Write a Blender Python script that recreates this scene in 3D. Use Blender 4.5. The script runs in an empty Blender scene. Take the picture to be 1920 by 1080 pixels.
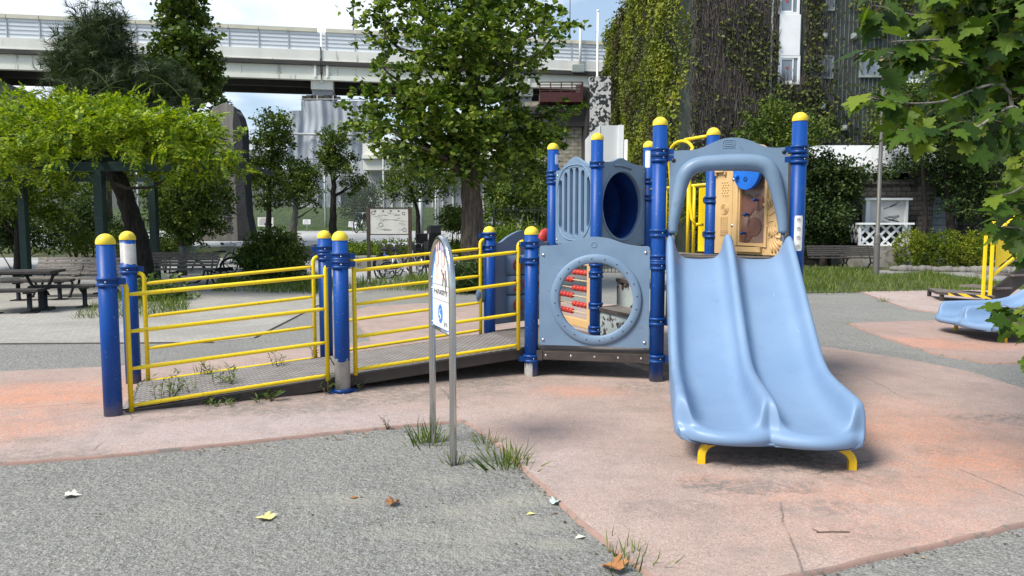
import bpy, math, random
import numpy as np
from mathutils import Vector, Matrix
from mathutils.geometry import tessellate_polygon

SC = bpy.context.scene
COL = SC.collection
R = math.radians
rng = np.random.default_rng(7)
random.seed(7)

# ------------------------------------------------------------------ camera
FPX, HZ, EYE = 1380.0, 425.0, 1.5
PITCH = math.atan((540 - HZ) / FPX)
cam = bpy.data.cameras.new('camera')
cam.sensor_width = 36.0
cam.lens = 36.0 * FPX / 1920.0
cam.clip_start = 0.05
cam.clip_end = 2000
camo = bpy.data.objects.new('camera', cam)
COL.objects.link(camo)
camo.location = (0, 0, EYE)
camo.rotation_euler = (math.pi / 2 - PITCH, 0, 0)
SC.camera = camo

# ------------------------------------------------------------------ sky, sun, exposure
SUN_DIR = Vector((-0.62, -0.42, 0.90)).normalized()      # towards the sun
SUN_ELEV = math.asin(SUN_DIR.z)
SUN_ROT = math.atan2(SUN_DIR.x, SUN_DIR.y)
SC.view_settings.view_transform = 'Standard'
SC.view_settings.look = 'None'
SC.view_settings.exposure = 0.94
SC.view_settings.gamma = 1.0

W = bpy.data.worlds.new('World')
SC.world = W
W.use_nodes = True
wt = W.node_tree
for n in list(wt.nodes):
    wt.nodes.remove(n)


def nd(nt, kind, **kw):
    n = nt.nodes.new(kind)
    for k, v in kw.items():
        if k == 'ins':
            for kk, vv in v.items():
                s = n.inputs[kk]
                if isinstance(vv, bpy.types.NodeSocket):
                    nt.links.new(vv, s)
                else:
                    s.default_value = vv
        else:
            setattr(n, k, v)
    return n


def ramp(nt, fac, stops, interp='LINEAR'):
    n = nt.nodes.new('ShaderNodeValToRGB')
    n.color_ramp.interpolation = interp
    el = n.color_ramp.elements
    while len(el) < len(stops):
        el.new(0.5)
    for e, (p, c) in zip(el, stops):
        e.position = p
        e.color = (c[0], c[1], c[2], 1) if hasattr(c, '__len__') else (c, c, c, 1)
    nt.links.new(fac, n.inputs[0])
    return n.outputs[0]


def mixc(nt, fac, a, b, mode='MIX'):
    n = nt.nodes.new('ShaderNodeMix')
    n.data_type = 'RGBA'
    n.blend_type = mode
    for s, v in ((n.inputs[0], fac), (n.inputs[6], a), (n.inputs[7], b)):
        if isinstance(v, bpy.types.NodeSocket):
            nt.links.new(v, s)
        elif hasattr(v, '__len__'):
            s.default_value = (v[0], v[1], v[2], 1)
        else:
            s.default_value = v
    return n.outputs[2]


def mth(nt, op, a, b=0.0, clamp=False):
    n = nt.nodes.new('ShaderNodeMath')
    n.operation = op
    n.use_clamp = clamp
    for s, v in ((n.inputs[0], a), (n.inputs[1], b)):
        if isinstance(v, bpy.types.NodeSocket):
            nt.links.new(v, s)
        else:
            s.default_value = v
    return n.outputs[0]


def noise(nt, vec, scale, detail=4.0, rough=0.55, dist=0.0):
    n = nd(nt, 'ShaderNodeTexNoise', ins={'Scale': scale, 'Detail': detail, 'Roughness': rough, 'Distortion': dist})
    if vec is not None:
        nt.links.new(vec, n.inputs['Vector'])
    return n.outputs[0]


def maprange(nt, v, a, b, c=0.0, d=1.0):
    n = nd(nt, 'ShaderNodeMapRange', interpolation_type='SMOOTHSTEP', ins={'From Min': a, 'From Max': b, 'To Min': c, 'To Max': d})
    nt.links.new(v, n.inputs[0])
    return n.outputs[0]


sky = nd(wt, 'ShaderNodeTexSky', sky_type='NISHITA', sun_disc=False, sun_elevation=SUN_ELEV, sun_rotation=SUN_ROT,
         air_density=1.0, dust_density=1.2, ozone_density=1.2)
tc = nd(wt, 'ShaderNodeTexCoord')
mp = nd(wt, 'ShaderNodeMapping', ins={'Vector': tc.outputs['Generated'], 'Scale': (1.0, 1.0, 2.2), 'Location': (0.35, 0.1, 0.0)})
cn = noise(wt, mp.outputs[0], 2.3, 9.0, 0.58, 0.3)
# broad banks of cloud ahead and to the left, clearer air to the right
dt = nd(wt, 'ShaderNodeVectorMath', operation='DOT_PRODUCT', ins={0: tc.outputs['Generated'], 1: Vector((-0.36, 0.86, 0.30)).normalized()})
bank = maprange(wt, dt.outputs['Value'], 0.80, 0.97, -0.06, 0.15)
cm = maprange(wt, mth(wt, 'ADD', cn, bank), 0.50, 0.66)
ccol = mixc(wt, maprange(wt, cn, 0.45, 0.8), (6.6, 7.3, 8.2), (9.6, 9.6, 9.6))
pale = mixc(wt, 0.45, sky.outputs[0], (4.3, 5.6, 7.1))
skyc = mixc(wt, cm, pale, ccol)
bg = nd(wt, 'ShaderNodeBackground', ins={'Color': skyc, 'Strength': 0.082})
wo = nd(wt, 'ShaderNodeOutputWorld', ins={'Surface': bg.outputs[0]})

sl = bpy.data.lights.new('sun', 'SUN')
sl.energy = 2.9
sl.angle = R(24)
sl.color = (1.0, 0.955, 0.88)
slo = bpy.data.objects.new('sun', sl)
COL.objects.link(slo)
slo.rotation_euler = SUN_DIR.to_track_quat('Z', 'Y').to_euler()
slo.location = (-20, -10, 40)

SC.render.engine = 'CYCLES'
SC.cycles.max_bounces = 6
SC.cycles.diffuse_bounces = 3
SC.cycles.transparent_max_bounces = 12
SC.cycles.use_denoising = True

# ------------------------------------------------------------------ helpers: photograph point -> place
_fw = np.array([0, math.cos(PITCH), -math.sin(PITCH)])
_up = np.array([0, math.sin(PITCH), math.cos(PITCH)])


def ray(px, py):
    return np.array([(px - 960) / FPX, 0, 0]) + _up * ((540 - py) / FPX) + _fw


def atz(px, py, z=0.0):
    d = ray(px, py)
    return np.array([0, 0, EYE]) + d * ((z - EYE) / d[2])


def aty(px, py, y):
    d = ray(px, py)
    return np.array([0, 0, EYE]) + d * (y / d[1])


def onplane(px, py, A, B):
    """ray through a point meets the upright plane over ground points A, B"""
    d = ray(px, py)
    n = np.array([B[1] - A[1], -(B[0] - A[0]), 0.0])
    o = np.array([0, 0, EYE])
    t = n.dot(np.array([A[0], A[1], 0]) - o) / n.dot(d)
    return o + d * t


V3 = lambda *a: np.array(a, float)


def unit(v):
    v = np.asarray(v, float)
    return v / max(1e-9, np.linalg.norm(v))


ORG = {}


class MB:
    """collects shapes, then links them as ONE mesh object"""

    def __init__(self):
        self.v, self.f, self.m, self.s = [], [], [], []
        self.n = 0

    def add(self, vs, fs, mi=0, smooth=False):
        vs = np.asarray(vs, float).reshape(-1, 3)
        self.v.append(vs)
        for f in fs:
            self.f.append([i + self.n for i in f])
            self.m.append(mi)
            self.s.append(smooth)
        self.n += len(vs)
        return self

    def box(self, c, size, rz=0.0, mi=0, M=None):
        x, y, z = [s / 2 for s in size]
        vs = np.array([[-x, -y, -z], [x, -y, -z], [x, y, -z], [-x, y, -z], [-x, -y, z], [x, -y, z], [x, y, z], [-x, y, z]])
        if M is not None:
            vs = vs @ np.asarray(M).T
        elif rz:
            c_, s_ = math.cos(rz), math.sin(rz)
            vs = vs @ np.array([[c_, s_, 0], [-s_, c_, 0], [0, 0, 1]])
        return self.add(vs + np.asarray(c, float), [(0, 3, 2, 1), (4, 5, 6, 7), (0, 1, 5, 4), (1, 2, 6, 5), (2, 3, 7, 6), (3, 0, 4, 7)], mi)

    def bar(self, p0, p1, w, h, mi=0, up=(0, 0, 1)):
        p0, p1 = np.asarray(p0, float), np.asarray(p1, float)
        d = unit(p1 - p0)
        s = np.cross(d, up)
        if np.linalg.norm(s) < 1e-4:
            s = np.cross(d, (1, 0, 0))
        s = unit(s)
        u = np.cross(s, d)
        L = np.linalg.norm(p1 - p0)
        M = np.stack([d, s, u], axis=1)
        return self.box((p0 + p1) / 2, (L, w, h), M=M, mi=mi)

    def tube(self, pts, r, n=10, mi=0, cap=True, flat=1.0, closed=False):
        P = [np.asarray(p, float) for p in pts]
        k = len(P)
        rs = r if hasattr(r, '__len__') else [r] * k
        vs, fs = [], []
        prev = None
        for i in range(k):
            if closed:
                d = unit(P[(i + 1) % k] - P[i - 1])
            else:
                d = unit(P[min(i + 1, k - 1)] - P[max(i - 1, 0)])
            if prev is None:
                a = np.cross(d, (0, 0, 1))
                if np.linalg.norm(a) < 0.05:
                    a = np.cross(d, (1, 0, 0))
                a = unit(a)
            else:
                a = unit(prev - d * prev.dot(d))
            prev = a
            b = np.cross(d, a)
            for j in range(n):
                t = 2 * math.pi * j / n
                vs.append(P[i] + rs[i] * (math.cos(t) * a + flat * math.sin(t) * b))
        for i in range(k if closed else k - 1):
            i2 = (i + 1) % k
            for j in range(n):
                j2 = (j + 1) % n
                fs.append((i * n + j, i * n + j2, i2 * n + j2, i2 * n + j))
        self.add(vs, fs, mi, True)
        if cap and not closed:
            b0 = self.n - k * n
            self.f.append([b0 + j for j in range(n)][::-1]); self.m.append(mi); self.s.append(False)
            self.f.append([b0 + (k - 1) * n + j for j in range(n)]); self.m.append(mi); self.s.append(False)
        return self

    def lathe(self, prof, c=(0, 0, 0), n=24, mi=0, smooth=True, M=None):
        vs, fs = [], []
        for r, z in prof:
            for j in range(n):
                t = 2 * math.pi * j / n
                vs.append((max(r, 1e-5) * math.cos(t), max(r, 1e-5) * math.sin(t), z))
        for i in range(len(prof) - 1):
            for j in range(n):
                j2 = (j + 1) % n
                fs.append((i * n + j, i * n + j2, (i + 1) * n + j2, (i + 1) * n + j))
        vs = np.array(vs)
        if M is not None:
            vs = vs @ np.asarray(M).T
        return self.add(vs + np.asarray(c, float), fs, mi, smooth)

    def sphere(self, c, r, sc=(1, 1, 1), n=12, m=8, mi=0, M=None):
        prof = [(math.sin(math.pi * i / m), -math.cos(math.pi * i / m)) for i in range(m + 1)]
        vs, fs = [], []
        for a, z in prof:
            for j in range(n):
                t = 2 * math.pi * j / n
                vs.append((max(a, 1e-4) * math.cos(t) * sc[0] * r, max(a, 1e-4) * math.sin(t) * sc[1] * r, z * sc[2] * r))
        for i in range(m):
            for j in range(n):
                j2 = (j + 1) % n
                fs.append((i * n + j, i * n + j2, (i + 1) * n + j2, (i + 1) * n + j))
        vs = np.array(vs)
        if M is not None:
            vs = vs @ np.asarray(M).T
        return self.add(vs + np.asarray(c, float), fs, mi, True)

    def plate(self, outer, holes=(), o=(0, 0, 0), u=(1, 0, 0), v=(0, 0, 1), th=0.04, mi=0, n=None):
        """flat outline (u, v coordinates) with holes; front face on the plane, thickness behind it"""
        o, u, v = np.asarray(o, float), unit(u), unit(v)
        nrm = unit(np.cross(u, v)) if n is None else unit(n)
        loops = [list(outer)] + [list(h) for h in holes]
        tri = tessellate_polygon([[Vector((a, b, 0)) for a, b in lp] for lp in loops])
        flat = [p for lp in loops for p in lp]
        k = len(flat)
        F = [o + u * a + v * b for a, b in flat]
        B = [p - nrm * th for p in F]
        fs = []
        for t in tri:
            a, b, c = [F[i] for i in t]
            if np.dot(np.cross(b - a, c - a), nrm) < 0:
                t = t[::-1]
            fs.append(tuple(t))
            fs.append(tuple(i + k for i in t[::-1]))
        i0 = 0
        for lp in loops:
            m = len(lp)
            for i in range(m):
                a, b = i0 + i, i0 + (i + 1) % m
                fs.append((a, b, b + k, a + k))
            i0 += m
        return self.add(np.array(F + B), fs, mi)

    def build(self, name, mats, parent=None, bevel=0.0, sub=0, world=True, recalc=True, solid=0.0):
        me = bpy.data.meshes.new(name)
        V = np.concatenate(self.v) if self.v else np.zeros((0, 3))
        off = ORG.get(parent.name, (0, 0, 0)) if (parent is not None and world) else (0, 0, 0)
        V = V - np.asarray(off, float)
        me.from_pydata(V.tolist(), [], self.f)
        mats = mats if isinstance(mats, (list, tuple)) else [mats]
        for m in mats:
            me.materials.append(m)
        me.polygons.foreach_set('material_index', np.array(self.m, np.int32))
        me.polygons.foreach_set('use_smooth', np.array(self.s, bool))
        me.update()
        if recalc:
            import bmesh
            bm = bmesh.new()
            bm.from_mesh(me)
            bmesh.ops.remove_doubles(bm, verts=bm.verts, dist=1e-5)
            bmesh.ops.recalc_face_normals(bm, faces=bm.faces)
            bm.to_mesh(me)
            bm.free()
        ob = bpy.data.objects.new(name, me)
        COL.objects.link(ob)
        if parent is not None:
            ob.parent = parent
            ORG[ob.name] = tuple(off)
        if solid:
            md = ob.modifiers.new('solid', 'SOLIDIFY'); md.thickness = solid
        if bevel:
            md = ob.modifiers.new('bevel', 'BEVEL')
            md.width = bevel; md.segments = 2; md.limit_method = 'ANGLE'; md.angle_limit = R(40)
            md.harden_normals = False
        if sub:
            md = ob.modifiers.new('sub', 'SUBSURF'); md.levels = sub; md.render_levels = sub
        return ob


def big_mesh(name, V, loops_per_face, idx, mats, parent=None, smooth=False, mi=None, world=True):
    """fast mesh for tens of thousands of leaves; every face has the same number of corners"""
    me = bpy.data.meshes.new(name)
    off = ORG.get(parent.name, (0, 0, 0)) if (parent is not None and world) else (0, 0, 0)
    V = (np.asarray(V, float) - np.asarray(off, float)).astype(np.float32)
    nf = len(idx) // loops_per_face
    me.vertices.add(len(V))
    me.vertices.foreach_set('co', V.ravel())
    me.loops.add(len(idx))
    me.loops.foreach_set('vertex_index', np.asarray(idx, np.int32))
    me.polygons.add(nf)
    me.polygons.foreach_set('loop_start', np.arange(nf, dtype=np.int32) * loops_per_face)
    me.polygons.foreach_set('loop_total', np.full(nf, loops_per_face, np.int32))
    mats = mats if isinstance(mats, (list, tuple)) else [mats]
    for m in mats:
        me.materials.append(m)
    if mi is not None:
        me.polygons.foreach_set('material_index', np.asarray(mi, np.int32))
    me.polygons.foreach_set('use_smooth', np.full(nf, smooth, bool))
    me.update(calc_edges=True)
    me.validate()
    ob = bpy.data.objects.new(name, me)
    COL.objects.link(ob)
    if parent is not None:
        ob.parent = parent
        ORG[ob.name] = tuple(off)
    return ob


def tag(o, label=None, cat=None, group=None, kind=None):
    if label: o['label'] = label
    if cat: o['category'] = cat
    if group: o['group'] = group
    if kind: o['kind'] = kind
    return o


def thing(name, label, cat, loc=(0, 0, 0), rz=0.0, group=None):
    o = bpy.data.objects.new(name, None)
    COL.objects.link(o)
    o.location = tuple(float(a) for a in loc)
    o.rotation_euler = (0, 0, rz)
    o.empty_display_size = 0.2
    ORG[o.name] = tuple(float(a) for a in loc)
    return tag(o, label, cat, group)


def copy_tree(o, parent=None):
    c = o.copy()
    COL.objects.link(c)
    if parent is not None:
        c.parent = parent
    for ch in list(o.children):
        copy_tree(ch, c)
    return c


# ------------------------------------------------------------------ materials
def new_mat(name):
    m = bpy.data.materials.new(name)
    m.use_nodes = True
    nt = m.node_tree
    for n in list(nt.nodes):
        nt.nodes.remove(n)
    out = nt.nodes.new('ShaderNodeOutputMaterial')
    return m, nt, out


def wpos(nt):
    return nd(nt, 'ShaderNodeNewGeometry').outputs['Position']


def opos(nt):
    return nd(nt, 'ShaderNodeTexCoord').outputs['Object']


def bumpn(nt, h, strength, dist=0.01):
    n = nd(nt, 'ShaderNodeBump', ins={'Strength': strength, 'Distance': dist, 'Height': h})
    return n.outputs[0]


def surf(name, c1, c2=None, rough=0.6, metal=0.0, scale=4.0, stretch=(1, 1, 1), bump=0.0, bscale=40.0, spots=None, spec=0.35, coat=0.0, rvar=0.1, lo=0.35, hi=0.65, bdist=0.004):
    """painted / worn surface: two tones mixed by noise, optional third colour in specks (colour, threshold, scale)"""
    m, nt, out = new_mat(name)
    pos = wpos(nt)
    if stretch != (1, 1, 1):
        pos = nd(nt, 'ShaderNodeMapping', ins={'Vector': pos, 'Scale': stretch}).outputs[0]
    nz = noise(nt, pos, scale, 6.0, 0.6)
    col = ramp(nt, nz, [(lo, c1), (hi, c2 or c1)])
    if spots:
        sp = noise(nt, pos, spots[2], 5.0, 0.6)
        col = mixc(nt, maprange(nt, sp, spots[1], spots[1] + 0.05), col, spots[0])
    b = nd(nt, 'ShaderNodeBsdfPrincipled', ins={'Base Color': col, 'Metallic': metal, 'Specular IOR Level': spec, 'Coat Weight': coat, 'Coat Roughness': 0.25})
    nt.links.new(maprange(nt, nz, 0.3, 0.7, max(0.02, rough - rvar), rough + rvar), b.inputs['Roughness'])
    if bump:
        nt.links.new(bumpn(nt, noise(nt, pos, bscale, 4.0, 0.6), bump, bdist), b.inputs['Normal'])
    nt.links.new(b.outputs[0], out.inputs[0])
    return m


def leafmat(name, stops, trans=0.35, rough=0.5, patch=0.0, pscale=1.0, spec=0.22, tcol=(1.0, 1.15, 0.45)):
    """leaf colour differs from leaf to leaf; patch lets whole areas of the plant differ in kind"""
    m, nt, out = new_mat(name)
    g = nd(nt, 'ShaderNodeNewGeometry')
    f = g.outputs['Random Per Island']
    if patch:
        pn = noise(nt, g.outputs['Position'], pscale, 3.0, 0.55)
        f = mth(nt, 'ADD', mth(nt, 'MULTIPLY', f, 1 - patch), mth(nt, 'MULTIPLY', maprange(nt, pn, 0.34, 0.66), patch), True)
    col = ramp(nt, f, stops)
    b = nd(nt, 'ShaderNodeBsdfPrincipled', ins={'Base Color': col, 'Roughness': rough, 'Specular IOR Level': spec})
    tr = nd(nt, 'ShaderNodeBsdfTranslucent', ins={'Color': mixc(nt, 1.0, col, tcol, 'MULTIPLY')})
    mx = nd(nt, 'ShaderNodeMixShader', ins={0: trans, 1: b.outputs[0], 2: tr.outputs[0]})
    nt.links.new(mx.outputs[0], out.inputs[0])
    return m


M = {}
M['yellow'] = surf('yellow_paint', (0.84, 0.58, 0.008), (0.88, 0.64, 0.012), 0.34, scale=3, spots=((0.16, 0.08, 0.03), 0.645, 42), bump=0.05, bscale=90, coat=0.2)
M['yellow_cap'] = surf('yellow_cap_plastic', (0.74, 0.54, 0.03), (0.86, 0.65, 0.06), 0.5, scale=9, spots=((0.45, 0.34, 0.12), 0.60, 26), bump=0.1)
M['yellow_dark'] = surf('yellow_leg_paint', (0.78, 0.46, 0.01), (0.82, 0.52, 0.02), 0.4, scale=5, spots=((0.35, 0.2, 0.05), 0.66, 25))
M['plastic_grey'] = surf('grey_blue_plastic', (0.150, 0.225, 0.325), (0.18, 0.262, 0.365), 0.45, scale=3, spots=((0.14, 0.21, 0.295), 0.63, 12), bump=0.06, bscale=160)
M['plastic_dull'] = surf('dull_slate_plastic', (0.115, 0.165, 0.25), (0.14, 0.195, 0.285), 0.5, scale=3, spots=((0.11, 0.15, 0.21), 0.62, 10), bump=0.08, bscale=150)
M['tube_blue'] = surf('navy_tunnel_plastic', (0.018, 0.070, 0.29), (0.026, 0.09, 0.34), 0.3, scale=3)
M['tan'] = surf('tan_plastic', (0.60, 0.39, 0.17), (0.66, 0.44, 0.21), 0.45, scale=4, spots=((0.50, 0.33, 0.15), 0.62, 14), bump=0.05, bscale=140)
M['blue_plastic'] = surf('bright_blue_plastic', (0.01, 0.13, 0.55), (0.015, 0.16, 0.62), 0.35, scale=5)
M['blue_clamp'] = surf('blue_clamp_metal', (0.003, 0.045, 0.20), (0.005, 0.057, 0.24), 0.42, scale=8, spots=((0.06, 0.09, 0.2), 0.66, 40))
M['red'] = surf('red_bead_plastic', (0.42, 0.035, 0.03), (0.52, 0.06, 0.045), 0.4, scale=20)
M['rod'] = surf('pale_rope_rod', (0.45, 0.36, 0.22), (0.55, 0.45, 0.3), 0.6, scale=60)
M['steel'] = surf('stainless_steel', (0.55, 0.55, 0.54), (0.62, 0.62, 0.61), 0.2, 1.0, scale=3, stretch=(30, 30, 1), rvar=0.06)
M['bolt'] = surf('dull_bolt_metal', (0.35, 0.36, 0.38), (0.5, 0.5, 0.5), 0.35, 0.9, scale=30)
M['deck'] = surf('brown_grey_deck_coating', (0.135, 0.115, 0.10), (0.185, 0.16, 0.145), 0.6, scale=4, spots=((0.26, 0.24, 0.22), 0.62, 14), bump=0.2, bscale=120)
M['deck_dark'] = surf('dark_brown_steel', (0.045, 0.037, 0.033), (0.075, 0.06, 0.052), 0.6, scale=6, spots=((0.12, 0.075, 0.05), 0.64, 18), bump=0.1)
M['riser'] = surf('peeling_riser_paint', (0.30, 0.35, 0.34), (0.36, 0.41, 0.40), 0.6, scale=3, spots=((0.045, 0.03, 0.025), 0.56, 5.5))
M['black_metal'] = surf('black_cast_iron', (0.012, 0.012, 0.013), (0.025, 0.024, 0.024), 0.5, scale=9, bump=0.1)
M['white_sticker'] = surf('white_sticker', (0.72, 0.72, 0.70), (0.80, 0.80, 0.78), 0.4, scale=8)
M['ink_grey'] = surf('grey_print', (0.25, 0.25, 0.25), (0.3, 0.3, 0.3), 0.5)
M['ink_dark'] = surf('dark_print', (0.03, 0.03, 0.035), None, 0.5)
M['ink_blue'] = surf('blue_print', (0.03, 0.22, 0.62), None, 0.4)
M['ink_pink'] = surf('pink_print', (0.80, 0.60, 0.55), None, 0.5)
M['ink_red'] = surf('rust_red_print', (0.20, 0.025, 0.018), (0.3, 0.05, 0.03), 0.5)
M['wood'] = surf('weathered_slat_wood', (0.085, 0.07, 0.06), (0.30, 0.27, 0.24), 0.8, scale=5, stretch=(2, 2, 14), bump=0.5, bscale=30, lo=0.32, hi=0.72)
M['wood_dark'] = surf('dark_weathered_wood', (0.022, 0.019, 0.018), (0.10, 0.09, 0.083), 0.8, scale=5, stretch=(2, 2, 14), bump=0.5, bscale=30, lo=0.35, hi=0.8)
M['pergola'] = surf('dark_green_paint', (0.007, 0.026, 0.024), (0.011, 0.036, 0.032), 0.5, scale=5, spots=((0.03, 0.06, 0.05), 0.6, 12))
M['bark'] = surf('grey_brown_bark', (0.03, 0.023, 0.017), (0.15, 0.12, 0.095), 0.9, scale=7, stretch=(3, 3, 0.55), bump=1.0, bscale=9, bdist=0.05)
M['bark_dark'] = surf('dark_bark', (0.009, 0.0075, 0.0065), (0.045, 0.037, 0.031), 0.9, scale=7, stretch=(3, 3, 0.6), bump=1.0, bscale=9, bdist=0.04)
M['bark_pale'] = surf('pale_bark', (0.12, 0.11, 0.09), (0.26, 0.24, 0.2), 0.9, scale=9, stretch=(2, 2, 0.6), bump=0.8, bscale=12, bdist=0.03)
M['concrete'] = surf('pale_concrete', (0.64, 0.625, 0.56), (0.72, 0.705, 0.64), 0.85, scale=0.5, stretch=(2.2, 2.2, 0.35), spots=((0.46, 0.45, 0.40), 0.60, 1.1), bump=0.1)
M['concrete_cool'] = surf('grey_concrete', (0.26, 0.27, 0.28), (0.36, 0.37, 0.38), 0.85, scale=0.7, spots=((0.2, 0.2, 0.2), 0.62, 1.5))
M['girder'] = surf('cream_girder_paint', (0.66, 0.655, 0.56), (0.73, 0.725, 0.63), 0.6, scale=0.5, stretch=(2.2, 2.2, 0.3), spots=((0.45, 0.42, 0.36), 0.60, 0.9))
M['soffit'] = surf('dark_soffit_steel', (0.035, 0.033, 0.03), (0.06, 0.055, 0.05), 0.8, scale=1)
M['rail_cream'] = surf('cream_top_rail', (0.52, 0.49, 0.38), (0.60, 0.57, 0.45), 0.6, scale=1)
M['noise_panel'] = surf('translucent_barrier_panel', (0.72, 0.75, 0.77), (0.78, 0.80, 0.82), 0.35, scale=0.4, stretch=(1, 1, 6))
M['barrier_frame'] = surf('grey_barrier_frame', (0.34, 0.35, 0.36), (0.40, 0.41, 0.42), 0.5)
M['tarp'] = surf('grey_tarp', (0.30, 0.325, 0.36), (0.37, 0.395, 0.43), 0.65, scale=0.6, stretch=(2, 2, 0.5), bump=0.3, bscale=2.5, bdist=0.06)
M['white_paint'] = surf('white_paint', (0.74, 0.75, 0.75), (0.80, 0.81, 0.81), 0.5, scale=2)
M['offwhite'] = surf('offwhite_paint', (0.55, 0.54, 0.51), (0.64, 0.63, 0.60), 0.6, scale=3, spots=((0.4, 0.38, 0.33), 0.66, 6))
M['stone_dark'] = surf('dark_stone_block', (0.07, 0.064, 0.056), (0.14, 0.128, 0.112), 0.9, scale=2.5, bump=0.6, bscale=14, bdist=0.03)
M['stone_grey'] = surf('monument_stone', (0.115, 0.105, 0.095), (0.25, 0.235, 0.21), 0.85, scale=3.0, stretch=(2.0, 2.0, 0.22), bump=0.5, bscale=8, bdist=0.03, lo=0.3, hi=0.72)
M['stone_black'] = surf('monument_dark_edge', (0.016, 0.017, 0.02), (0.035, 0.036, 0.04), 0.8, scale=3, bump=0.6, bscale=10, bdist=0.03)
M['kerb'] = surf('pale_kerb_stone', (0.20, 0.19, 0.165), (0.33, 0.315, 0.28), 0.9, scale=2, stretch=(1, 1, 1), spots=((0.16, 0.15, 0.13), 0.60, 3.5), bump=0.4)
M['brown_post'] = surf('brown_post_paint', (0.05, 0.035, 0.025), (0.075, 0.055, 0.04), 0.6, scale=5)
M['lamp_metal'] = surf('brushed_lamp_metal', (0.105, 0.10, 0.092), (0.15, 0.143, 0.13), 0.5, 0.2, scale=3, stretch=(1, 1, 0.2))
M['glass_amber'] = surf('amber_lamp_glass', (0.42, 0.33, 0.16), (0.5, 0.4, 0.22), 0.2)
M['grey_box'] = surf('grey_green_box', (0.22, 0.25, 0.23), (0.28, 0.31, 0.29), 0.6, scale=3)
M['window_glass'] = surf('grey_window_glass', (0.15, 0.18, 0.21), (0.21, 0.24, 0.28), 0.12, scale=0.8, spec=0.8)
M['redbrown'] = surf('red_brown_railing', (0.05, 0.014, 0.013), (0.07, 0.02, 0.018), 0.5)
M['tyre'] = surf('black_rubber', (0.012, 0.012, 0.012), (0.025, 0.025, 0.025), 0.7, scale=20)
M['bike_black'] = surf('black_bicycle_paint', (0.012, 0.014, 0.018), (0.02, 0.022, 0.026), 0.3)
M['bike_white'] = surf('white_bicycle_paint', (0.6, 0.6, 0.6), (0.68, 0.68, 0.68), 0.3)
M['bike_blue'] = surf('blue_bicycle_paint', (0.02, 0.05, 0.25), (0.03, 0.07, 0.32), 0.3)
M['bike_cream'] = surf('cream_bicycle_paint', (0.5, 0.42, 0.27), (0.55, 0.47, 0.32), 0.35)
M['basket'] = surf('green_grey_wire', (0.20, 0.27, 0.26), (0.28, 0.34, 0.33), 0.5)
M['saddle'] = surf('maroon_saddle', (0.05, 0.016, 0.018), (0.08, 0.025, 0.025), 0.5)
M['seat_black'] = surf('black_seat_plastic', (0.014, 0.014, 0.015), (0.028, 0.028, 0.03), 0.4)
M['cloth_dark'] = surf('dark_navy_cloth', (0.018, 0.02, 0.03), (0.03, 0.034, 0.05), 0.9, scale=8)
M['skin'] = surf('skin', (0.42, 0.26, 0.18), (0.48, 0.30, 0.21), 0.6)
M['hair'] = surf('black_hair', (0.012, 0.01, 0.01), None, 0.5)
M['mesh_grey'] = surf('grey_galvanised', (0.26, 0.28, 0.28), (0.34, 0.36, 0.36), 0.5, 0.3)
M['gear_panel'] = surf('smoky_brown_panel', (0.16, 0.085, 0.06), (0.24, 0.15, 0.115), 0.15, scale=6)
M['gear_red'] = surf('brick_red_gear', (0.14, 0.06, 0.045), (0.18, 0.085, 0.06), 0.35, scale=8)
M['dead_leaf'] = surf('brown_dead_leaf', (0.22, 0.09, 0.03), (0.40, 0.19, 0.07), 0.7, scale=40)
M['pale_leaf'] = surf('yellow_fallen_leaf', (0.62, 0.52, 0.16), (0.72, 0.64, 0.30), 0.6, scale=40)
M['grey_leaf'] = surf('bleached_fallen_leaf', (0.55, 0.54, 0.42), (0.68, 0.67, 0.58), 0.6, scale=40)
M['mint'] = surf('mint_paper', (0.50, 0.72, 0.62), (0.62, 0.80, 0.72), 0.6, scale=30)
M['green_fence'] = surf('dark_green_fence', (0.012, 0.022, 0.016), (0.02, 0.034, 0.025), 0.6)
M['twig'] = surf('dry_twig', (0.10, 0.06, 0.045), (0.16, 0.10, 0.07), 0.9, scale=30)
M['twig_dark'] = surf('bare_vine_stems', (0.034, 0.028, 0.026), (0.085, 0.072, 0.066), 0.9, scale=1.4)
M['wall_green'] = surf('dark_green_grey_wall', (0.045, 0.058, 0.05), (0.07, 0.085, 0.074), 0.8, scale=0.5)
M['wall_dark'] = surf('dark_wall', (0.03, 0.027, 0.026), (0.05, 0.045, 0.043), 0.9, scale=0.6)
M['cabin'] = surf('pale_grey_cladding', (0.50, 0.51, 0.51), (0.57, 0.58, 0.58), 0.6, scale=0.5)
M['roof_white'] = surf('white_sheet_roof', (0.70, 0.72, 0.74), (0.78, 0.80, 0.82), 0.5, scale=0.8, stretch=(6, 1, 1))



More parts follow.
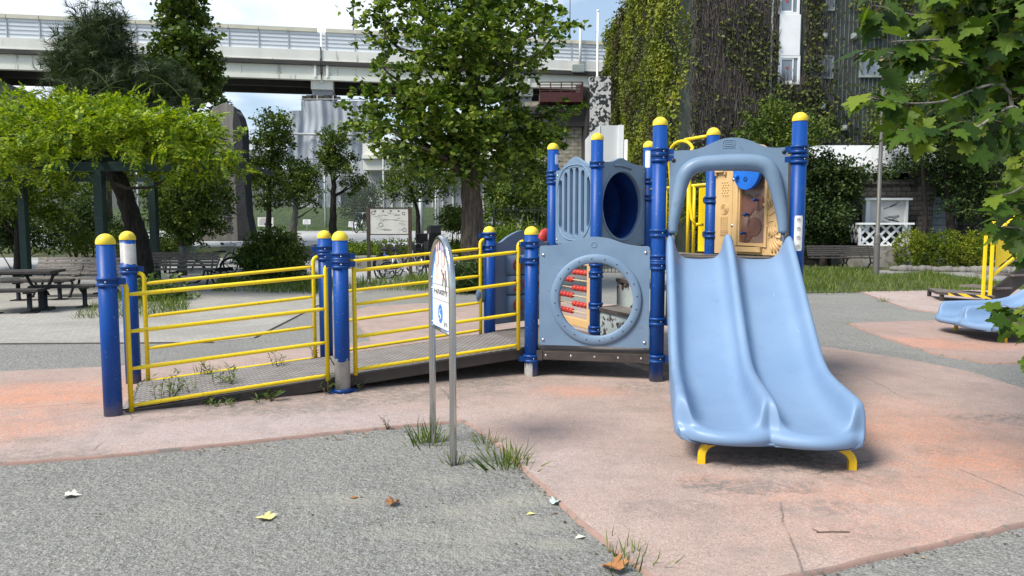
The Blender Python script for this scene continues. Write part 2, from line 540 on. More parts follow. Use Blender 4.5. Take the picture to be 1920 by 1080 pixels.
def scuffed_plastic(name, c1, c2):
    """moulded plastic with faded lanes, fine scratches along the run and grime"""
    m, nt, out = new_mat(name)
    pos = wpos(nt)
    nz = noise(nt, pos, 1.6, 6, 0.6)
    col = ramp(nt, nz, [(0.3, c1), (0.7, c2)])
    sm = nd(nt, 'ShaderNodeMapping', ins={'Vector': pos, 'Scale': (46, 3.2, 5)}).outputs[0]
    scr = maprange(nt, noise(nt, sm, 1.0, 5, 0.7), 0.66, 0.72)
    area = maprange(nt, noise(nt, pos, 2.7, 3, 0.5), 0.45, 0.62)
    col = mixc(nt, mth(nt, 'MULTIPLY', mth(nt, 'MULTIPLY', scr, area), 0.35), col, [min(1, c * 1.9) for c in c2])
    sm2 = nd(nt, 'ShaderNodeMapping', ins={'Vector': pos, 'Scale': (5, 60, 30), 'Rotation': (0.2, 0.1, 0.6)}).outputs[0]
    dk = maprange(nt, noise(nt, sm2, 1.0, 4, 0.6), 0.70, 0.74)
    col = mixc(nt, mth(nt, 'MULTIPLY', dk, 0.35), col, (0.05, 0.07, 0.10))
    gr = maprange(nt, noise(nt, pos, 7.0, 7, 0.7), 0.56, 0.74, 0.0, 0.28)
    col = mixc(nt, gr, col, (0.12, 0.16, 0.20))
    b = nd(nt, 'ShaderNodeBsdfPrincipled', ins={'Base Color': col, 'Specular IOR Level': 0.4})
    nt.links.new(maprange(nt, noise(nt, pos, 4, 5, 0.6), 0.3, 0.7, 0.34, 0.58), b.inputs['Roughness'])
    nt.links.new(bumpn(nt, noise(nt, pos, 9, 3, 0.5), 0.05, 0.01), b.inputs['Normal'])
    nt.links.new(b.outputs[0], out.inputs[0])
    return m


M['plastic'] = scuffed_plastic('scuffed_pale_blue_plastic', (0.158, 0.252, 0.400), (0.192, 0.293, 0.445))
L = {}
L['ginkgo'] = leafmat('ginkgo_leaf', [(0, (0.025, 0.058, 0.008)), (0.4, (0.075, 0.13, 0.014)), (0.75, (0.17, 0.235, 0.03)), (1, (0.34, 0.39, 0.075))], 0.32, 0.42)
L['wisteria'] = leafmat('wisteria_leaf', [(0, (0.04, 0.09, 0.006)), (0.4, (0.14, 0.235, 0.012)), (0.8, (0.32, 0.42, 0.02)), (1, (0.48, 0.52, 0.05))], 0.35, tcol=(1.1, 1.1, 0.3))
L['conifer'] = leafmat('conifer_needle', [(0, (0.022, 0.042, 0.016)), (0.6, (0.048, 0.075, 0.028)), (1, (0.11, 0.13, 0.05))], 0.15)
L['mid'] = leafmat('broad_leaf', [(0, (0.022, 0.048, 0.008)), (0.5, (0.065, 0.11, 0.014)), (0.8, (0.14, 0.185, 0.026)), (1, (0.24, 0.27, 0.05))], 0.2, patch=0.35, pscale=1.5)
L['dark'] = leafmat('dark_leaf', [(0, (0.013, 0.032, 0.009)), (0.55, (0.036, 0.066, 0.015)), (0.85, (0.07, 0.11, 0.026)), (1, (0.12, 0.165, 0.045))], 0.2)
L['bright'] = leafmat('bright_leaf', [(0, (0.045, 0.085, 0.008)), (0.6, (0.13, 0.20, 0.015)), (1, (0.26, 0.33, 0.04))], 0.3)
L['hedge'] = leafmat('hedge_leaf', [(0, (0.04, 0.078, 0.008)), (0.5, (0.115, 0.165, 0.012)), (0.8, (0.25, 0.27, 0.02)), (1, (0.36, 0.35, 0.04))], 0.25, patch=0.45, pscale=0.9)
L['plane'] = leafmat('plane_leaf', [(0, (0.014, 0.035, 0.006)), (0.5, (0.045, 0.095, 0.010)), (0.8, (0.10, 0.17, 0.014)), (1, (0.20, 0.26, 0.03))], 0.42, tcol=(1.1, 1.15, 0.3))
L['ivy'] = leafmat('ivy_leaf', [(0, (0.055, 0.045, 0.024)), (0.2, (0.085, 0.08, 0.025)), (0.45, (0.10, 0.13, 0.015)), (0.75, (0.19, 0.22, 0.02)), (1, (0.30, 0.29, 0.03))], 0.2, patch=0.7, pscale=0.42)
L['ivy_dark'] = leafmat('dark_ivy_leaf', [(0, (0.02, 0.028, 0.008)), (0.6, (0.06, 0.08, 0.016)), (1, (0.14, 0.155, 0.03))], 0.15)  # darker leaf tones for the ivy on the building front
L['dry'] = leafmat('withered_stem', [(0, (0.035, 0.028, 0.026)), (0.6, (0.075, 0.062, 0.055)), (1, (0.13, 0.11, 0.095))], 0.0)
L['grass'] = leafmat('grass_blade', [(0, (0.05, 0.09, 0.012)), (0.6, (0.11, 0.17, 0.025)), (0.9, (0.20, 0.25, 0.05)), (1, (0.36, 0.34, 0.12))], 0.3)
L['weed'] = leafmat('weed_leaf', [(0, (0.05, 0.10, 0.02)), (0.6, (0.11, 0.17, 0.04)), (1, (0.21, 0.25, 0.07))], 0.25)
L['litter'] = leafmat('leaf_crumbs', [(0, (0.06, 0.04, 0.025)), (0.5, (0.16, 0.10, 0.05)), (0.85, (0.30, 0.22, 0.12)), (1, (0.45, 0.42, 0.33))], 0.0)

# ------------------------------------------------------------------ ground materials
def blob(nt, pos, c, r, soft=0.6, jag=0.0, sx=1.0):
    """1 inside a patch of radius r round c, fading out unevenly"""
    d = nd(nt, 'ShaderNodeVectorMath', operation='SUBTRACT', ins={0: pos, 1: (c[0], c[1], 0)}).outputs[0]
    d = nd(nt, 'ShaderNodeVectorMath', operation='MULTIPLY', ins={0: d, 1: (1.0 / sx, 1, 0)}).outputs[0]
    ln = nd(nt, 'ShaderNodeVectorMath', operation='LENGTH', ins={0: d}).outputs['Value']
    if jag:
        ln = mth(nt, 'ADD', ln, mth(nt, 'MULTIPLY', mth(nt, 'SUBTRACT', noise(nt, pos, 2.6, 11, 0.78), 0.5), jag))
    return maprange(nt, ln, r * (1 - soft), r, 1.0, 0.0)


def gravel_mat(name, dark, light, tint, spots=()):
    m, nt, out = new_mat(name)
    pos = wpos(nt)
    big = noise(nt, pos, 0.45, 5, 0.6)
    mid = noise(nt, pos, 3.5, 6, 0.65)
    fine = noise(nt, pos, 75, 3, 0.7)
    vo = nd(nt, 'ShaderNodeTexVoronoi', ins={'Vector': pos, 'Scale': 130.0})
    grain = mth(nt, 'ADD', mth(nt, 'MULTIPLY', fine, 0.55), mth(nt, 'MULTIPLY', nd(nt, 'ShaderNodeSeparateColor', ins={0: vo.outputs['Color']}).outputs[0], 0.45))
    col = ramp(nt, grain, [(0.25, dark), (0.52, [(a + b) / 2 for a, b in zip(dark, light)]), (0.72, light), (0.86, [min(1, c * 1.7) for c in light])])
    col = mixc(nt, maprange(nt, mid, 0.35, 0.7, 0.0, 0.5), col, mixc(nt, 0.5, col, tint))
    col = mixc(nt, maprange(nt, big, 0.35, 0.65, 0.0, 0.35), col, mixc(nt, 1.0, col, (0.72, 0.73, 0.75), 'MULTIPLY'))
    lump = noise(nt, pos, 22, 5, 0.7)
    col = mixc(nt, 1.0, col, ramp(nt, lump, [(0.30, 0.80), (0.48, 1.0), (0.72, 1.13)]), 'MULTIPLY')
    for c, r, colr, amt, sx in spots:
        col = mixc(nt, mth(nt, 'MULTIPLY', blob(nt, pos, c, r, 0.9, r * 1.2, sx), amt), col, colr)
    b = nd(nt, 'ShaderNodeBsdfPrincipled', ins={'Base Color': col, 'Roughness': 0.95, 'Specular IOR Level': 0.2})
    h = mth(nt, 'ADD', mth(nt, 'MULTIPLY', grain, 0.5), mth(nt, 'ADD', mth(nt, 'MULTIPLY', lump, 2.6), mth(nt, 'MULTIPLY', mid, 2.5)))
    nt.links.new(bumpn(nt, h, 0.95, 0.02), b.inputs['Normal'])
    nt.links.new(b.outputs[0], out.inputs[0])
    return m


def rubber_mat(name, base1, base2, orange, spots=()):
    m, nt, out = new_mat(name)
    pos = wpos(nt)
    big = noise(nt, pos, 0.8, 6, 0.6)
    mid = noise(nt, pos, 4.5, 6, 0.65)
    vo = nd(nt, 'ShaderNodeTexVoronoi', ins={'Vector': pos, 'Scale': 170.0})
    g = nd(nt, 'ShaderNodeSeparateColor', ins={0: vo.outputs['Color']}).outputs[0]
    col = ramp(nt, big, [(0.35, base1), (0.65, base2)])
    crumb = maprange(nt, noise(nt, pos, 30, 6, 0.75), 0.40, 0.60, 0.35, 1.0)
    shred = maprange(nt, noise(nt, pos, 17, 7, 0.78), 0.44, 0.56, 0.12, 1.0)
    for c, r, colr, amt, sx in spots:
        wn = colr in (GREY, DIRT_SHADE)
        bl = mth(nt, 'MULTIPLY', blob(nt, pos, c, r * (1.15 if wn else 1), 0.5 if wn else 0.9, r * (3.2 if wn else 1.7), sx), amt * (.85 if wn else 1.1))
        col = mixc(nt, mth(nt, 'MULTIPLY', bl, shred if wn else crumb), col, colr)
    # trodden-in dirt, then worn places where the grey layer below shows through
    col = mixc(nt, maprange(nt, noise(nt, pos, 1.9, 9, 0.72), 0.47, 0.66, 0.0, 0.27), col, (0.23, 0.20, 0.175))
    crk = nd(nt, 'ShaderNodeTexVoronoi', feature='DISTANCE_TO_EDGE', ins={'Vector': mixc(nt, 0.06, pos, nd(nt, 'ShaderNodeTexNoise', ins={'Vector': pos, 'Scale': 3.0}).outputs[1]), 'Scale': 0.62}).outputs[0]
    col = mixc(nt, mth(nt, 'MULTIPLY', mth(nt, 'LESS_THAN', crk, 0.0035), maprange(nt, noise(nt, pos, 1.1, 2), 0.52, 0.60, 0.0, 0.55)), col, (0.10, 0.085, 0.075))
    wear = maprange(nt, mth(nt, 'ADD', mth(nt, 'MULTIPLY', mid, 0.75), mth(nt, 'MULTIPLY', g, 0.2)), 0.53, 0.64, 0.0, 0.55)
    col = mixc(nt, wear, col, (0.23, 0.205, 0.18))
    col = mixc(nt, 1.0, col, ramp(nt, g, [(0.0, 0.66), (0.3, 0.93), (0.75, 1.04), (1.0, 1.28)]), 'MULTIPLY')
    b = nd(nt, 'ShaderNodeBsdfPrincipled', ins={'Base Color': col, 'Roughness': 0.92, 'Specular IOR Level': 0.2})
    h = mth(nt, 'ADD', g, mth(nt, 'MULTIPLY', noise(nt, pos, 30, 4, 0.6), 1.5))
    nt.links.new(bumpn(nt, h, 0.6, 0.006), b.inputs['Normal'])
    nt.links.new(b.outputs[0], out.inputs[0])
    return m


def brick_mat(name, c1, c2, mortar, scale=4.5):
    m, nt, out = new_mat(name)
    pos = wpos(nt)
    mpn = nd(nt, 'ShaderNodeMapping', ins={'Vector': pos, 'Rotation': (0, 0, R(18))})
    br = nd(nt, 'ShaderNodeTexBrick', ins={'Vector': mpn.outputs[0], 'Scale': scale, 'Color1': (*c1, 1), 'Color2': (*c2, 1), 'Mortar': (*mortar, 1), 'Mortar Size': 0.012, 'Bias': 0.0})
    col = mixc(nt, maprange(nt, noise(nt, pos, 0.7, 6, 0.6), 0.35, 0.65, 0.0, 0.5), br.outputs[0], (0.20, 0.185, 0.165))
    col = mixc(nt, 1.0, col, ramp(nt, noise(nt, pos, 60, 3, 0.6), [(0.3, 0.8), (0.7, 1.2)]), 'MULTIPLY')
    b = nd(nt, 'ShaderNodeBsdfPrincipled', ins={'Base Color': col, 'Roughness': 0.9})
    nt.links.new(bumpn(nt, br.outputs[1], -0.5, 0.01), b.inputs['Normal'])
    nt.links.new(b.outputs[0], out.inputs[0])
    return m


SAND = (0.42, 0.40, 0.335)
GS = []
for px, py, r, amt, sx in ((640, 935, .16, .55, 2.6), (960, 942, .14, .8, 2.0), (880, 960, .16, .6, 2.4), (930, 985, .2, .5, 2.0), (830, 900, .2, .4, 1.5),
                           (1010, 985, .16, .5, 1.6), (900, 1010, .14, .5, 3.0), (760, 1000, .14, .4, 2.2), (1000, 930, .2, .4, 1.6), (300, 960, .2, .3, 1.5),
                           (870, 1040, .1, .5, 3.5), (1040, 1020, .12, .6, 2.0)):
    p = atz(px, py)
    GS.append(((p[0], p[1]), r, SAND, amt, sx))
M['gravel'] = gravel_mat('grey_gravel', (0.185, 0.179, 0.163), (0.435, 0.424, 0.392), (0.40, 0.38, 0.33), GS)
ORA, LAV, DIRT_SHADE, GREY = (0.60, 0.265, 0.155), (0.43, 0.36, 0.345), (0.20, 0.18, 0.15), (0.17, 0.155, 0.14)  # dark brown serves real dirt, and shade painted into the rubber below the deck
RS = []
for px, py, r, colr, amt, sx in ((300, 815, .9, LAV, .7, 2.2), (620, 790, .8, LAV, .8, 2.0), (1010, 880, .7, LAV, .45, 1.2), (560, 765, .35, DIRT_SHADE, .7, 2.0), (700, 745, .4, DIRT_SHADE, .7, 1.5), (800, 735, .5, DIRT_SHADE, .6, 1.6),
                                 (430, 775, .22, DIRT_SHADE, .7, 3.0), (1100, 690, .5, DIRT_SHADE, .9, 3.0), (860, 715, .4, DIRT_SHADE, .8, 2.0), (1230, 730, .3, DIRT_SHADE, .7, 1.4),
                                 (1090, 738, .38, ORA, .55, 1.7), (1340, 770, .25, DIRT_SHADE, .6, 1.2),
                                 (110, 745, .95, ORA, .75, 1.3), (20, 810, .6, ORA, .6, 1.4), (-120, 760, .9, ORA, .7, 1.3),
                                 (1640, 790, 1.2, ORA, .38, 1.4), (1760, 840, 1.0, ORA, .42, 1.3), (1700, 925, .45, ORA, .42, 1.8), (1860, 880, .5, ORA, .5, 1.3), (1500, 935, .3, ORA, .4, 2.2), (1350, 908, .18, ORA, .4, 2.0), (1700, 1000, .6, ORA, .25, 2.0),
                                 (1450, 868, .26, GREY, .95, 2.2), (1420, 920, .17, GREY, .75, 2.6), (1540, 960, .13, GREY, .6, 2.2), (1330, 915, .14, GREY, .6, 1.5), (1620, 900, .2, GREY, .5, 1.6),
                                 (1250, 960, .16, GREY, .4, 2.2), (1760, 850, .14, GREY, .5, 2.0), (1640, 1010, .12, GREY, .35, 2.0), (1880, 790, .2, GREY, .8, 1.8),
                                 (330, 790, .14, DIRT_SHADE, .7, 2.6), (60, 830, .1, DIRT_SHADE, .5, 3.0), (260, 868, .16, GREY, .6, 3.0), (130, 862, .2, GREY, .6, 3.0)):
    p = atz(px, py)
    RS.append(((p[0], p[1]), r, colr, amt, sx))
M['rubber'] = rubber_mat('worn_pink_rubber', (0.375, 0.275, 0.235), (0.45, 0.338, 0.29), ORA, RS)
RS2 = []
for px, py, r, colr, amt, sx in ((1790, 650, .7, ORA, .7, 1.8), (1700, 640, .5, ORA, .5, 1.6), (1880, 600, .5, GREY, .5, 1.5), (1850, 640, .4, GREY, .6, 1.5)):
    p = atz(px, py)
    RS2.append(((p[0], p[1]), r, colr, amt, sx))
M['rubber_far'] = rubber_mat('far_pink_rubber', (0.37, 0.26, 0.22), (0.43, 0.31, 0.27), ORA, RS2)
M['rubber_pale'] = rubber_mat('faded_pink_rubber', (0.42, 0.33, 0.29), (0.48, 0.38, 0.35), ORA)
M['rubber_edge'] = surf('red_rubber_edge', (0.26, 0.175, 0.145), (0.33, 0.21, 0.17), 0.9, scale=5, spots=((0.19, 0.16, 0.14), 0.55, 14), bump=0.8, bscale=130)
M['brick'] = brick_mat('brick_paving', (0.31, 0.295, 0.26), (0.38, 0.36, 0.32), (0.17, 0.16, 0.14))
M['paving_pale'] = surf('pale_asphalt', (0.30, 0.30, 0.295), (0.40, 0.40, 0.395), 0.9, scale=1.2, bump=0.3, bscale=80)
M['paving_grey'] = surf('worn_concrete_paving', (0.21, 0.20, 0.185), (0.29, 0.28, 0.26), 0.9, scale=1.4, bump=0.3, bscale=70)
M['earth'] = surf('lawn_earth', (0.05, 0.06, 0.025), (0.10, 0.105, 0.05), 0.95, scale=2.2, bump=0.4)
M['bank'] = surf('bank_grass', (0.022, 0.042, 0.010), (0.055, 0.085, 0.022), 0.95, scale=3.2, bump=0.8, bscale=20, bdist=.05)
M['asphalt'] = surf('road_asphalt', (0.13, 0.13, 0.135), (0.18, 0.18, 0.185), 0.9, scale=1.5, bump=0.3, bscale=70)


def sheet(name, pts, z, m, kind='structure', sub=0):
    b = MB()
    b.add([(p[0], p[1], z) for p in pts], [tuple(range(len(pts)))])
    o = b.build(name, m)
    if o.data.polygons[0].normal.z < 0:
        o.data.flip_normals()
    return tag(o, kind=kind)


g = MB()
g.add([(-700, -60, 0), (700, -60, 0), (700, 1200, 0), (-700, 1200, 0)], [(0, 1, 2, 3)])
tag(g.build('ground', M['gravel']), kind='structure')


def pz(*pts):
    return [atz(x, y) for x, y in pts]


def pad(name, outline, m, th=0.022):
    """poured rubber safety surface: a low slab with a sloping rim"""
    O = [Vector((p[0], p[1])) for p in outline]
    # add points along long edges with slight wander so that the edge is not ruled
    pts = []
    for i, a in enumerate(O):
        b_ = O[(i + 1) % len(O)]
        k = max(1, int((b_ - a).length / 0.12))
        nrm = (b_ - a).normalized()
        nrm = Vector((nrm.y, -nrm.x))
        for j in range(k):
            t = j / k
            pts.append(a.lerp(b_, t) + nrm * (random.uniform(-.008, .008) if j else 0))
    area = sum(pts[i - 1].x * pts[i].y - pts[i].x * pts[i - 1].y for i in range(len(pts)))
    if area < 0:
        pts.reverse()
    n = len(pts)
    inn = []
    for i in range(n):
        d = (pts[(i + 1) % n] - pts[i - 1]).normalized()
        inn.append(pts[i] + Vector((-d.y, d.x)) * random.uniform(0.014, 0.024))
    b = MB()
    b.add([(p.x, p.y, -0.01) for p in pts] + [(p.x * .7 + q.x * .3, p.y * .7 + q.y * .3, th * .62) for p, q in zip(pts, inn)] + [(p.x, p.y, th) for p in inn],
          [(i, (i + 1) % n, n + (i + 1) % n, n + i) for i in range(n)] + [(n + i, n + (i + 1) % n, 2 * n + (i + 1) % n, 2 * n + i) for i in range(n)], 1, True)
    tri = tessellate_polygon([[Vector((p.x, p.y, 0)) for p in inn]])
    b.add([(p.x, p.y, th) for p in inn], [tuple(t) for t in tri], 0)
    o = b.build(name, [m, M['rubber_edge']])
    return tag(o, kind='structure')


PADZ = 0.02
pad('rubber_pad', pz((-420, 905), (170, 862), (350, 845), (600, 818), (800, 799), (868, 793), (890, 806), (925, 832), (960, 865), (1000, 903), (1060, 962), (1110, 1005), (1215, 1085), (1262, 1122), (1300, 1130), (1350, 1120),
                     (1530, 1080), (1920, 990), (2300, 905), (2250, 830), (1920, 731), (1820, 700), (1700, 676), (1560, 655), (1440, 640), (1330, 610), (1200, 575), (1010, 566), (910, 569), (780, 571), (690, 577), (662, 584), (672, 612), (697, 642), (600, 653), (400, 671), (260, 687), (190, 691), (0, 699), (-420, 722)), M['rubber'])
pad('rubber_pad_far', pz((1588, 608), (1700, 604), (2000, 598), (2250, 640), (2100, 690), (1925, 684), (1850, 683), (1750, 665), (1650, 633)), M['rubber_far'])
pad('rubber_pad_rear', pz((1612, 548), (1750, 546), (1905, 544), (2150, 552), (2100, 590), (1905, 594), (1780, 591), (1700, 580), (1650, 562)), M['rubber_pale'])
sheet('brick_paving', pz((-500, 650), (185, 645), (400, 642), (478, 634), (600, 571), (690, 547), (560, 541), (330, 548), (100, 520), (-200, 513), (-700, 540)), 0.004, M['brick'])
sheet('path', pz((-900, 516), (0, 518), (340, 545), (560, 542), (700, 530), (1010, 545), (1010, 500), (900, 470), (560, 466), (200, 478), (0, 471), (-900, 471)), 0.008, M['paving_pale'])
sheet('road', pz((860, 470), (900, 446), (955, 446), (1000, 500), (930, 508)), 0.012, M['asphalt'])
sheet('lawn', pz((1470, 551), (1620, 548), (1855, 546), (2300, 540), (2200, 470), (1850, 462), (1500, 462), (1440, 500)), 0.012, M['earth'])
sheet('path_right', pz((1640, 516), (1740, 510), (1860, 527), (2250, 545), (2250, 530), (1900, 512), (1760, 503), (1650, 508)), 0.016, M['paving_grey'])
# the park rises gently towards the back on the left: paving, verge, far path, then a grass bank
RISE = [(23.8, 0.0), (27.0, 0.36), (29.3, 0.72), (38.0, 1.28), (42.2, 2.6), (62.0, 2.7)]


def rise_z(y):
    return float(np.interp(y, [a for a, _ in RISE], [c for _, c in RISE]))


for nm, k, m_ in (('path_rise', 0, 'paving_pale'), ('lawn_verge', 1, 'earth'), ('path_far', 2, 'paving_pale'), ('grass_bank', 3, 'bank'), ('ground_behind', 4, 'bank')):
    bk = MB()
    (ya, za), (yb_, zb_) = RISE[k], RISE[k + 1]
    xr = (865 - 960) / FPX
    n_ = 24
    rowa = [(-46 + (xr * ya + 46) * i / n_, ya + (.25 * math.sin(i * .9) if k in (1, 2) else 0), za + .004) for i in range(n_ + 1)]
    rowb = [(-46 + (xr * yb_ + 46) * i / n_, yb_ + (.25 * math.sin(i * .9) if k in (0, 1) else 0), zb_ + .004) for i in range(n_ + 1)]
    bk.add(rowa + rowb, [(i, i + 1, n_ + 2 + i, n_ + 1 + i) for i in range(n_)])
    bk.add([rowa[-1], rowb[-1], (rowb[-1][0], rowb[-1][1], -.01), (rowa[-1][0], rowa[-1][1], -.01)], [(0, 1, 2, 3)])
    tag(bk.build(nm, M[m_]), kind='structure')
# expansion joint strips in the paving
for a, b_ in (((478, 634), (605, 569)),):
    j = MB()
    A_, B_ = atz(*a), atz(*b_)
    j.bar((A_[0], A_[1], 0.006), (B_[0], B_[1], 0.006), 0.03, 0.012)
    tag(j.build('kerb_strip', M['deck_dark']), kind='structure')
j = MB()
A_, B_ = atz(-400, 648), atz(400, 643)
j.bar((A_[0], A_[1], 0.005), (B_[0], B_[1], 0.005), 0.04, 0.014)
tag(j.build('kerb_line', M['deck_dark']), kind='structure')


# ------------------------------------------------------------------ leaves
def T_leaf(fold=0.12):
    v = [(0, 0, 0), (0.5, -0.32, fold), (1, 0, 0), (0.5, 0.32, fold)]
    return np.array(v, float), np.array([(0, 1, 2), (0, 2, 3)])


def T_fan():
    v = [(0, 0, 0), (0.62, -0.58, .06), (0.95, -0.26, 0), (0.82, 0.0, .05), (0.95, 0.26, 0), (0.62, 0.58, .06)]
    return np.array(v, float), np.array([(0, 1, 2), (0, 2, 3), (0, 3, 4), (0, 4, 5)])


def T_needle():
    v, f = [], []
    for k in range(7):
        a = (k - 3) * 0.28
        x, y = math.cos(a), math.sin(a)
        i = len(v)
        v += [(0.06 * k, -0.03, 0), (0.06 * k, 0.03, 0), (0.06 * k + x * 0.75, y * 0.75, 0.12 * math.sin(k * 2.1))]
        f.append((i, i + 1, i + 2))
    return np.array(v, float), np.array(f)


def T_frond(n=6, fall=0.35):
    """compound leaf: paired leaflets along a drooping stalk"""
    v, f = [], []

    def pt(t):
        return np.array([t, 0, -fall * t * t])
    for i in range(n + 1):
        t = 0.16 + 0.78 * i / n
        for s in ((-1, 1) if i < n else (0,)):
            c = pt(t)
            a = s * 1.05
            d = np.array([math.cos(a), math.sin(a), -0.25])
            w = np.array([-math.sin(a), math.cos(a), 0]) * 0.075
            ll = 0.30 * (1 - 0.35 * abs(t - 0.45))
            k = len(v)
            v += [c, c + d * ll * .45 - w + (0, 0, .015), c + d * ll, c + d * ll * .45 + w + (0, 0, .015)]
            f += [(k, k + 1, k + 2), (k, k + 2, k + 3)]
    return np.array(v, float), np.array(f)


def T_blade():
    return np.array([(0, -.03, 0), (0, .03, 0), (0.5, .024, .02), (0.5, -.024, .02), (1, 0, -.12)], float), np.array([(0, 1, 2), (0, 2, 3), (3, 2, 4)])


def T_plane():
    """five-lobed toothed leaf of a plane tree, about one unit across"""
    half = [(0.0, 0.0), (-0.06, 0.10), (-0.02, 0.22), (-0.10, 0.38), (0.03, 0.36), (0.12, 0.44), (0.17, 0.33), (0.27, 0.36), (0.30, 0.26), (0.36, 0.47), (0.50, 0.50), (0.56, 0.38), (0.66, 0.38), (0.60, 0.26), (0.60, 0.16), (0.74, 0.20), (0.80, 0.10), (0.92, 0.09), (1.04, 0.0)]
    pts = half + [(x, -y) for x, y in half[-2:0:-1]]
    v = [(0.36, 0, 0.0)]
    for x, y in pts:
        v.append((x, y, 0.10 * abs(y) - 0.22 * max(0, x - 0.4) ** 2 - 0.25 * y * y))
    n = len(pts)
    f = [(0, 1 + i, 1 + (i + 1) % n) for i in range(n)]
    return np.array(v, float), np.array(f)


TEMPL = {'leaf': T_leaf(), 'sliver': (T_leaf(.05)[0] * np.array([1, .42, 1]), T_leaf()[1]), 'fan': T_fan(), 'needle': T_needle(), 'frond': T_frond(), 'blade': T_blade(), 'strand': (T_blade()[0] * np.array([1, .36, 1.6]), T_blade()[1]), 'plane': T_plane()}


def frames(ax, nrm):
    """rotation matrices: local x -> ax, local z ~ nrm"""
    ax = ax / np.maximum(1e-6, np.linalg.norm(ax, axis=1, keepdims=True))
    y = np.cross(nrm, ax)
    y /= np.maximum(1e-6, np.linalg.norm(y, axis=1, keepdims=True))
    z = np.cross(ax, y)
    return np.stack([ax, y, z], axis=2)


def scatter(name, templ, P, AX, NR, S, m, parent=None):
    tv, tf = TEMPL[templ]
    Rm = frames(AX, NR)
    Vv = np.einsum('nij,kj->nki', Rm, tv) * S[:, None, None] + P[:, None, :]
    k = len(tv)
    idx = (tf.ravel()[None, :] + (np.arange(len(P)) * k)[:, None]).ravel()
    return big_mesh(name, Vv.reshape(-1, 3), tf.shape[1], idx, m, parent)


def rdir(n):
    v = rng.normal(size=(n, 3))
    return v / np.linalg.norm(v, axis=1, keepdims=True)


def sprays(clumps, n, per=24, length=0.5, jit=0.09, droop=0.0, upb=0.35, shell=0.5):
    """leaf points gathered along short shoots inside ellipsoid clumps (centre, radii)"""
    C = np.array([c[0] for c in clumps]); Rr = np.array([c[1] for c in clumps])
    w = Rr.prod(axis=1) ** (2 / 3.0); w /= w.sum()
    ns = max(1, n // per)
    ci = rng.choice(len(clumps), ns, p=w)
    d = rdir(ns)
    rad = rng.random(ns) ** shell
    base = C[ci] + d * Rr[ci] * (rad * 0.86)[:, None]
    out = d * Rr[ci]
    out /= np.linalg.norm(out, axis=1, keepdims=True)
    sd = out * 0.9 + rdir(ns) * 0.55 + np.array([0, 0, upb])
    sd /= np.linalg.norm(sd, axis=1, keepdims=True)
    ln = length * (0.5 + rng.random(ns))
    t = rng.random((ns, per)) ** 0.8
    P = base[:, None, :] + sd[:, None, :] * (t * ln[:, None])[:, :, None]
    P[:, :, 2] -= droop * (t * ln[:, None]) ** 2 / max(length, .01)
    P = P + rng.normal(size=P.shape) * jit
    P = P.reshape(-1, 3)
    O = np.repeat(sd, per, axis=0)
    return P, O


def crown(name, m, clumps, n, templ='leaf', size=0.1, parent=None, per=24, length=0.5, jit=0.09, droop=0.0, upb=0.35, shell=0.5, flat=0.8, hang=0.0):
    P, O = sprays(clumps, n, per, length, jit, droop, upb, shell)
    k = len(P)
    AX = O * 0.6 + rdir(k) * 0.9 + np.array([0, 0, -hang])
    NR = np.array([0, 0, 1.0]) * flat + rdir(k) * 0.75
    S = size * (0.65 + 0.7 * rng.random(k))
    return scatter(name, templ, P, AX, NR, S, m, parent)


def px_clumps(lst, depth, dz=1.0, deep=1.0):
    """clumps given as seen (x, y, half width, half height) on a tree standing at this distance"""
    out = []
    for c in lst:
        x, y, rx, ry = c[:4]
        dd = c[4] if len(c) > 4 else rng.uniform(-dz, dz)
        yy = depth + dd
        s = yy / FPX
        out.append((aty(x, y, yy), np.array([rx * s, rx * s * deep, ry * s])))
    return out


def limb(b, p0, p1, r0, r1, bend=0.12, k=7, n=8):
    p0, p1 = np.asarray(p0, float), np.asarray(p1, float)
    L_ = np.linalg.norm(p1 - p0)
    off = rng.normal(size=3) * bend * L_
    pts = [p0 + (p1 - p0) * t + off * math.sin(math.pi * t) + (rng.normal(size=3) * 0.012 * L_ if 0 < t < 1 else 0) for t in np.linspace(0, 1, k)]
    b.tube(pts, list(np.linspace(r0, r1, k)), n)


def tree(name, label, cat, base, trunk, r0, clumps, n, leaf, templ='leaf', size=0.1, bark='bark', limbs=8, group=None, **kw):
    """trunk: points from the root up; limbs reach from the trunk into the clumps"""
    t = thing(name, label, cat, (base[0], base[1], 0), 0, group)
    b = MB()
    k = len(trunk)
    rs = [r0 * (1.35 if i == 0 else 1.0) * (1 - 0.72 * i / (k - 1)) for i in range(k)]
    # smooth the trunk line
    P = [np.asarray(p, float) for p in trunk]
    Q, q = [], []
    for i in range(k - 1):
        for s in np.linspace(0, 1, 5)[:-1]:
            Q.append(P[i] * (1 - s) + P[i + 1] * s + rng.normal(size=3) * r0 * 0.08); q.append(rs[i] * (1 - s) + rs[i + 1] * s)
    Q.append(P[-1]); q.append(rs[-1])
    b.tube(Q, q, 14)
    order = list(range(len(clumps)))
    for j in range(min(limbs, len(clumps))):
        c = clumps[order[j]][0]
        zc = c[2] - 0.25 * abs(c[0] - Q[-1][0]) - 0.3
        best = min(range(len(Q)), key=lambda i: abs(Q[i][2] - min(zc, Q[-1][2])))
        limb(b, Q[best], c, max(0.015, q[best] * 0.5), 0.012)
    b.build('trunk', M[bark], t)
    crown('crown', L[leaf], clumps, n, templ, size, t, **kw)
    return t


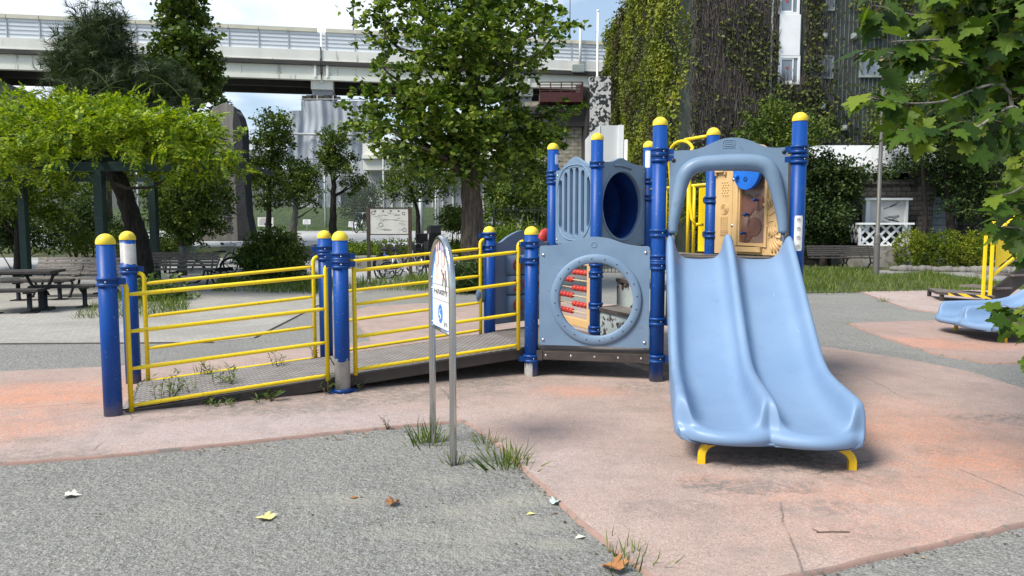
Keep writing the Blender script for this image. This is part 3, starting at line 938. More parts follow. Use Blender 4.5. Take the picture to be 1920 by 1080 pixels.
def shrub(name, label, cat, clumps, n, leaf, base=None, templ='leaf', size=0.07, group=None, stems=6, **kw):
    c0 = np.mean([c[0] for c in clumps], axis=0)
    bx, by = (c0[0], c0[1]) if base is None else base[:2]
    t = thing(name, label, cat, (bx, by, 0), 0, group)
    b = MB()
    for j in range(stems):
        c = clumps[j % len(clumps)]
        limb(b, (bx + random.uniform(-.1, .1), by + random.uniform(-.1, .1), 0), c[0] + rng.normal(size=3) * c[1] * 0.4, 0.025, 0.008, k=5, n=6)
    b.build('stem', M['bark_dark'], t)
    crown('foliage', L[leaf], clumps, n, templ, size, t, **kw)
    return t


def hedge_clumps(p0, p1, w, h, z0=0.0, step=0.5):
    p0, p1 = np.asarray(p0[:2], float), np.asarray(p1[:2], float)
    n = max(2, int(np.linalg.norm(p1 - p0) / step))
    return [(np.array([*(p0 + (p1 - p0) * (i + .5) / n), z0 + h * 0.5]), np.array([step * 0.75, w / 2, h * 0.52 * random.uniform(.92, 1.08)])) for i in range(n)]


def grass(name, label, poly, n, h=(0.08, 0.25), m='grass', z=0.012):
    """blades over a ground polygon: uncountable, one object"""
    P2 = np.array([(p[0], p[1]) for p in poly])
    lo, hi = P2.min(0), P2.max(0)
    out = []
    while sum(len(o) for o in out) < n:
        q = lo + rng.random((n * 2, 2)) * (hi - lo)
        ins = np.zeros(len(q), bool)
        j = len(P2) - 1
        for i in range(len(P2)):
            a, b_ = P2[i], P2[j]
            c = ((a[1] > q[:, 1]) != (b_[1] > q[:, 1])) & (q[:, 0] < (b_[0] - a[0]) * (q[:, 1] - a[1]) / (b_[1] - a[1] + 1e-9) + a[0])
            ins ^= c
            j = i
        out.append(q[ins])
    q = np.concatenate(out)[:n]
    den = np.sin(q[:, 0] * 2.1 + 1.3 * np.sin(q[:, 1] * 1.7)) * np.sin(q[:, 1] * 2.6 + np.cos(q[:, 0] * 1.1)) * .5 + .5
    keep = rng.random(len(q)) < 0.35 + 0.65 * den
    q, den = q[keep], den[keep]
    k = len(q)
    P = np.column_stack([q, np.full(k, z)])
    AX = np.column_stack([rng.normal(size=(k, 2)) * 0.42, np.ones(k)])
    NR = rdir(k)
    S = (h[0] + (h[1] - h[0]) * rng.random(k) ** 1.5) * (0.6 + 0.6 * den)
    o = scatter(name, 'blade', P, AX, NR, S, L[m])
    return tag(o, label, 'grass', kind='stuff')

# ------------------------------------------------------------------ the play structure
A3 = lambda p, z: np.array([p[0], p[1], z])
PA = atz(1230, 718)[:2]
PB = aty(1498, 300, 6.78)[:2]
ZT = 2.523
PC, PD, PE, PF = (atz(x, y, ZT)[:2] for x, y in ((1338, 239), (1217, 264), (1120, 249), (1037, 268)))
PG = atz(996, 708)[:2]
P1 = atz(213, 783)[:2]
P2 = atz(251, 722)[:2]
P3 = atz(643, 740)[:2]
P4 = P3 + np.array([-0.43, 1.15])
PH = PG + np.array([-0.45, 1.16])
PS = thing('play_structure', 'large blue and yellow climbing frame with railed ramp, round-hole panel and pale blue double slide', 'play structure', (0.6, 7.2, 0))
PR = 0.0675


def post_mat(name, seed, bare=()):
    """glossy blue paint; bare = heights where the paint has peeled to grey metal"""
    m, nt, out = new_mat(name)
    pos = wpos(nt)
    z = nd(nt, 'ShaderNodeSeparateXYZ', ins={0: pos}).outputs[2]
    nz = noise(nt, pos, 3.0, 5, 0.6)
    blue = ramp(nt, nz, [(0.3, (0.002, 0.050, 0.245)), (0.7, (0.004, 0.062, 0.29))])
    blue = mixc(nt, maprange(nt, noise(nt, pos, 55, 3, 0.5), 0.68, 0.72), blue, (0.16, 0.19, 0.3))
    stv = nd(nt, 'ShaderNodeMapping', ins={'Vector': pos, 'Scale': (26, 26, 1.6)}).outputs[0]
    blue = mixc(nt, maprange(nt, noise(nt, stv, 1.0, 5, 0.65), 0.52, 0.72, 0.0, 0.22), blue, (0.07, 0.12, 0.30))
    dust = mth(nt, 'ADD', z, mth(nt, 'MULTIPLY', noise(nt, pos, 16, 5, 0.65), -0.22))
    blue = mixc(nt, maprange(nt, dust, -0.10, 0.06, 0.65, 0.0), blue, (0.20, 0.18, 0.155))
    grey = ramp(nt, noise(nt, pos, 12, 5, 0.6), [(0.3, (0.30, 0.29, 0.27)), (0.7, (0.46, 0.45, 0.43))])
    f = None
    for z0, z1 in bare:
        jag = mth(nt, 'MULTIPLY', mth(nt, 'SUBTRACT', noise(nt, pos, 7.0, 5, 0.6), 0.5), 0.22)
        zz = mth(nt, 'ADD', z, jag)
        a = mth(nt, 'MULTIPLY', mth(nt, 'GREATER_THAN', zz, z0), mth(nt, 'LESS_THAN', zz, z1))
        f = a if f is None else mth(nt, 'MAXIMUM', f, a)
    col = blue if f is None else mixc(nt, f, blue, grey)
    b = nd(nt, 'ShaderNodeBsdfPrincipled', ins={'Base Color': col, 'Roughness': 0.42, 'Specular IOR Level': 0.28})
    nt.links.new(bumpn(nt, noise(nt, pos, 60, 3, 0.5), 0.03), b.inputs['Normal'])
    nt.links.new(b.outputs[0], out.inputs[0])
    return m


M['post'] = post_mat('blue_post_paint', 1)
M['post_top'] = post_mat('blue_post_paint_peeled_top', 2, [(1.17, 1.35)])
M['post_foot'] = post_mat('blue_post_paint_peeled_foot', 3, [(0.05, 0.33)])


def post(p, top, m='post', clamps=(), toward=None, label=None, foot=None):
    b = MB()
    capz = top - PR * 1.05
    b.tube([A3(p, -0.05), A3(p, capz)], PR, 28)
    o = b.build('post', M[m], PS)
    if label: o['label'] = label
    c = MB()
    prof = [(PR + .003, capz - 0.012), (PR + .004, capz)] + [((PR + .004) * math.cos(a), capz + PR * 1.05 * math.sin(a)) for a in np.linspace(0.12, math.pi / 2, 8)]
    c.lathe(prof, A3(p, 0), 28)
    c.build('cap', M['yellow_cap'], o)
    for z in clamps:
        k = MB()
        for dz in (-0.024, 0.024):
            k.lathe([(PR + .001, z + dz - .013), (PR + .014, z + dz - .012), (PR + .014, z + dz + .012), (PR + .001, z + dz + .013)], A3(p, 0), 28)
        k.lathe([(PR + .001, z - .02), (PR + .006, z - .02), (PR + .006, z + .02), (PR + .001, z + .02)], A3(p, 0), 28)
        if toward is not None:
            for q in (toward if isinstance(toward[0], (tuple, list, np.ndarray)) else [toward]):
                d = unit(np.array([q[0] - p[0], q[1] - p[1], 0]))
                sd = np.array([-d[1], d[0], 0])
                for s in (-1, 1):
                    a = A3(p, z) + d * (PR + .0) + sd * .018 * s
                    k.bar(a, a + d * .06, 0.008, 0.05)
        for ang in (-1.25,):
            d = np.array([math.cos(ang), math.sin(ang), 0])
            k.lathe([(0.0, .007), (.007, .005), (.008, 0)], A3(p, z) + d * (PR + .007), 8, 1, M=np.stack([np.cross((0, 0, 1), d), (0, 0, 1), d], axis=1))
        k.build('clamp', [M['blue_clamp'], M['bolt']], o)
    return o


def bare_patch(o, p, z0, z1, a0, a1):
    """a flaked-off place low on a post, a skin half a millimetre proud"""
    b = MB()
    n, k = 14, 6
    vs, fs = [], []
    tops = [z1 - abs(random.gauss(0, .035)) for _ in range(n + 1)]
    for i in range(n + 1):
        a = a0 + (a1 - a0) * i / n
        for j in range(k + 1):
            z = z0 + (tops[i] - z0) * j / k
            vs.append((p[0] + (PR + .0006) * math.cos(a), p[1] + (PR + .0006) * math.sin(a), z))
    for i in range(n):
        for j in range(k):
            q = i * (k + 1) + j
            fs.append((q, q + k + 1, q + k + 2, q + 1))
    b.add(vs, fs, 0, True)
    b.build('bare_metal_patch', M['bare'], o)


M['bare'] = surf('bare_grey_metal', (0.32, 0.31, 0.285), (0.48, 0.47, 0.45), 0.5, scale=14, spots=((0.2, 0.18, 0.15), 0.62, 20))

o1 = post(P1, 1.447, clamps=(1.075,), toward=P3)
st = MB()  # small sticker on the side of the first post
for i in range(5):
    a0, a1 = 3.05 + .12 * i, 3.17 + .12 * i
    st.add([(P1[0] + (PR + .001) * math.cos(a), P1[1] + (PR + .001) * math.sin(a), z) for a, z in ((a0, .80), (a1, .80), (a1, .92), (a0, .92))], [(0, 1, 2, 3)], 0, True)
st.build('sticker', M['white_sticker'], o1)
post(P2, 1.46, 'post_top', (1.10,), P4, label='blue post with paint peeled to bare metal below its yellow cap')
post(P3, 1.463, 'post_foot', (1.24, 1.17, 0.02), ((P1[0], P1[1]), (PG[0], PG[1])), label='blue post with paint peeled off its foot')
post(P4, 1.463, 'post', (1.27, 1.19), ((P2[0], P2[1]), (PH[0], PH[1])))
og = post(PG, 1.505, 'post', (1.33, 1.17, 0.20), P3)
bare_patch(og, PG, 0.0, 0.17, math.pi * 1.02, math.pi * 1.55)
post(PH, 1.505, 'post', (1.40, 1.26), P4)
post(PA, ZT, 'post', (2.20, 2.14, 1.44, 1.20, 1.13, 0.60, 0.24), ((PB[0], PB[1]),))
ob_ = post(PB, ZT + .012, 'post', (2.20, 2.11), (PA[0], PA[1]))
post(PC, ZT, 'post', (1.78, 1.42), (PD[0], PD[1]))
od_ = post(PD, ZT, 'post', (2.05, 1.85))
post(PE, ZT, 'post', (2.18, 1.10, 0.97, 0.62, 0.36), (PF[0], PF[1]))
of_ = post(PF, ZT, 'post', (2.15, 2.06))


def curved_sticker(p, z0, z1, a0, a1, parent, m=('white_sticker', 'ink_grey', 'ink_red'), marks=True):
    b = MB()
    n = 12
    rr = PR + .001
    vs = []
    for i in range(n + 1):
        a = a0 + (a1 - a0) * i / n
        inset = .02 if i in (0, n) else 0
        for z in (z0 + inset, z1 - inset):
            vs.append((p[0] + rr * math.cos(a), p[1] + rr * math.sin(a), z))
    b.add(vs, [(2 * i, 2 * i + 2, 2 * i + 3, 2 * i + 1) for i in range(n)], 0, True)
    if marks:
        am = (a0 + a1) / 2
        k = 4
        for q in range(k):
            zc = z0 + (z1 - z0) * (q + .5) / k
            rad = 0.016
            pts = []
            for t in np.linspace(0, 2 * math.pi, 14)[:-1]:
                aa = am + rad * math.cos(t) / rr
                pts.append((p[0] + (rr + .0015) * math.cos(aa), p[1] + (rr + .0015) * math.sin(aa), zc + rad * math.sin(t)))
            b.tube(pts, 0.0016, 5, 1, closed=True)
            aa = am
            c = lambda da, dz: (p[0] + (rr + .0015) * math.cos(am + da / rr), p[1] + (rr + .0015) * math.sin(am + da / rr), zc + dz)
            b.tube([c(-.008, -.008), c(0, .004), c(.008, -.008)], 0.0014, 5, 1)
            b.tube([c(-.010, .004), c(.010, .004)], 0.0014, 5, 1)
            b.sphere(c(0, .009), .0035, mi=1, n=6, m=4)
    b.build('sticker', [M[x] for x in m], parent)


curved_sticker(PB, 1.28, 1.60, -2.25, -1.15, ob_)
curved_sticker(PF, 2.26, 2.38, -1.25, -0.4, of_, marks=False)
curved_sticker(PD, 2.20, 2.40, -2.4, -1.5, od_, marks=False)


# ---- ramp decks (perforated treads) -------------------------------------------------
def mat_perf(name):
    """coated deck plate with rows of short slots"""
    m, nt, out = new_mat(name)
    tcn = nd(nt, 'ShaderNodeTexCoord')
    uv = nd(nt, 'ShaderNodeSeparateXYZ', ins={0: tcn.outputs['UV']})
    u, v = uv.outputs[0], uv.outputs[1]
    row = mth(nt, 'FLOOR', mth(nt, 'MULTIPLY', v, 1 / 0.045))
    us = mth(nt, 'ADD', mth(nt, 'MULTIPLY', u, 1 / 0.075), mth(nt, 'MULTIPLY', mth(nt, 'MODULO', row, 2.0), 0.5))
    fu = mth(nt, 'ABSOLUTE', mth(nt, 'SUBTRACT', mth(nt, 'FRACT', us), 0.5))
    fv = mth(nt, 'ABSOLUTE', mth(nt, 'SUBTRACT', mth(nt, 'FRACT', mth(nt, 'MULTIPLY', v, 1 / 0.045)), 0.5))
    hole = mth(nt, 'MULTIPLY', mth(nt, 'LESS_THAN', fu, 0.30), mth(nt, 'LESS_THAN', fv, 0.20))
    pos = wpos(nt)
    col = ramp(nt, noise(nt, pos, 5, 6, 0.6), [(0.35, (0.21, 0.185, 0.17)), (0.65, (0.29, 0.265, 0.245))])
    col = mixc(nt, hole, col, (0.022, 0.020, 0.018))
    b = nd(nt, 'ShaderNodeBsdfPrincipled', ins={'Base Color': col, 'Roughness': 0.6})
    nt.links.new(bumpn(nt, mth(nt, 'SUBTRACT', 1.0, hole), 0.8, 0.01), b.inputs['Normal'])
    nt.links.new(b.outputs[0], out.inputs[0])
    return m


M['perf'] = mat_perf('perforated_deck_coating')


def deck(name, pts, th, mats, uvdir, parent=PS):
    """flat or sloping polygon slab; pts 3-D, going round"""
    pts = [np.asarray(p, float) for p in pts]
    n = len(pts)
    b = MB()
    b.add(pts, [tuple(range(n))], 0)
    b.add([p for p in pts] + [p - (0, 0, th) for p in pts], [(i, (i + 1) % n, n + (i + 1) % n, n + i) for i in range(n)] + [tuple(range(n, 2 * n))[::-1]], 1)
    o = b.build(name, mats, parent)
    uvl = o.data.uv_layers.new(name='UVMap')
    d = unit(np.asarray(uvdir, float)[:2])
    e = np.array([-d[1], d[0]])
    off = np.asarray(ORG.get(parent.name, (0, 0, 0)))
    for lp in o.data.loops:
        c = np.array(o.data.vertices[lp.vertex_index].co[:])[:2] + off[:2]
        uvl.data[lp.index].uv = (float(c.dot(d)), float(c.dot(e)))
    return o


rd = unit(np.array([PG[0] - P1[0], PG[1] - P1[1]]))
rn = np.array([-rd[1], rd[0]])
ZL = 0.30
ins = 0.09
a0 = P1 + rn * ins + rd * 0.05
a1 = P3 + rn * ins
b0 = P2 - rn * ins + rd * 0.05
b1 = P4 - rn * ins
deck('ramp_deck', [A3(a0, 0.04), A3(a1, 0.155), A3(b1, 0.155), A3(b0, 0.04)], 0.05, [M['perf'], M['deck_dark']], rd)
a2 = PG + rn * ins
b2 = PH - rn * ins
deck('ramp_deck', [A3(a1 + rd * .012, 0.158), A3(a2, ZL), A3(b2, ZL), A3(b1 + rd * .012, 0.158)], 0.05, [M['perf'], M['deck_dark']], rd)
for (s, e, z0, z1) in ((a0, a1, 0.02, 0.145), (a1, a2, 0.145, 0.285), (b0, b1, 0.02, 0.145), (b1, b2, 0.145, 0.285)):
    b = MB()
    sgn = -1 if (s is a0 or s is a1) else 1
    off_ = rn * 0.022 * sgn
    b.bar(A3(s + off_ + rd * .03, z0 - .04), A3(e + off_ - rd * .02, z1 - .04), 0.03, 0.10)
    b.build('ramp_beam', M['deck_dark'], PS, bevel=.004)


# ---- yellow railings -----------------------------------------------------------------
def railing(pl, pr_, ra, n_in, label=None):
    """pl, pr_: end post feet; ra: list of (left point, right point) seen for each rail"""
    d = unit(np.array([*(pr_ - pl), 0.0]))
    L0, L1 = pl + d[:2] * 0.125, pr_ - d[:2] * 0.125
    L0, L1 = L0 + n_in * 0.035, L1 + n_in * 0.035
    rail = bpy.data.objects.new('railing', None)
    COL.objects.link(rail)
    rail.parent = PS
    rail.empty_display_size = .1
    ORG[rail.name] = ORG[PS.name]
    zl = [onplane(a[0], a[1], L0, L1)[2] for a, _ in ra]
    zr = [onplane(b_[0], b_[1], L0, L1)[2] for _, b_ in ra]
    # end uprights, bent over at the top into the clamp
    for (E, P_, zz) in ((L0, pl, zl), (L1, pr_, zr)):
        top = zz[0] + 0.10
        di = unit(np.array([*(P_ - E), 0.0]))
        pts = [A3(E, zz[-1] - 0.05), A3(E, top - .05)]
        for a in np.linspace(0, math.pi / 2, 6)[1:]:
            pts.append(A3(E, top - .05) + di * .05 * (1 - math.cos(a)) + np.array([0, 0, .05 * math.sin(a)]))
        root = MB()
        root.tube(pts, 0.0195, 12)
        root.build('upright', M['yellow'], rail)
    for a, c in zip(zl, zr):
        b = MB()
        s, e = A3(L0, a), A3(L1, c)
        dd = unit(e - s)
        b.tube([s + dd * .012, s + dd * .05, s + dd * .09, e - dd * .09, e - dd * .05, e - dd * .012], [.012, .0145, .017, .017, .0145, .012], 12)
        b.build('rail', M['yellow'], rail)
    return rail


railing(P1, P3, [((240, 552.5), (620, 517)), ((240, 622), (620, 578.5)), ((240, 692), (620, 641.5)), ((240, 761), (620, 703))], rn)
railing(P2, P4, [((264, 532), (598, 500)), ((264, 594), (598, 556)), ((264, 654), (598, 612)), ((264, 716), (598, 671))], -rn)
railing(P3, PG, [((660, 508), (973, 472)), ((660, 571), (973, 530)), ((660, 632), (973, 588)), ((660, 693.5), (973, 646.5))], rn)
railing(P4, PH, [((655, 492), (912, 466)), ((655, 547), (912, 517)), ((655, 602), (912, 567)), ((655, 657), (912, 618))], -rn)

# ---- platforms ------------------------------------------------------------------------
ZH = 1.215
deck('low_platform', [A3(PG, ZL), A3(PA, ZL), A3(PE, ZL), A3(PF, ZL), A3(PH, ZL)], 0.05, [M['deck'], M['deck_dark']], rd)
deck('slide_platform', [A3(PA, ZH), A3(PB, ZH), A3(PC, ZH)], 0.06, [M['deck'], M['deck_dark']], (1, 0))
mAE = lambda t, s: PA + (PE - PA) * s + (PC - PA) * t       # square A-E-D-C
deck('high_platform', [A3(mAE(.66, 0), ZH), A3(PC, ZH), A3(PD, ZH), A3(mAE(.66, 1), ZH)], 0.06, [M['deck'], M['deck_dark']], (1, 0))
for k, (t0, t1, z) in enumerate(((0.0, .34, .61), (.33, .67, .915))):
    deck('step', [A3(mAE(t0, 0.04), z), A3(mAE(t1, 0.04), z), A3(mAE(t1, .96), z), A3(mAE(t0, .96), z)], 0.04, [M['deck'], M['deck_dark']], (1, 0))
for t0, z0, z1 in ((0.0, .30, .57), (.33, .61, .875), (.66, .915, 1.155)):
    b = MB()
    p, q = mAE(t0 + .03, .04), mAE(t0 + .03, .96)
    b.bar(A3(p, (z0 + z1) / 2), A3(q, (z0 + z1) / 2), .012, z1 - z0)
    b.build('step_riser', M['riser'], PS)
b = MB()   # brown fascia below the low platform with bolt holes
fd = unit(np.array([*(PA - PG), 0]))
f0, f1 = A3(PG, .235) + fd * .09, A3(PA, .235) - fd * .09
nf_ = np.array([fd[1], -fd[0], 0])
b.bar(f0 + nf_ * .02, f1 + nf_ * .02, .025, .085)
for s in (0.06, 0.30, 0.52, 0.74, 0.95):
    c = f0 + (f1 - f0) * s + nf_ * .034
    b.lathe([(0.0, .004), (.012, .003), (.013, 0)], c, 8, 1, M=np.stack([fd, (0, 0, 1), nf_], axis=1))
for s in (0.0, 1.0):
    b.bar(f0 + (f1 - f0) * s + nf_ * .036 - fd * .03, f0 + (f1 - f0) * s + nf_ * .036 + fd * .03, .012, .10)
b.build('fascia', [M['deck_dark'], M['bolt']], PS, bevel=.003)
b = MB()   # dark skirt between the high deck and the ground side, beside and below the slide
sd_ = unit(np.array([*(PB - PA), 0]))
b.bar(A3(PA, .86) + sd_ * .08, A3(PB, .86) - sd_ * .08, .03, .60)
b.bar(A3(PB, .86), A3(PC, .86), .03, .60)
b.build('deck_skirt', M['deck_dark'], PS)


# ---- moulded panels --------------------------------------------------------------------
def arc(c, r, a0, a1, n, ry=None):
    return [(c[0] + r * math.cos(a), c[1] + (ry or r) * math.sin(a)) for a in np.linspace(a0, a1, n)]


def panel_frame(A, B, off=0.0):
    """axes of a panel standing between two posts: origin A, u along, normal towards the viewer"""
    u = unit(np.array([*(B - A), 0.0]))
    n = np.array([u[1], -u[0], 0.0])
    if n.dot(np.array([-A[0], -A[1], 0.0])) < 0:
        n = -n
    return np.array([A[0], A[1], 0.0]) + n * off, u, n


def to_uv(px, py, A, B, off=0.0):
    o, u, n = panel_frame(A, B, off)
    P_ = onplane(px, py, o[:2], (o + u)[:2])
    return ((P_ - o).dot(u), P_[2])


def smooth_loop(pts, k=4):
    """Catmull-Rom through open chain"""
    out = []
    n = len(pts)
    for i in range(n - 1):
        p0, p1, p2, p3 = (np.array(pts[max(0, min(n - 1, j))], float) for j in (i - 1, i, i + 1, i + 2))
        for t in np.linspace(0, 1, k, endpoint=False):
            out.append(tuple(0.5 * ((2 * p1) + (-p0 + p2) * t + (2 * p0 - 5 * p1 + 4 * p2 - p3) * t * t + (-p0 + 3 * p1 - 3 * p2 + p3) * t ** 3)))
    out.append(tuple(pts[-1]))
    return out


def bolts(b, spots, o, u, n, mi=1, r=.011):
    for a, z in spots:
        c = o + u * a + np.array([0, 0, z]) + n * .002
        b.lathe([(0, .008), (r * .7, .007), (r, .003), (r * 1.25, 0)], c, 10, mi, M=np.stack([u, (0, 0, 1), n], axis=1))


# round-hole panel, front of the low platform
o, u, n = panel_frame(PG, PA, 0.035)
wGA = np.linalg.norm(PA - PG)
U = lambda px, py: to_uv(px, py, PG, PA, 0.035)
x0, zb = U(1012, 646)
x1, zb1 = U(1214, 655)
x0, x1 = .085, wGA - .075
_, zt0 = U(1014, 461)
_, ztc = U(1112, 444)
zb = min(zb, zb1) + .01
wP = x1 - x0
top = smooth_loop([(x1, zt0 - .02), (x1 - .02, zt0), (x1 - .10 * wP, zt0 + .003), (x1 - .22 * wP, zt0 + .022), (x1 - .36 * wP, ztc - .018), (x0 + .5 * wP, ztc), (x0 + .36 * wP, ztc - .018), (x0 + .22 * wP, zt0 + .022), (x0 + .10 * wP, zt0 + .003), (x0 + .02, zt0), (x0, zt0 - .02)], 4)
cx, cz = U(1117, 562)
rad = 0.405
outer = [(x0, zb + .02), (x0 + .02, zb), (x1 - .02, zb), (x1, zb + .02)] + top
hole = arc((cx, cz), rad - .012, 0, 2 * math.pi, 49)[:-1]
b = MB()
b.plate(outer, [hole], o, u, (0, 0, 1), .045, 0, n)
RP = b.build('round_hole_panel', M['plastic_grey'], PS, bevel=.010)
b = MB()
prof = [(rad - .05, -.03), (rad - .05, .012), (rad - .040, .020), (rad + .026, .022), (rad + .036, .010), (rad + .036, -.01)]
b.lathe(prof, o + u * cx + np.array([0, 0, cz]), 72, 0, True, M=np.stack([u, (0, 0, 1), n], axis=1))
for k in range(20):
    a = 2 * math.pi * k / 20 + .1
    c = o + u * (cx + (rad - .008) * math.cos(a)) + np.array([0, 0, cz + (rad - .008) * math.sin(a)]) + n * .0215
    b.lathe([(0, .0015), (.006, .0015), (.0075, 0)], c, 8, 1, M=np.stack([u, (0, 0, 1), n], axis=1))
b.build('ring', [M['plastic_grey'], M['ink_dark']], RP)
b = MB()
bolts(b, [(x0 + .04, zb + .05), (x1 - .04, zb + .05), (x0 + .04, zt0 - .09), (x1 - .04, zt0 - .06)], o, u, n, 0, .013)
b.build('bolt', M['bolt'], RP)
b = MB()
b.lathe([(.021, 0), (.023, .003), (.027, .003), (.029, 0)], o + u * (x0 + .5 * wP) + np.array([0, 0, ztc - .075]) + n * .001, 24, 0, True, M=np.stack([u, (0, 0, 1), n], axis=1))
b.build('emblem', M['plastic_grey'], RP)

# slotted upper panel E-F
oF, uF, nF = panel_frame(PF, PE, 0.0)
UF = lambda px, py: to_uv(px, py, PF, PE)
wFE = np.linalg.norm(PE - PF)
x0, x1 = .07, wFE - .06
zb = UF(1108, 460)[1]
zb0 = UF(1040, 459)[1]
zt = UF(1042, 322)[1] + .02
zc = UF(1077, 297)[1] + .02
wP = x1 - x0
top = smooth_loop([(x1, zt - .03), (x1 - .02, zt - .01), (x1 - .14 * wP, zt), (x1 - .30 * wP, zc - .06), (x0 + .5 * wP, zc), (x0 + .30 * wP, zc - .06), (x0 + .14 * wP, zt), (x0 + .02, zt - .01), (x0, zt - .03)], 4)
outer = [(x0, zb + .02), (x0 + .02, zb), (x1 - .02, zb), (x1, zb + .02)] + top
holes = []
for k in range(6):
    cxx = x0 + wP * (.135 + .146 * k)
    e = abs(k - 2.5) / 2.5
    z0, z1 = zb + .13 + .10 * e ** 2, zc - .16 - .13 * e ** 2
    rr = wP * .042
    holes.append(arc((cxx, z1), rr, 0, math.pi, 9) + arc((cxx, z0), rr, math.pi, 2 * math.pi, 9))
b = MB()
b.plate(outer, holes, oF, uF, (0, 0, 1), .04, 0, nF)
SPn = b.build('slotted_panel', M['plastic_grey'], PS, bevel=.008)
b = MB()
mid_ = (x0 + x1) / 2
b.plate([(x0 + .05, zb + .06), (x1 - .05, zb + .06), (x1 - .05, zt - .04), (mid_, zc - .07), (x0 + .05, zt - .04)], [], oF - nF * .043, uF, (0, 0, 1), .012, 0, nF)
b.build('backing_plate', M['plastic_dull'], SPn)
b = MB()
ov = [(mid_ + .455 * wP * math.copysign(abs(math.cos(a)) ** .7, math.cos(a)), (zb + zc) / 2 - .02 + (zc - zb) * .43 * math.copysign(abs(math.sin(a)) ** .85, math.sin(a))) for a in np.linspace(0, 2 * math.pi, 40)[:-1]]
b.tube([oF + uF * a + np.array([0, 0, z]) + nF * .002 for a, z in ov], .008, 6, closed=True)
b.build('raised_oval', M['plastic_grey'], SPn)
b = MB()
bolts(b, [(x0 + .04, zb + .05), (x1 - .04, zb + .05), (x0 + .05, zt - .07), (x1 - .05, zt - .07)], oF, uF, nF, 0)
b.build('bolt', M['bolt'], SPn)

# tunnel panel E-D and its tube
oE, uE, nE = panel_frame(PE, PD, 0.0)
UE = lambda px, py: to_uv(px, py, PE, PD)
wED = np.linalg.norm(PD - PE)
x0, x1 = .05, wED - .06
zb = UE(1204, 459)[1]
zt = UE(1200, 312)[1] + .01
zc = UE(1135, 296)[1] + .02
wP = x1 - x0
top = smooth_loop([(x1, zt - .03), (x1 - .02, zt), (x1 - .14 * wP, zt), (x1 - .32 * wP, zc - .05), (x0 + .46 * wP, zc), (x0 + .26 * wP, zc - .05), (x0 + .12 * wP, zt), (x0 + .02, zt), (x0, zt - .03)], 4)
outer = [(x0, zb + .02), (x0 + .02, zb), (x1 - .02, zb), (x1, zb + .02)] + top
tc_ = UE(1188, 386)
trad = 0.395
tcx, tcz = .495, tc_[1]
b = MB()
b.plate(outer, [arc((tcx, tcz), trad, 0, 2 * math.pi, 49)[:-1]], oE, uE, (0, 0, 1), .045, 0, nE)
TP = b.build('tunnel_panel', M['plastic_grey'], PS, bevel=.010)
b = MB()
b.lathe([(trad + .03, -.005), (trad + .02, .008), (trad, .012), (trad - .015, .0), (trad - .015, -.04)], oE + uE * tcx + np.array([0, 0, tcz]), 56, 0, True, M=np.stack([uE, (0, 0, 1), nE], axis=1))
b.build('ring', M['plastic_grey'], TP)
b = MB()
zs = zc - .09
b.tube([oE + uE * (x0 + wP * t) + np.array([0, 0, zs - .10 * (t - .42) ** 2 * 4]) + nE * .003 for t in np.linspace(.30, .66, 9)], .016, 8)
b.build('raised_oval', M['plastic_dull'], TP)
b = MB()
bolts(b, [(x1 - .05, zb + .06), (x1 - .05, zt - .07), (x0 + .05, zb + .06)], oE, uE, nE, 0)
b.build('bolt', M['bolt'], TP)
b = MB()
Mx = np.stack([uE, (0, 0, 1), nE], axis=1)
tdir = unit(np.array([*(PF - PE), 0.0]) + nE * .12)     # the tube leaves at a slant, behind the slotted panel
tcen = oE + uE * tcx + np.array([0, 0, tcz]) - nE * .03
tr_rows = []
for q_, r_ in ((0, trad - .01), (.45, trad - .012), (.46, trad + .004), (.49, trad + .004), (.50, trad - .012), (1.15, trad - .014), (1.15, .002)):
    tr_rows.append([tcen + tdir * q_ + uE * r_ * math.cos(t) + np.array([0, 0, r_ * math.sin(t)]) for t in np.linspace(0, 2 * math.pi, 41)[:-1]])
b.add([p for r_ in tr_rows for p in r_], [(i * 40 + j, i * 40 + (j + 1) % 40, i * 40 + 40 + (j + 1) % 40, i * 40 + 40 + j) for i in range(6) for j in range(40)], 0, True)
b.build('tunnel_tube', M['tube_blue'], PS)

# abacus below the slotted panel
b = MB()
x0, x1 = .07, wFE - .05
z0, z1 = .335, 1.20
b.plate([(x0, z0), (x1, z0), (x1, z1), (x0, z1)], [[(x0 + .09, z0 + .10), (x0 + .09, z1 - .08), (x1 - .13, z1 - .08), (x1 - .13, z0 + .10)]], oF + nF * .02, uF, (0, 0, 1), .06, 0, nF)
AB = b.build('abacus_frame', M['tan'], PS, bevel=.012)
for k in range(7):
    z = z0 + .17 + .093 * k
    b = MB()
    p, q = oF + uF * (x0 + .085) + np.array([0, 0, z]) - nF * .01, oF + uF * (x1 - .125) + np.array([0, 0, z]) - nF * .01
    b.tube([p, q], .0085, 8)
    rod = b.build('rod', M['rod'], AB)
    L_ = np.linalg.norm(q - p)
    for j in range(4):
        t = (.10 + .115 * j) if k % 2 == 0 else (.90 - .115 * j)
        b = MB()
        d = uF
        c = p + (q - p) * t
        b.lathe([(.008, -.036), (.026, -.034), (.034, -.015), (.034, .015), (.026, .034), (.008, .036)], c, 12, M=np.stack([np.cross((0, 0, 1), d), (0, 0, 1), d], axis=1) if False else np.stack([np.array([0, 0, 1.0]), np.cross(d, (0, 0, 1)), d], axis=1))
        b.build('bead', M['red'], rod)

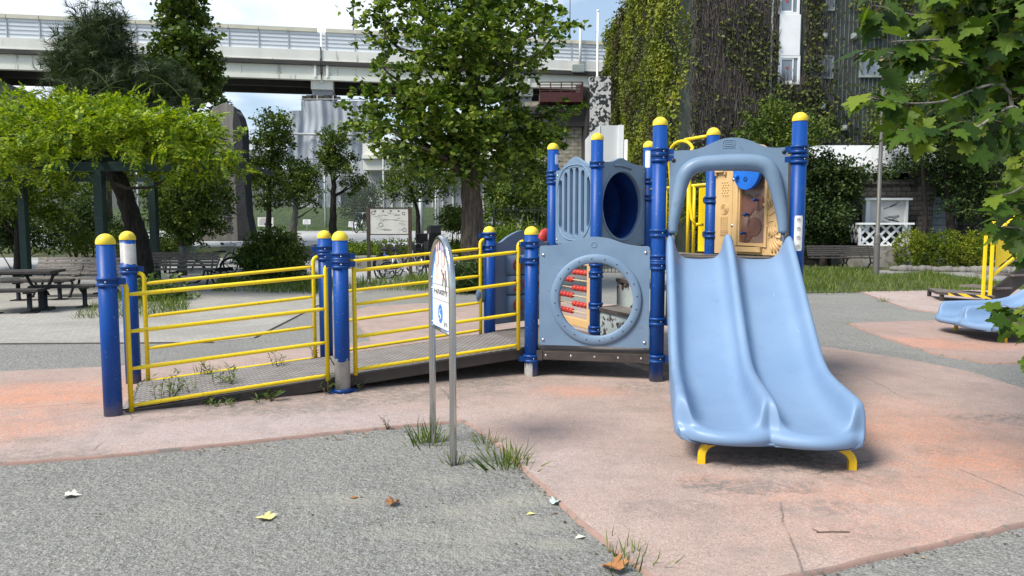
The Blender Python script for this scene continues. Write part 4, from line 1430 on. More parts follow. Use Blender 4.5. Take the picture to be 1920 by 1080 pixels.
# noughts-and-crosses panel H-F
oH, uH, nH = panel_frame(PH, PF, 0.0)
wHF = np.linalg.norm(PF - PH)
UH = lambda px, py: to_uv(px, py, PH, PF)
x0, x1 = .06, wHF - .05
zb = UH(940, 607)[1]
zt = UH(935, 455)[1]
zc = UH(978, 440)[1] + .05
wP = x1 - x0
top = smooth_loop([(x1, zt - .03), (x1 - .02, zt), (x1 - .12 * wP, zt), (x1 - .28 * wP, zc - .06), (x0 + .5 * wP, zc), (x0 + .28 * wP, zc - .06), (x0 + .12 * wP, zt), (x0 + .02, zt), (x0, zt - .03)], 4)
b = MB()
hx0, hx1, hz0, hz1 = x0 + .22, x1 - .22, UH(950, 590)[1], UH(950, 478)[1]
b.plate([(x0, zb), (x1, zb), (x1, zt - .03)] + top[1:], [[(hx0, hz0), (hx0, hz1), (hx1, hz1), (hx1, hz0)]], oH, uH, (0, 0, 1), .045, 0, nH)
NP = b.build('noughts_panel', M['plastic_dull'], PS, bevel=.008)
hh = (hz1 - hz0) / 3
ww = (hx1 - hx0) / 3
for r_ in range(3):
    for c_ in range(3):
        b = MB()
        ce = oH + uH * (hx0 + ww * (c_ + .5)) + np.array([0, 0, hz0 + hh * (r_ + .5)]) - nH * .01
        b.lathe([(.0, -hh * .47), (hh * .42, -hh * .47), (hh * .47, -hh * .44), (hh * .47, hh * .44), (hh * .42, hh * .47), (0, hh * .47)], ce, 20, 0)
        fr = ce + nH * (hh * .47 + .002)
        if (r_ + c_) % 2 == 0:
            b.lathe([(hh * .20, 0), (hh * .20, .004), (hh * .33, .004), (hh * .33, 0)], fr - nH * .012, 20, 1, True, M=np.stack([uH, (0, 0, 1), nH], axis=1))
        else:
            for s in (-1, 1):
                b.bar(fr - uH * hh * .26 + np.array([0, 0, -hh * .26 * s]) - nH * .006, fr + uH * hh * .26 + np.array([0, 0, hh * .26 * s]) - nH * .006, .03, .008, 1, up=nH)
        b.build('turning_block', [M['plastic_dull'], M['ink_red']], NP, world=True)
b = MB()
b.lathe([(0, .03), (.05, .028), (.085, .012), (.09, 0)], oH + np.array([0, 0, UH(905, 553)[1]]) - uH * .10 - nH * .02, 20, M=np.stack([uH, (0, 0, 1), nH], axis=1))
b.build('grey_disc', M['plastic_dull'], PS)
b = MB()
pr = aty(1024, 447, 9.6)
b.lathe([(.0, .05), (.07, .045), (.12, .02), (.13, -.02), (.11, -.04), (0, -.04)], pr, 20, M=np.stack([uH, (0, 0, 1), nH], axis=1))
b.build('steering_wheel', M['red'], PS)
# a low post carries the small wheel
b = MB()
b.tube([(pr[0], pr[1] + .05, 0), (pr[0], pr[1] + .05, pr[2])], .03, 10)
b.build('wheel_stem', M['blue_clamp'], PS)

# ---- tan activity panel C-B ---------------------------------------------------------
oC, uC, nC = panel_frame(PC, PB, 0.0)
wCB = np.linalg.norm(PB - PC)
UC = lambda px, py: to_uv(px, py, PC, PB)
b = MB()
x0, x1 = .07, wCB - .06
zb = ZH + .012
zt = 2.16
wP = x1 - x0
zc = UC(1425, 270)[1]
top = smooth_loop([(x1, zt - .05), (x1 - .03, zt), (x1 - .14 * wP, zt + .01), (x1 - .30 * wP, zc - .07), (x0 + .56 * wP, zc), (x0 + .34 * wP, zc - .07), (x0 + .18 * wP, zt), (x0 + .03, zt), (x0, zt - .05)], 4)
wl = [UC(*p) for p in ((1388, 457), (1434, 461), (1434, 322), (1388, 322))]
wx0, wx1 = wl[0][0], wl[1][0]
wz0, wz1 = wl[0][1] + .01, 2.10
b.plate([(x0, zb), (x1, zb), (x1, zt - .05)] + top[1:], [[(wx0, wz0), (wx0, wz1), (wx1, wz1), (wx1, wz0)]], oC + nC * .02, uC, (0, 0, 1), .06, 0, nC)
TN = b.build('activity_panel', M['tan'], PS, bevel=.012)
fr_ = oC + nC * .02


def on(a, z, h=0.0):
    return fr_ + uC * a + np.array([0, 0, z]) + nC * h


MC = np.stack([uC, (0, 0, 1), nC], axis=1)
b = MB()
b.plate([(wx0 - .02, wz0 - .02), (wx1 + .02, wz0 - .02), (wx1 + .02, wz1 + .02), (wx0 - .02, wz1 + .02)], [], fr_ - nC * .035, uC, (0, 0, 1), .012, 0, nC)
WN = b.build('window', M['gear_panel'], TN)
for px, py, r_ in ((1398, 385, .10), (1412, 425, .085), (1397, 440, .07), (1420, 380, .07)):
    a, z = UC(px, py)
    b = MB()
    gear = [((r_ + (.012 if k % 2 else 0)) * math.cos(2 * math.pi * k / 32), (r_ + (.012 if k % 2 else 0)) * math.sin(2 * math.pi * k / 32)) for k in range(32)]
    b.plate([(a + x, z + y) for x, y in gear if wx0 - .015 < a + x < wx1 + .015], [], fr_ - nC * .030 + nC * random.uniform(0, .003), uC, (0, 0, 1), .003, 0, nC)
    b.build('gear', M['gear_red'], WN)
b = MB()   # blue shield-shaped turning plate
sc_, sz = UC(1409, 330)
sw = .17
sh = [(sc_ + sw * math.cos(a), sz + .05 + (.30 if math.sin(a) < 0 else .10) * math.sin(a) * (1 if math.sin(a) > 0 else .62)) for a in np.linspace(0, 2 * math.pi, 28)[:-1]]
b.plate(sh, [], fr_ + nC * .055, uC, (0, 0, 1), .045, 0, nC)
b.lathe([(.0, .05), (.022, .045), (.026, .02), (.022, 0)], on(*UC(1393, 332), .05), 14, 0, M=MC)
b.lathe([(.012, .004), (.026, .004), (.03, -.01)], on(*UC(1408, 336), .055), 14, 1, M=MC)
SH = b.build('shield_dial', [M['blue_plastic'], M['blue_clamp']], TN, bevel=.008)
for px, py in ((1421, 375), (1403, 402), (1397, 437)):
    b = MB()
    b.lathe([(0, .045), (.014, .04), (.019, .025), (.012, .008), (.010, -.03)], on(*UC(px, py), 0), 12, M=MC)
    b.build('knob', M['blue_clamp'], TN)
b = MB()   # raised frame, ledge, handle and relief
wf = [(wx0 - .03, wz0 - .03), (wx1 + .03, wz0 - .03), (wx1 + .03, wz1), (wx0 - .03, wz1)]
b.tube([on(a, z, .004) for a, z in [wf[3], wf[0], wf[1], wf[2]]], .018, 8)
a_, z_ = UC(1384, 466)
a2_, z2_ = UC(1432, 470)
b.bar(on(a_, z_ - .004, .014), on(a2_, z_ - .004, .014), .045, .05)
b.bar(on(x0 + .015, 2.06, .02), on(x0 + .135, 2.06, .02), .035, .02)
for s in (.015, .135):
    b.bar(on(x0 + s, 2.02, .015), on(x0 + s, 2.07, .015), .03, .018)
zz = 2.13
for px in (1375, 1437):
    a, _ = UC(px, 400)
    b.bar(on(a, zb + .03, .0), on(a, zt - .06, .0), .014, .012, up=nC)
b.build('raised_frame', M['tan'], TN, bevel=.004)
b = MB()
cs, _ = UC(1361, 400)
for i in range(3):
    for j in range(6):
        z = UC(1361, 354)[1] + (2.5 - j) * .026
        b.sphere(on(cs + (i - 1) * .034 + (.012 if j % 2 else 0), z, 0), .012, (1, .6, 1), 8, 5)
zsp = UC(1361, 392)[1]
for r_ in (.012, .026, .040, .052):
    b.tube([on(cs + r_ * math.cos(t), zsp + r_ * math.sin(t), .002) for t in np.linspace(0, 2 * math.pi, 25)[:-1]], .0055, 6, closed=True)
for i in range(4):
    for j in range(7):
        z = UC(1361, 418)[1] + (3 - j) * .019
        b.box(on(cs + (i - 1.5) * .027, z, .002), (.012, .010, .011))
for j in range(4):
    z = UC(1361, 436)[1] + (1.5 - j) * .016
    b.bar(on(cs - .05, z, .002), on(cs + .05, z, .002), .010, .007)


b.build('relief_shapes', M['tan'], TN)


def hand(px, py, size, rot, mir=1):
    b = MB()
    a, z = UC(px, py)
    c_, s_ = math.cos(rot), math.sin(rot)
    tr = lambda x, y: on(a + (x * c_ * mir - y * s_) * size, z + (x * s_ * mir + y * c_) * size, .003)
    pal = [(-.22, -.28), (.2, -.28), (.26, .1), (-.26, .12)]
    b.tube([tr(*p) for p in pal], .006, 6, closed=True)
    for bx, ln, an in ((-.2, .42, .25), (-.07, .52, .08), (.07, .5, -.08), (.2, .38, -.22)):
        b.tube([tr(bx, .1), tr(bx + math.sin(-an) * ln, .1 + math.cos(an) * ln)], .0105, 6)
    b.tube([tr(.26, -.12), tr(.52, .12)], .011, 6)
    b.build('handprint_relief', M['tan'], TN)


hand(1448, 392, .17, .5)
hand(1450, 424, .17, -2.9)
hand(1452, 452, .18, -2.6, -1)
b = MB()
bolts(b, [UC(1378, 337), UC(1375, 423), UC(1437, 424)], fr_, uC, nC, 0, .014)
b.build('bolt', M['bolt'], TN)

# ---- yellow guard between C and D with arched handles ------------------------------
oY, uY, nY = panel_frame(PD, PC, 0.0)
UY = lambda px, py: to_uv(px, py, PD, PC)
b = MB()
zg = UY(1290, 349)[1]
ptY = lambda a, z, h=0.0: oY + uY * a + np.array([0, 0, z]) + nY * h
for px in (1248, 1290, 1301):
    a = UY(px, 400)[0]
    b.tube([ptY(a, ZH), ptY(a, zg + (.9 if px == 1290 else 0) * 0)], .017, 10)
aL, aR = UY(1248, 400)[0], wCB
b.tube([ptY(.06, zg), ptY(np.linalg.norm(PC - PD) - .06, zg)], .017, 10)
YG = b.build('guard_rail', M['yellow'], PS)
b = MB()
a0_, a1_ = UY(1311, 400)[0], UY(1326, 400)[0]
b.plate([(a0_, ZH + .02), (a1_ + .02, ZH + .02), (a1_ + .02, zg - .03), (a0_, zg - .03)], [], oY + nY * .01, uY, (0, 0, 1), .02, 0, nY)
b.build('guard_plate', M['yellow'], YG, bevel=.004)
# arched hand rails
zq = lambda px, py, d: aty(px, py, d)
dpt = 7.75
pts = [zq(1304, 421, dpt - .05), zq(1297, 410, dpt - .02), zq(1294, 380, dpt), zq(1293, 330, dpt), zq(1292, 295, dpt)]
for a in np.linspace(0, math.pi, 11)[1:]:
    c = zq(1277, 290, dpt + .3)
    rr = 17.0 * dpt / FPX
    pts.append(np.array([c[0] + rr * math.cos(a), c[1] + .35 * (a / math.pi - .5), c[2] + .145 * math.sin(a) ** .8]))
pts += [zq(1258, 350, dpt + .6), zq(1256, 450, dpt + .6), np.array([zq(1256, 450, dpt + .6)[0], dpt + .6, .95])]
b = MB()
b.tube(pts, .0175, 10)
b.tube([zq(1304, 421, dpt - .05), A3(PC, UC(1338, 421)[1]) + np.array([-.09, 0, 0])], .0175, 10)
b.build('arched_handrail', M['yellow'], PS)
b = MB()
tl = zq(1284, 262, dpt + .3)
b.tube([tl, A3(PC, tl[2] - .0) + np.array([-.06, 0, 0])], .0175, 10)
b.build('top_handrail', M['yellow'], PS)

# ---- double slide --------------------------------------------------------------------
sdir = unit(np.array([-0.174, -0.985, 0.0]))
sux = np.array([0.985, -0.174, 0.0])
s0 = np.array([PA[0], PA[1], 0.0]) + unit(np.array([*(PB - PA), 0])) * .640 + sdir * 0.02


def bedz(t):
    k = [(-.1, 1.205), (.0, 1.20), (.10, 1.165), (.25, 1.075), (.6, .845), (1.0, .590), (1.25, .44), (1.45, .345), (1.65, .298), (1.9, .272), (2.2, .256), (2.6, .250)]
    return float(np.interp(t, [a for a, _ in k], [c for _, c in k]))


def wallh(t):
    return float(np.interp(t, [-.1, .0, .15, .5, 1.0, 1.4, 1.7, 2.0, 2.2, 2.30, 2.34, 2.38, 2.42, 2.5], [.225, .225, .215, .195, .165, .145, .165, .185, .188, .188, .186, .180, .150, .0]))


def wk(t):
    return float(np.interp(t, [0, 1.3, 1.8, 2.3], [1.0, 1.0, 1.2, 1.35]))


def section(t):
    """half cross-section from the outer skirt to the middle: (across, height over bed)"""
    h = wallh(t)
    k = wk(t)
    hw = .535 + .012 * (k - 1)
    lo = -.075
    tw = .030 * k
    right = [(hw + .030, lo), (hw + .036, lo + .03), (hw + .034, h - .05), (hw + .022, h - .012), (hw, h), (hw - tw, h - .010), (hw - tw - .022, h * .62), (hw - tw - .045, h * .22 + .004), (hw - tw - .10, .006), (hw - .20, .0), (.26, -.004), (.16, .0), (.030 + tw + .030, .012), (.022 + tw, h * .40), (.010 + tw, h * .85), (tw * .55, h), (0.0, h + .003)]
    return right


ts = [-.06, -.03, .0, .06, .12, .2, .35, .55, .8, 1.05, 1.25, 1.38, 1.5, 1.62, 1.75, 1.9, 2.05, 2.18, 2.28, 2.34, 2.37, 2.39, 2.41]


def slide_mesh(org, across, down, wid=1.0):
    """moulded double chute: sections from the top edge to a thick rolled, scalloped lip"""
    rows = []

    def place(a, t, z, g):
        lob = .085 * math.sin(min(1, abs(a) / .53) * math.pi) ** .8 - .035 * (abs(a) / .57) ** 5
        a = a * (1 - .07 * max(0, (t - 2.41) / .1) ** 1.5)
        return org + across * a * wid + down * (t + g * lob) + np.array([0, 0, z])
    for t in ts:
        sec = section(t)
        full = [(-a, z) for a, z in sec] + sec[-2::-1]
        g = min(1, max(0, (t - 1.9) / .5)) ** 2
        ud = -.095 - .005 * min(1, max(0, (t - 1.5) / .6))
        full = full + [(.50, ud), (.26, ud), (0, ud + .04 * g), (-.26, ud), (-.50, ud)]
        rows.append([place(a, t, bedz(t) + z, g) for a, z in full])
    nt_ = len(full) - 5
    zb = bedz(2.43)
    # the side walls drop steeply into the lip, then the lip rolls under
    for t, k, dz in ((2.43, .55, 0), (2.445, .16, 0), (2.46, .04, -.002), (2.485, .01, -.010), (2.503, 0, -.028), (2.508, 0, -.050), (2.500, 0, -.072), (2.478, 0, -.090)):
        row = []
        for j, (a, z) in enumerate(full):
            if j < nt_:
                row.append(place(a, t, zb + (max(0, z) * k * 1.25 + dz if z > -.04 else min(dz - .004, z * (1 if t < 2.48 else 0) + dz * .2)) if z > -.04 or t < 2.48 else zb + dz - .001, 1))
            else:
                row.append(place(a, min(t, 2.485), zb - .096 + (.04 if a == 0 else 0), 1))
        rows.append(row)
    nc = len(rows[0])
    fs = [(i * nc + j, i * nc + (j + 1) % nc, (i + 1) * nc + (j + 1) % nc, (i + 1) * nc + j) for i in range(len(rows) - 1) for j in range(nc)]
    e0 = (len(rows) - 1) * nc
    fs.append(tuple(range(e0, e0 + nc))[::-1])
    b = MB()
    b.add([p for r_ in rows for p in r_], fs, 0, True)
    return b


b = slide_mesh(s0, sux, sdir)
SLD = b.build('double_slide', M['plastic'], PS, sub=2)
# bent yellow feet
for px, py, sg in ((1315, 868, 1), (1597, 880, -1)):
    g0 = atz(px, py, PADZ)
    b = MB()
    pts = [g0 + (0, 0, -.02), g0 + (0, 0, .05)]
    for a in np.linspace(0, math.pi / 2, 7)[1:]:
        pts.append(g0 + np.array([0, 0, .05]) + (sux * sg * .85 + np.array([0, .45, 0])) * .10 * (1 - math.cos(a)) + np.array([0, 0, .075 * math.sin(a)]))
    pts.append(pts[-1] + (sux * sg * .85 + np.array([0, .5, .1])) * .10)
    k = len(pts)
    vs, fs = [], []
    for i, p in enumerate(pts):
        d = unit(pts[min(i + 1, k - 1)] - pts[max(i - 1, 0)])
        s_ = np.array([.174, .985, 0])
        up_ = np.cross(s_, d)
        for a, c in ((-.026, -.023), (.026, -.023), (.026, .023), (-.026, .023)):
            vs.append(p + s_ * a + up_ * c)
    for i in range(k - 1):
        for j in range(4):
            j2 = (j + 1) % 4
            fs.append((i * 4 + j, i * 4 + j2, i * 4 + 4 + j2, i * 4 + 4 + j))
    fs += [(0, 1, 2, 3), tuple(range(4 * k - 4, 4 * k))]
    b.add(vs, fs)
    b.build('foot', M['yellow_dark'], SLD, bevel=.004)

# ---- slide hood ------------------------------------------------------------------------
oS, uS, nS = panel_frame(PA, PB, 0.02)
US = lambda px, py: to_uv(px, py, PA, PB, 0.02)
outp = [(1256, 290), (1259, 284), (1275, 282), (1298, 281), (1318, 276), (1335, 268), (1352, 261), (1370, 258), (1390, 259), (1408, 264), (1425, 271), (1442, 276), (1458, 277), (1474, 276), (1478, 281), (1478, 330), (1476, 400), (1474, 437), (1462, 437)]
innp = [(1462, 432), (1458, 405), (1453, 375), (1449, 350), (1442, 334), (1430, 325), (1412, 321), (1370, 320), (1330, 320), (1312, 322), (1298, 330), (1289, 345), (1281, 375), (1274, 405), (1269, 435), (1255, 435), (1255, 400), (1256, 340)]
loop = smooth_loop([US(*p) for p in outp[:15]], 3) + [US(*p) for p in outp[15:]] + smooth_loop([US(*p) for p in innp[:15]], 2) + [US(*p) for p in innp[15:]]
b = MB()
b.plate(loop, [], oS, uS, (0, 0, 1), .04, 0, nS)
HD = b.build('slide_hood', M['plastic_grey'], PS, bevel=.008)
b = MB()   # bulging arch along the opening
arch = [(1262, 437), (1263, 415), (1268, 390), (1274, 360), (1281, 335), (1292, 318), (1310, 309), (1335, 306), (1370, 304), (1405, 304), (1428, 308), (1442, 318), (1451, 336), (1458, 362), (1464, 392), (1467, 415), (1468, 437)]
ap = smooth_loop([US(*p) for p in arch], 3)
rr = []
for i, (a, z) in enumerate(ap):
    t = i / (len(ap) - 1)
    e = min(t, 1 - t)
    rr.append(.042 + .030 * min(1, e / .28))
b.tube([oS + uS * a + np.array([0, 0, z]) + nS * .012 for a, z in ap], rr, 16)
b.build('arch_bulge', M['plastic_grey'], HD)
b = MB()
bolts(b, [US(1263, 301), US(1470, 285)], oS, uS, nS, 0, .016)
b.build('bolt', M['black_metal'], HD)
b = MB()   # moulded maker's emblem: a rounded bar with an inner slot
ec = US(1367, 268)
for w_, h_, r_ in ((.055, .027, .004), (.036, .010, .003)):
    lp = []
    for a in np.linspace(0, 2 * math.pi, 33)[:-1]:
        c_, s_ = math.cos(a), math.sin(a)
        lp.append(oS + uS * (ec[0] + w_ * math.copysign(abs(c_) ** .55, c_)) + np.array([0, 0, ec[1] + h_ * math.copysign(abs(s_) ** .55, s_)]) + nS * .001)
    b.tube(lp, r_, 6, closed=True)
b.bar(oS + uS * (ec[0] - .055) + np.array([0, 0, ec[1] - .042]) + nS * .001, oS + uS * (ec[0] + .055) + np.array([0, 0, ec[1] - .042]) + nS * .001, .006, .006)
b.build('emblem', M['plastic_grey'], HD)
for px in (1262, 1468):
    a, z = US(px, 437)
    b = MB()
    b.tube([oS + uS * a + np.array([0, 0, z - .075]), oS + uS * a + np.array([0, 0, z + .01])], .020, 12)
    b.build('support_pin', M['bolt'], HD)

# ------------------------------------------------------------------ lettering
def text_mesh(name, body, size, o, u, v, m, parent, align='CENTER', ext=0.0008, squash=1.0):
    cu = bpy.data.curves.new(name, 'FONT')
    cu.body = body
    cu.size = size
    cu.align_x = align
    cu.align_y = 'CENTER'
    cu.extrude = ext
    tmp = bpy.data.objects.new(name + '_tmp', cu)
    COL.objects.link(tmp)
    bpy.context.view_layer.update()
    me = bpy.data.meshes.new_from_object(tmp.evaluated_get(bpy.context.evaluated_depsgraph_get()))
    bpy.data.objects.remove(tmp)
    bpy.data.curves.remove(cu)
    off = np.asarray(ORG.get(parent.name, (0, 0, 0)) if parent else (0, 0, 0))
    o, u, v = np.asarray(o, float), unit(u), unit(v)
    n = np.cross(u, v)
    for vx in me.vertices:
        c = vx.co
        vx.co = Vector(o + u * c.x * squash + v * c.y + n * c.z - off)
    me.materials.clear()
    me.materials.append(m)
    me.name = name
    ob = bpy.data.objects.new(name, me)
    COL.objects.link(ob)
    if parent:
        ob.parent = parent
        ORG[ob.name] = tuple(off)
    return ob


# ------------------------------------------------------------------ stainless sign in front of the ramp
SL, SR = atz(812, 830), atz(850, 872)
sc0 = (SL + SR) / 2
SG = thing('playground_sign', 'arched stainless steel notice sign on two tube legs in the gravel before the ramp', 'sign', sc0)
su = unit(SR - SL)
sn = np.array([su[1], -su[0], 0.0])
if sn.dot(-sc0) < 0:
    sn = -sn
half = np.linalg.norm(SR - SL) / 2
ztop = aty(835, 447, sc0[1])[2]
zbr = aty(826, 610, (SL[1] + .0))[2]
zsh = ztop - half * 1.22
sp = lambda a, z, h=0.0: np.array([sc0[0], sc0[1], 0]) + su * a + np.array([0, 0, z]) + sn * h
pts = [sp(-half, -.05), sp(-half, .3), sp(-half, .7), sp(-half, zsh)]
pts += [sp(-half * math.cos(a), zsh + half * 1.22 * math.sin(a)) for a in np.linspace(0, math.pi, 20)[1:-1]]
pts += [sp(half, zsh), sp(half, .7), sp(half, .3), sp(half, -.05)]
b = MB()
b.tube(pts, .0225, 16)
b.build('frame', M['steel'], SG)
b = MB()
b.tube([sp(-half, zbr), sp(half, zbr)], .012, 10)
b.build('crossbar', M['steel'], SG)
ph = half - .030
zb_, zs_ = zbr + .014, zsh
pan = [(-ph, zb_), (ph, zb_), (ph, zs_)] + [(ph * math.cos(a), zs_ + ph * 1.22 * math.sin(a)) for a in np.linspace(0, math.pi, 25)[1:-1]] + [(-ph, zs_)]
O_ = np.array([sc0[0], sc0[1], 0.0])
b = MB()
sgu = su if np.dot(np.cross(su, (0, 0, 1)), sn) > 0 else -su
flip = 1 if sgu is su else -1
b.plate([(a * flip, z) for a, z in pan], [], O_ + sn * .006, sgu, (0, 0, 1), .010, 0, sn)
PN = b.build('panel', M['ink_blue'], SG)
i_ = .028
pan2 = [(-ph + i_, zb_ + .004), (ph - .004, zb_ + .004), (ph - .004, zs_ - .02)] + [(.012 + (ph - .016) * math.cos(a), zs_ - .02 + (ph * 1.22 - .02) * math.sin(a)) for a in np.linspace(0.02, math.pi - .02, 25)] + [(-ph + i_, zs_ - .02)]
b = MB()
b.plate([(a * flip, z) for a, z in pan2], [], O_ + sn * .0072, sgu, (0, 0, 1), .001, 0, sn)
b.build('printed_face', M['white_sticker'], PN)
fl = lambda a, z, h=.0085: O_ + sgu * a * flip + np.array([0, 0, z]) + sn * h
b = MB()
zl1 = zb_ + .285
zl2 = zb_ + .185
for z in (zl1, zl2):
    b.bar(fl(-ph + i_, z), fl(ph - .005, z), .001, .0035)
b.build('rule_line', M['ink_grey'], PN)
# two plain pink animal pictograms
for cx_, lean in ((-.075, .03), (.075, -.04)):
    b = MB()
    z0 = zl1 + .17
    E_ = lambda x, z, rx, rz, h, n_: b.plate([((x + rx * math.cos(a)) * flip, z + rz * math.sin(a)) for a in np.linspace(0, 2 * math.pi, n_)[:-1]], [], O_ + sn * h, sgu, (0, 0, 1), .001, 0, sn)
    E_(cx_, z0, .046, .052, .0086, 22)
    E_(cx_, z0 - .075, .036, .046, .0083, 20)
    for s in (-1, 1):
        E_(cx_ + lean * .5 + s * .022, z0 + .085, .013, .055, .0090, 16)
        E_(cx_ + s * .030, z0 - .125, .018, .014, .0090, 12)
    b.tube([fl(cx_ + .046 * math.cos(a), z0 + .052 * math.sin(a), .0088) for a in np.linspace(0, 2 * math.pi, 22)[:-1]], .0014, 5, 1, closed=True)
    b.build('animal_pictogram', [M['ink_pink'], M['ink_red']], PN)
b = MB()
for p, q in (((.03, .10), (.12, .04)), ((.12, .04), (.14, -.03)), ((.06, .0), (.10, .08)), ((.13, .10), (.16, .0))):
    b.bar(fl(p[0], zl1 + p[1], .0090), fl(q[0], zl1 + q[1], .0090), .002, .010)
b.build('cycle_pictogram', M['ink_dark'], PN)
text_mesh('lettering', '3〜6さいむけです', .043, fl(.01, zl1 - .05, .0088), sgu, (0, 0, 1), M['ink_dark'], PN)
b = MB()
b.plate([((0.0 + .055 * math.cos(a)) * flip, zb_ + .095 + .062 * math.sin(a)) for a in np.linspace(0, 2 * math.pi, 28)[:-1]], [], O_ + sn * .0086, sgu, (0, 0, 1), .001, 0, sn)
b.build('round_emblem', M['ink_blue'], PN)
b = MB()
b.tube([fl(.012, zb_ + .125, .0092), fl(-.012, zb_ + .115, .0092), fl(-.012, zb_ + .09, .0092), fl(.012, zb_ + .085, .0092), fl(.012, zb_ + .062, .0092), fl(-.015, zb_ + .060, .0092)], .004, 6)
b.build('emblem_mark', M['white_sticker'], PN)
b = MB()
for k, (p, q) in enumerate((((.09, .06), (.10, .02)), ((.10, .02), (.12, .05)), ((.14, .05), (.165, .05)), ((.14, .03), (.165, .03)), ((.14, .05), (.14, .03)), ((.165, .05), (.165, .03)))):
    b.bar(fl(p[0], zb_ + p[1], .009), fl(q[0], zb_ + q[1], .009), .002, .005)
b.build('small_mark', M['ink_grey'], PN)
b = MB()
for z in (zb_ + .02, zb_ + .25, zb_ + .5, zs_ + .05):
    b.lathe([(0, .006), (.006, .005), (.008, 0)], fl(-ph + .012, z, .007), 8, M=np.stack([sgu, (0, 0, 1), sn], axis=1))
b.build('rivet', M['bolt'], PN)

# ------------------------------------------------------------------ second play structure, at the right edge
l1, l2 = atz(1792, 620, .02), atz(1884, 642, .02)
PS2 = thing('play_structure', 'partly hidden climbing frame behind plane leaves with blue slide, dark deck and yellow rail', 'play structure', (l2[0] + 1.2, l2[1] + .8, 0))
d2 = unit(np.array([1.0, 0.45, 0]))          # the slide climbs away to the right
w2 = np.array([-d2[1], d2[0], 0])
mid2 = (np.array([*l1[:2], 0]) + np.array([*l2[:2], 0])) / 2
acr = unit(np.array([*(l2 - l1)[:2], 0]))
run = np.array([acr[1], -acr[0], 0.0])
run = run if run[0] < 0 else -run
run = unit(run)                               # direction down the slide
s0b = mid2 - run * 2.22
hw2 = np.linalg.norm((l2 - l1)[:2]) / .9
b = slide_mesh(s0b, acr, run, hw2)
SLD2 = b.build('double_slide', M['plastic'], PS2, sub=2)
for p in (l1, l2):
    b = MB()
    q = np.array([p[0], p[1], 0.0])
    b.bar(q + (0, 0, .0), q + (0, 0, .14), .06, .03, up=run)
    b.bar(q + np.array([0, 0, .13]), q - run * .06 + np.array([0, 0, .20]), .06, .03)
    b.build('foot', M['yellow_dark'], SLD2, bevel=.004)
# step deck with hazard stripes
zd = .20


def mat_hazard():
    m, nt, out = new_mat('hazard_tape')
    pos = wpos(nt)
    s = nd(nt, 'ShaderNodeSeparateXYZ', ins={0: pos})
    v = mth(nt, 'FRACT', mth(nt, 'MULTIPLY', mth(nt, 'ADD', mth(nt, 'ADD', s.outputs[0], s.outputs[1]), mth(nt, 'MULTIPLY', s.outputs[2], -1.2)), 6.5))
    col = mixc(nt, mth(nt, 'GREATER_THAN', v, 0.5), (0.02, 0.02, 0.02), (0.78, 0.46, 0.02))
    b = nd(nt, 'ShaderNodeBsdfPrincipled', ins={'Base Color': col, 'Roughness': 0.5})
    nt.links.new(b.outputs[0], out.inputs[0])
    return m


M['hazard'] = mat_hazard()
c1 = atz(1866, 556, zd)[:2]
c0 = atz(1756, 547, zd)[:2]
back = np.array([.25, 1.35])
c3, c2 = c0 + np.array([.35, .95]), c1 + np.array([.45, .95])
deck('step_deck', [A3(c0, zd), A3(c1, zd), A3(c2, zd), A3(c3, zd)], .05, [M['deck'], M['deck_dark']], (1, 0), PS2)
fd2 = unit(np.array([*(c1 - c0), 0]))
fn2 = np.array([fd2[1], -fd2[0], 0])
b = MB()
b.bar(A3(c0, zd - .025) + fd2 * .25 + fn2 * .004, A3(c1, zd - .025) - fd2 * .06 + fn2 * .004, .006, .055)
b.build('hazard_tape', M['hazard'], PS2)
for p in (A3(c0, 0) + fd2 * .08 - fn2 * .05, A3(c1, 0) - fd2 * .05 - fn2 * .05, A3(c3, 0) + fd2 * .05):
    b = MB()
    b.bar(p, p + np.array([0, 0, zd - .02]), .06, .06)
    b.build('deck_leg', M['deck_dark'], PS2)
# stair side and yellow rail going up to the right
q0 = A3(c1, zd) - fd2 * .05 + np.array([0, .25, 0])
dr = unit(np.array([.9, .35, 0.0]))
b = MB()
b.plate([(0, -.0), (2.2, 1.25), (2.2, .85), (.35, -.18), (0, -.18)], [], q0 + dr * .10, dr, (0, 0, 1), .05)
b.build('stair_side', M['deck_dark'], PS2)
for k in range(4):
    b = MB()
    p = q0 + dr * (.35 + .42 * k) + np.array([0, .35, .12 + .24 * k])
    b.box(p, (.40, .8, .035), rz=math.atan2(dr[1], dr[0]))
    b.build('step', M['deck'], PS2)
b = MB()
pz1 = aty(1860, 442, q0[1])
b.bar(np.array([q0[0] - .02, q0[1], zd - .06]), np.array([q0[0] - .02, q0[1], pz1[2]]), .055, .045)
b.bar(np.array([q0[0] + .10, q0[1] - .02, zd - .10]), np.array([q0[0] + .10, q0[1] - .02, aty(1868, 415, q0[1])[2]]), .055, .045)
b.build('rail_post', M['yellow'], PS2, bevel=.004)
b = MB()
e = q0 + dr * .12 + np.array([0, -.02, .33])
b.bar(e, e + dr * 1.9 + np.array([0, 0, 1.1]), .05, .045)
e2 = e + np.array([0, 0, .80])
b.bar(e2, e2 + dr * 1.9 + np.array([0, 0, 1.1]), .05, .045)
b.build('rail', M['yellow'], PS2, bevel=.004)
b = MB()
b.plate([(.16, .20), (1.6, 1.04), (1.6, 1.55), (.16, .72)], [], e + np.array([0, .01, -.03]), dr, (0, 0, 1), .02)
b.build('rail_panel', M['yellow'], PS2)


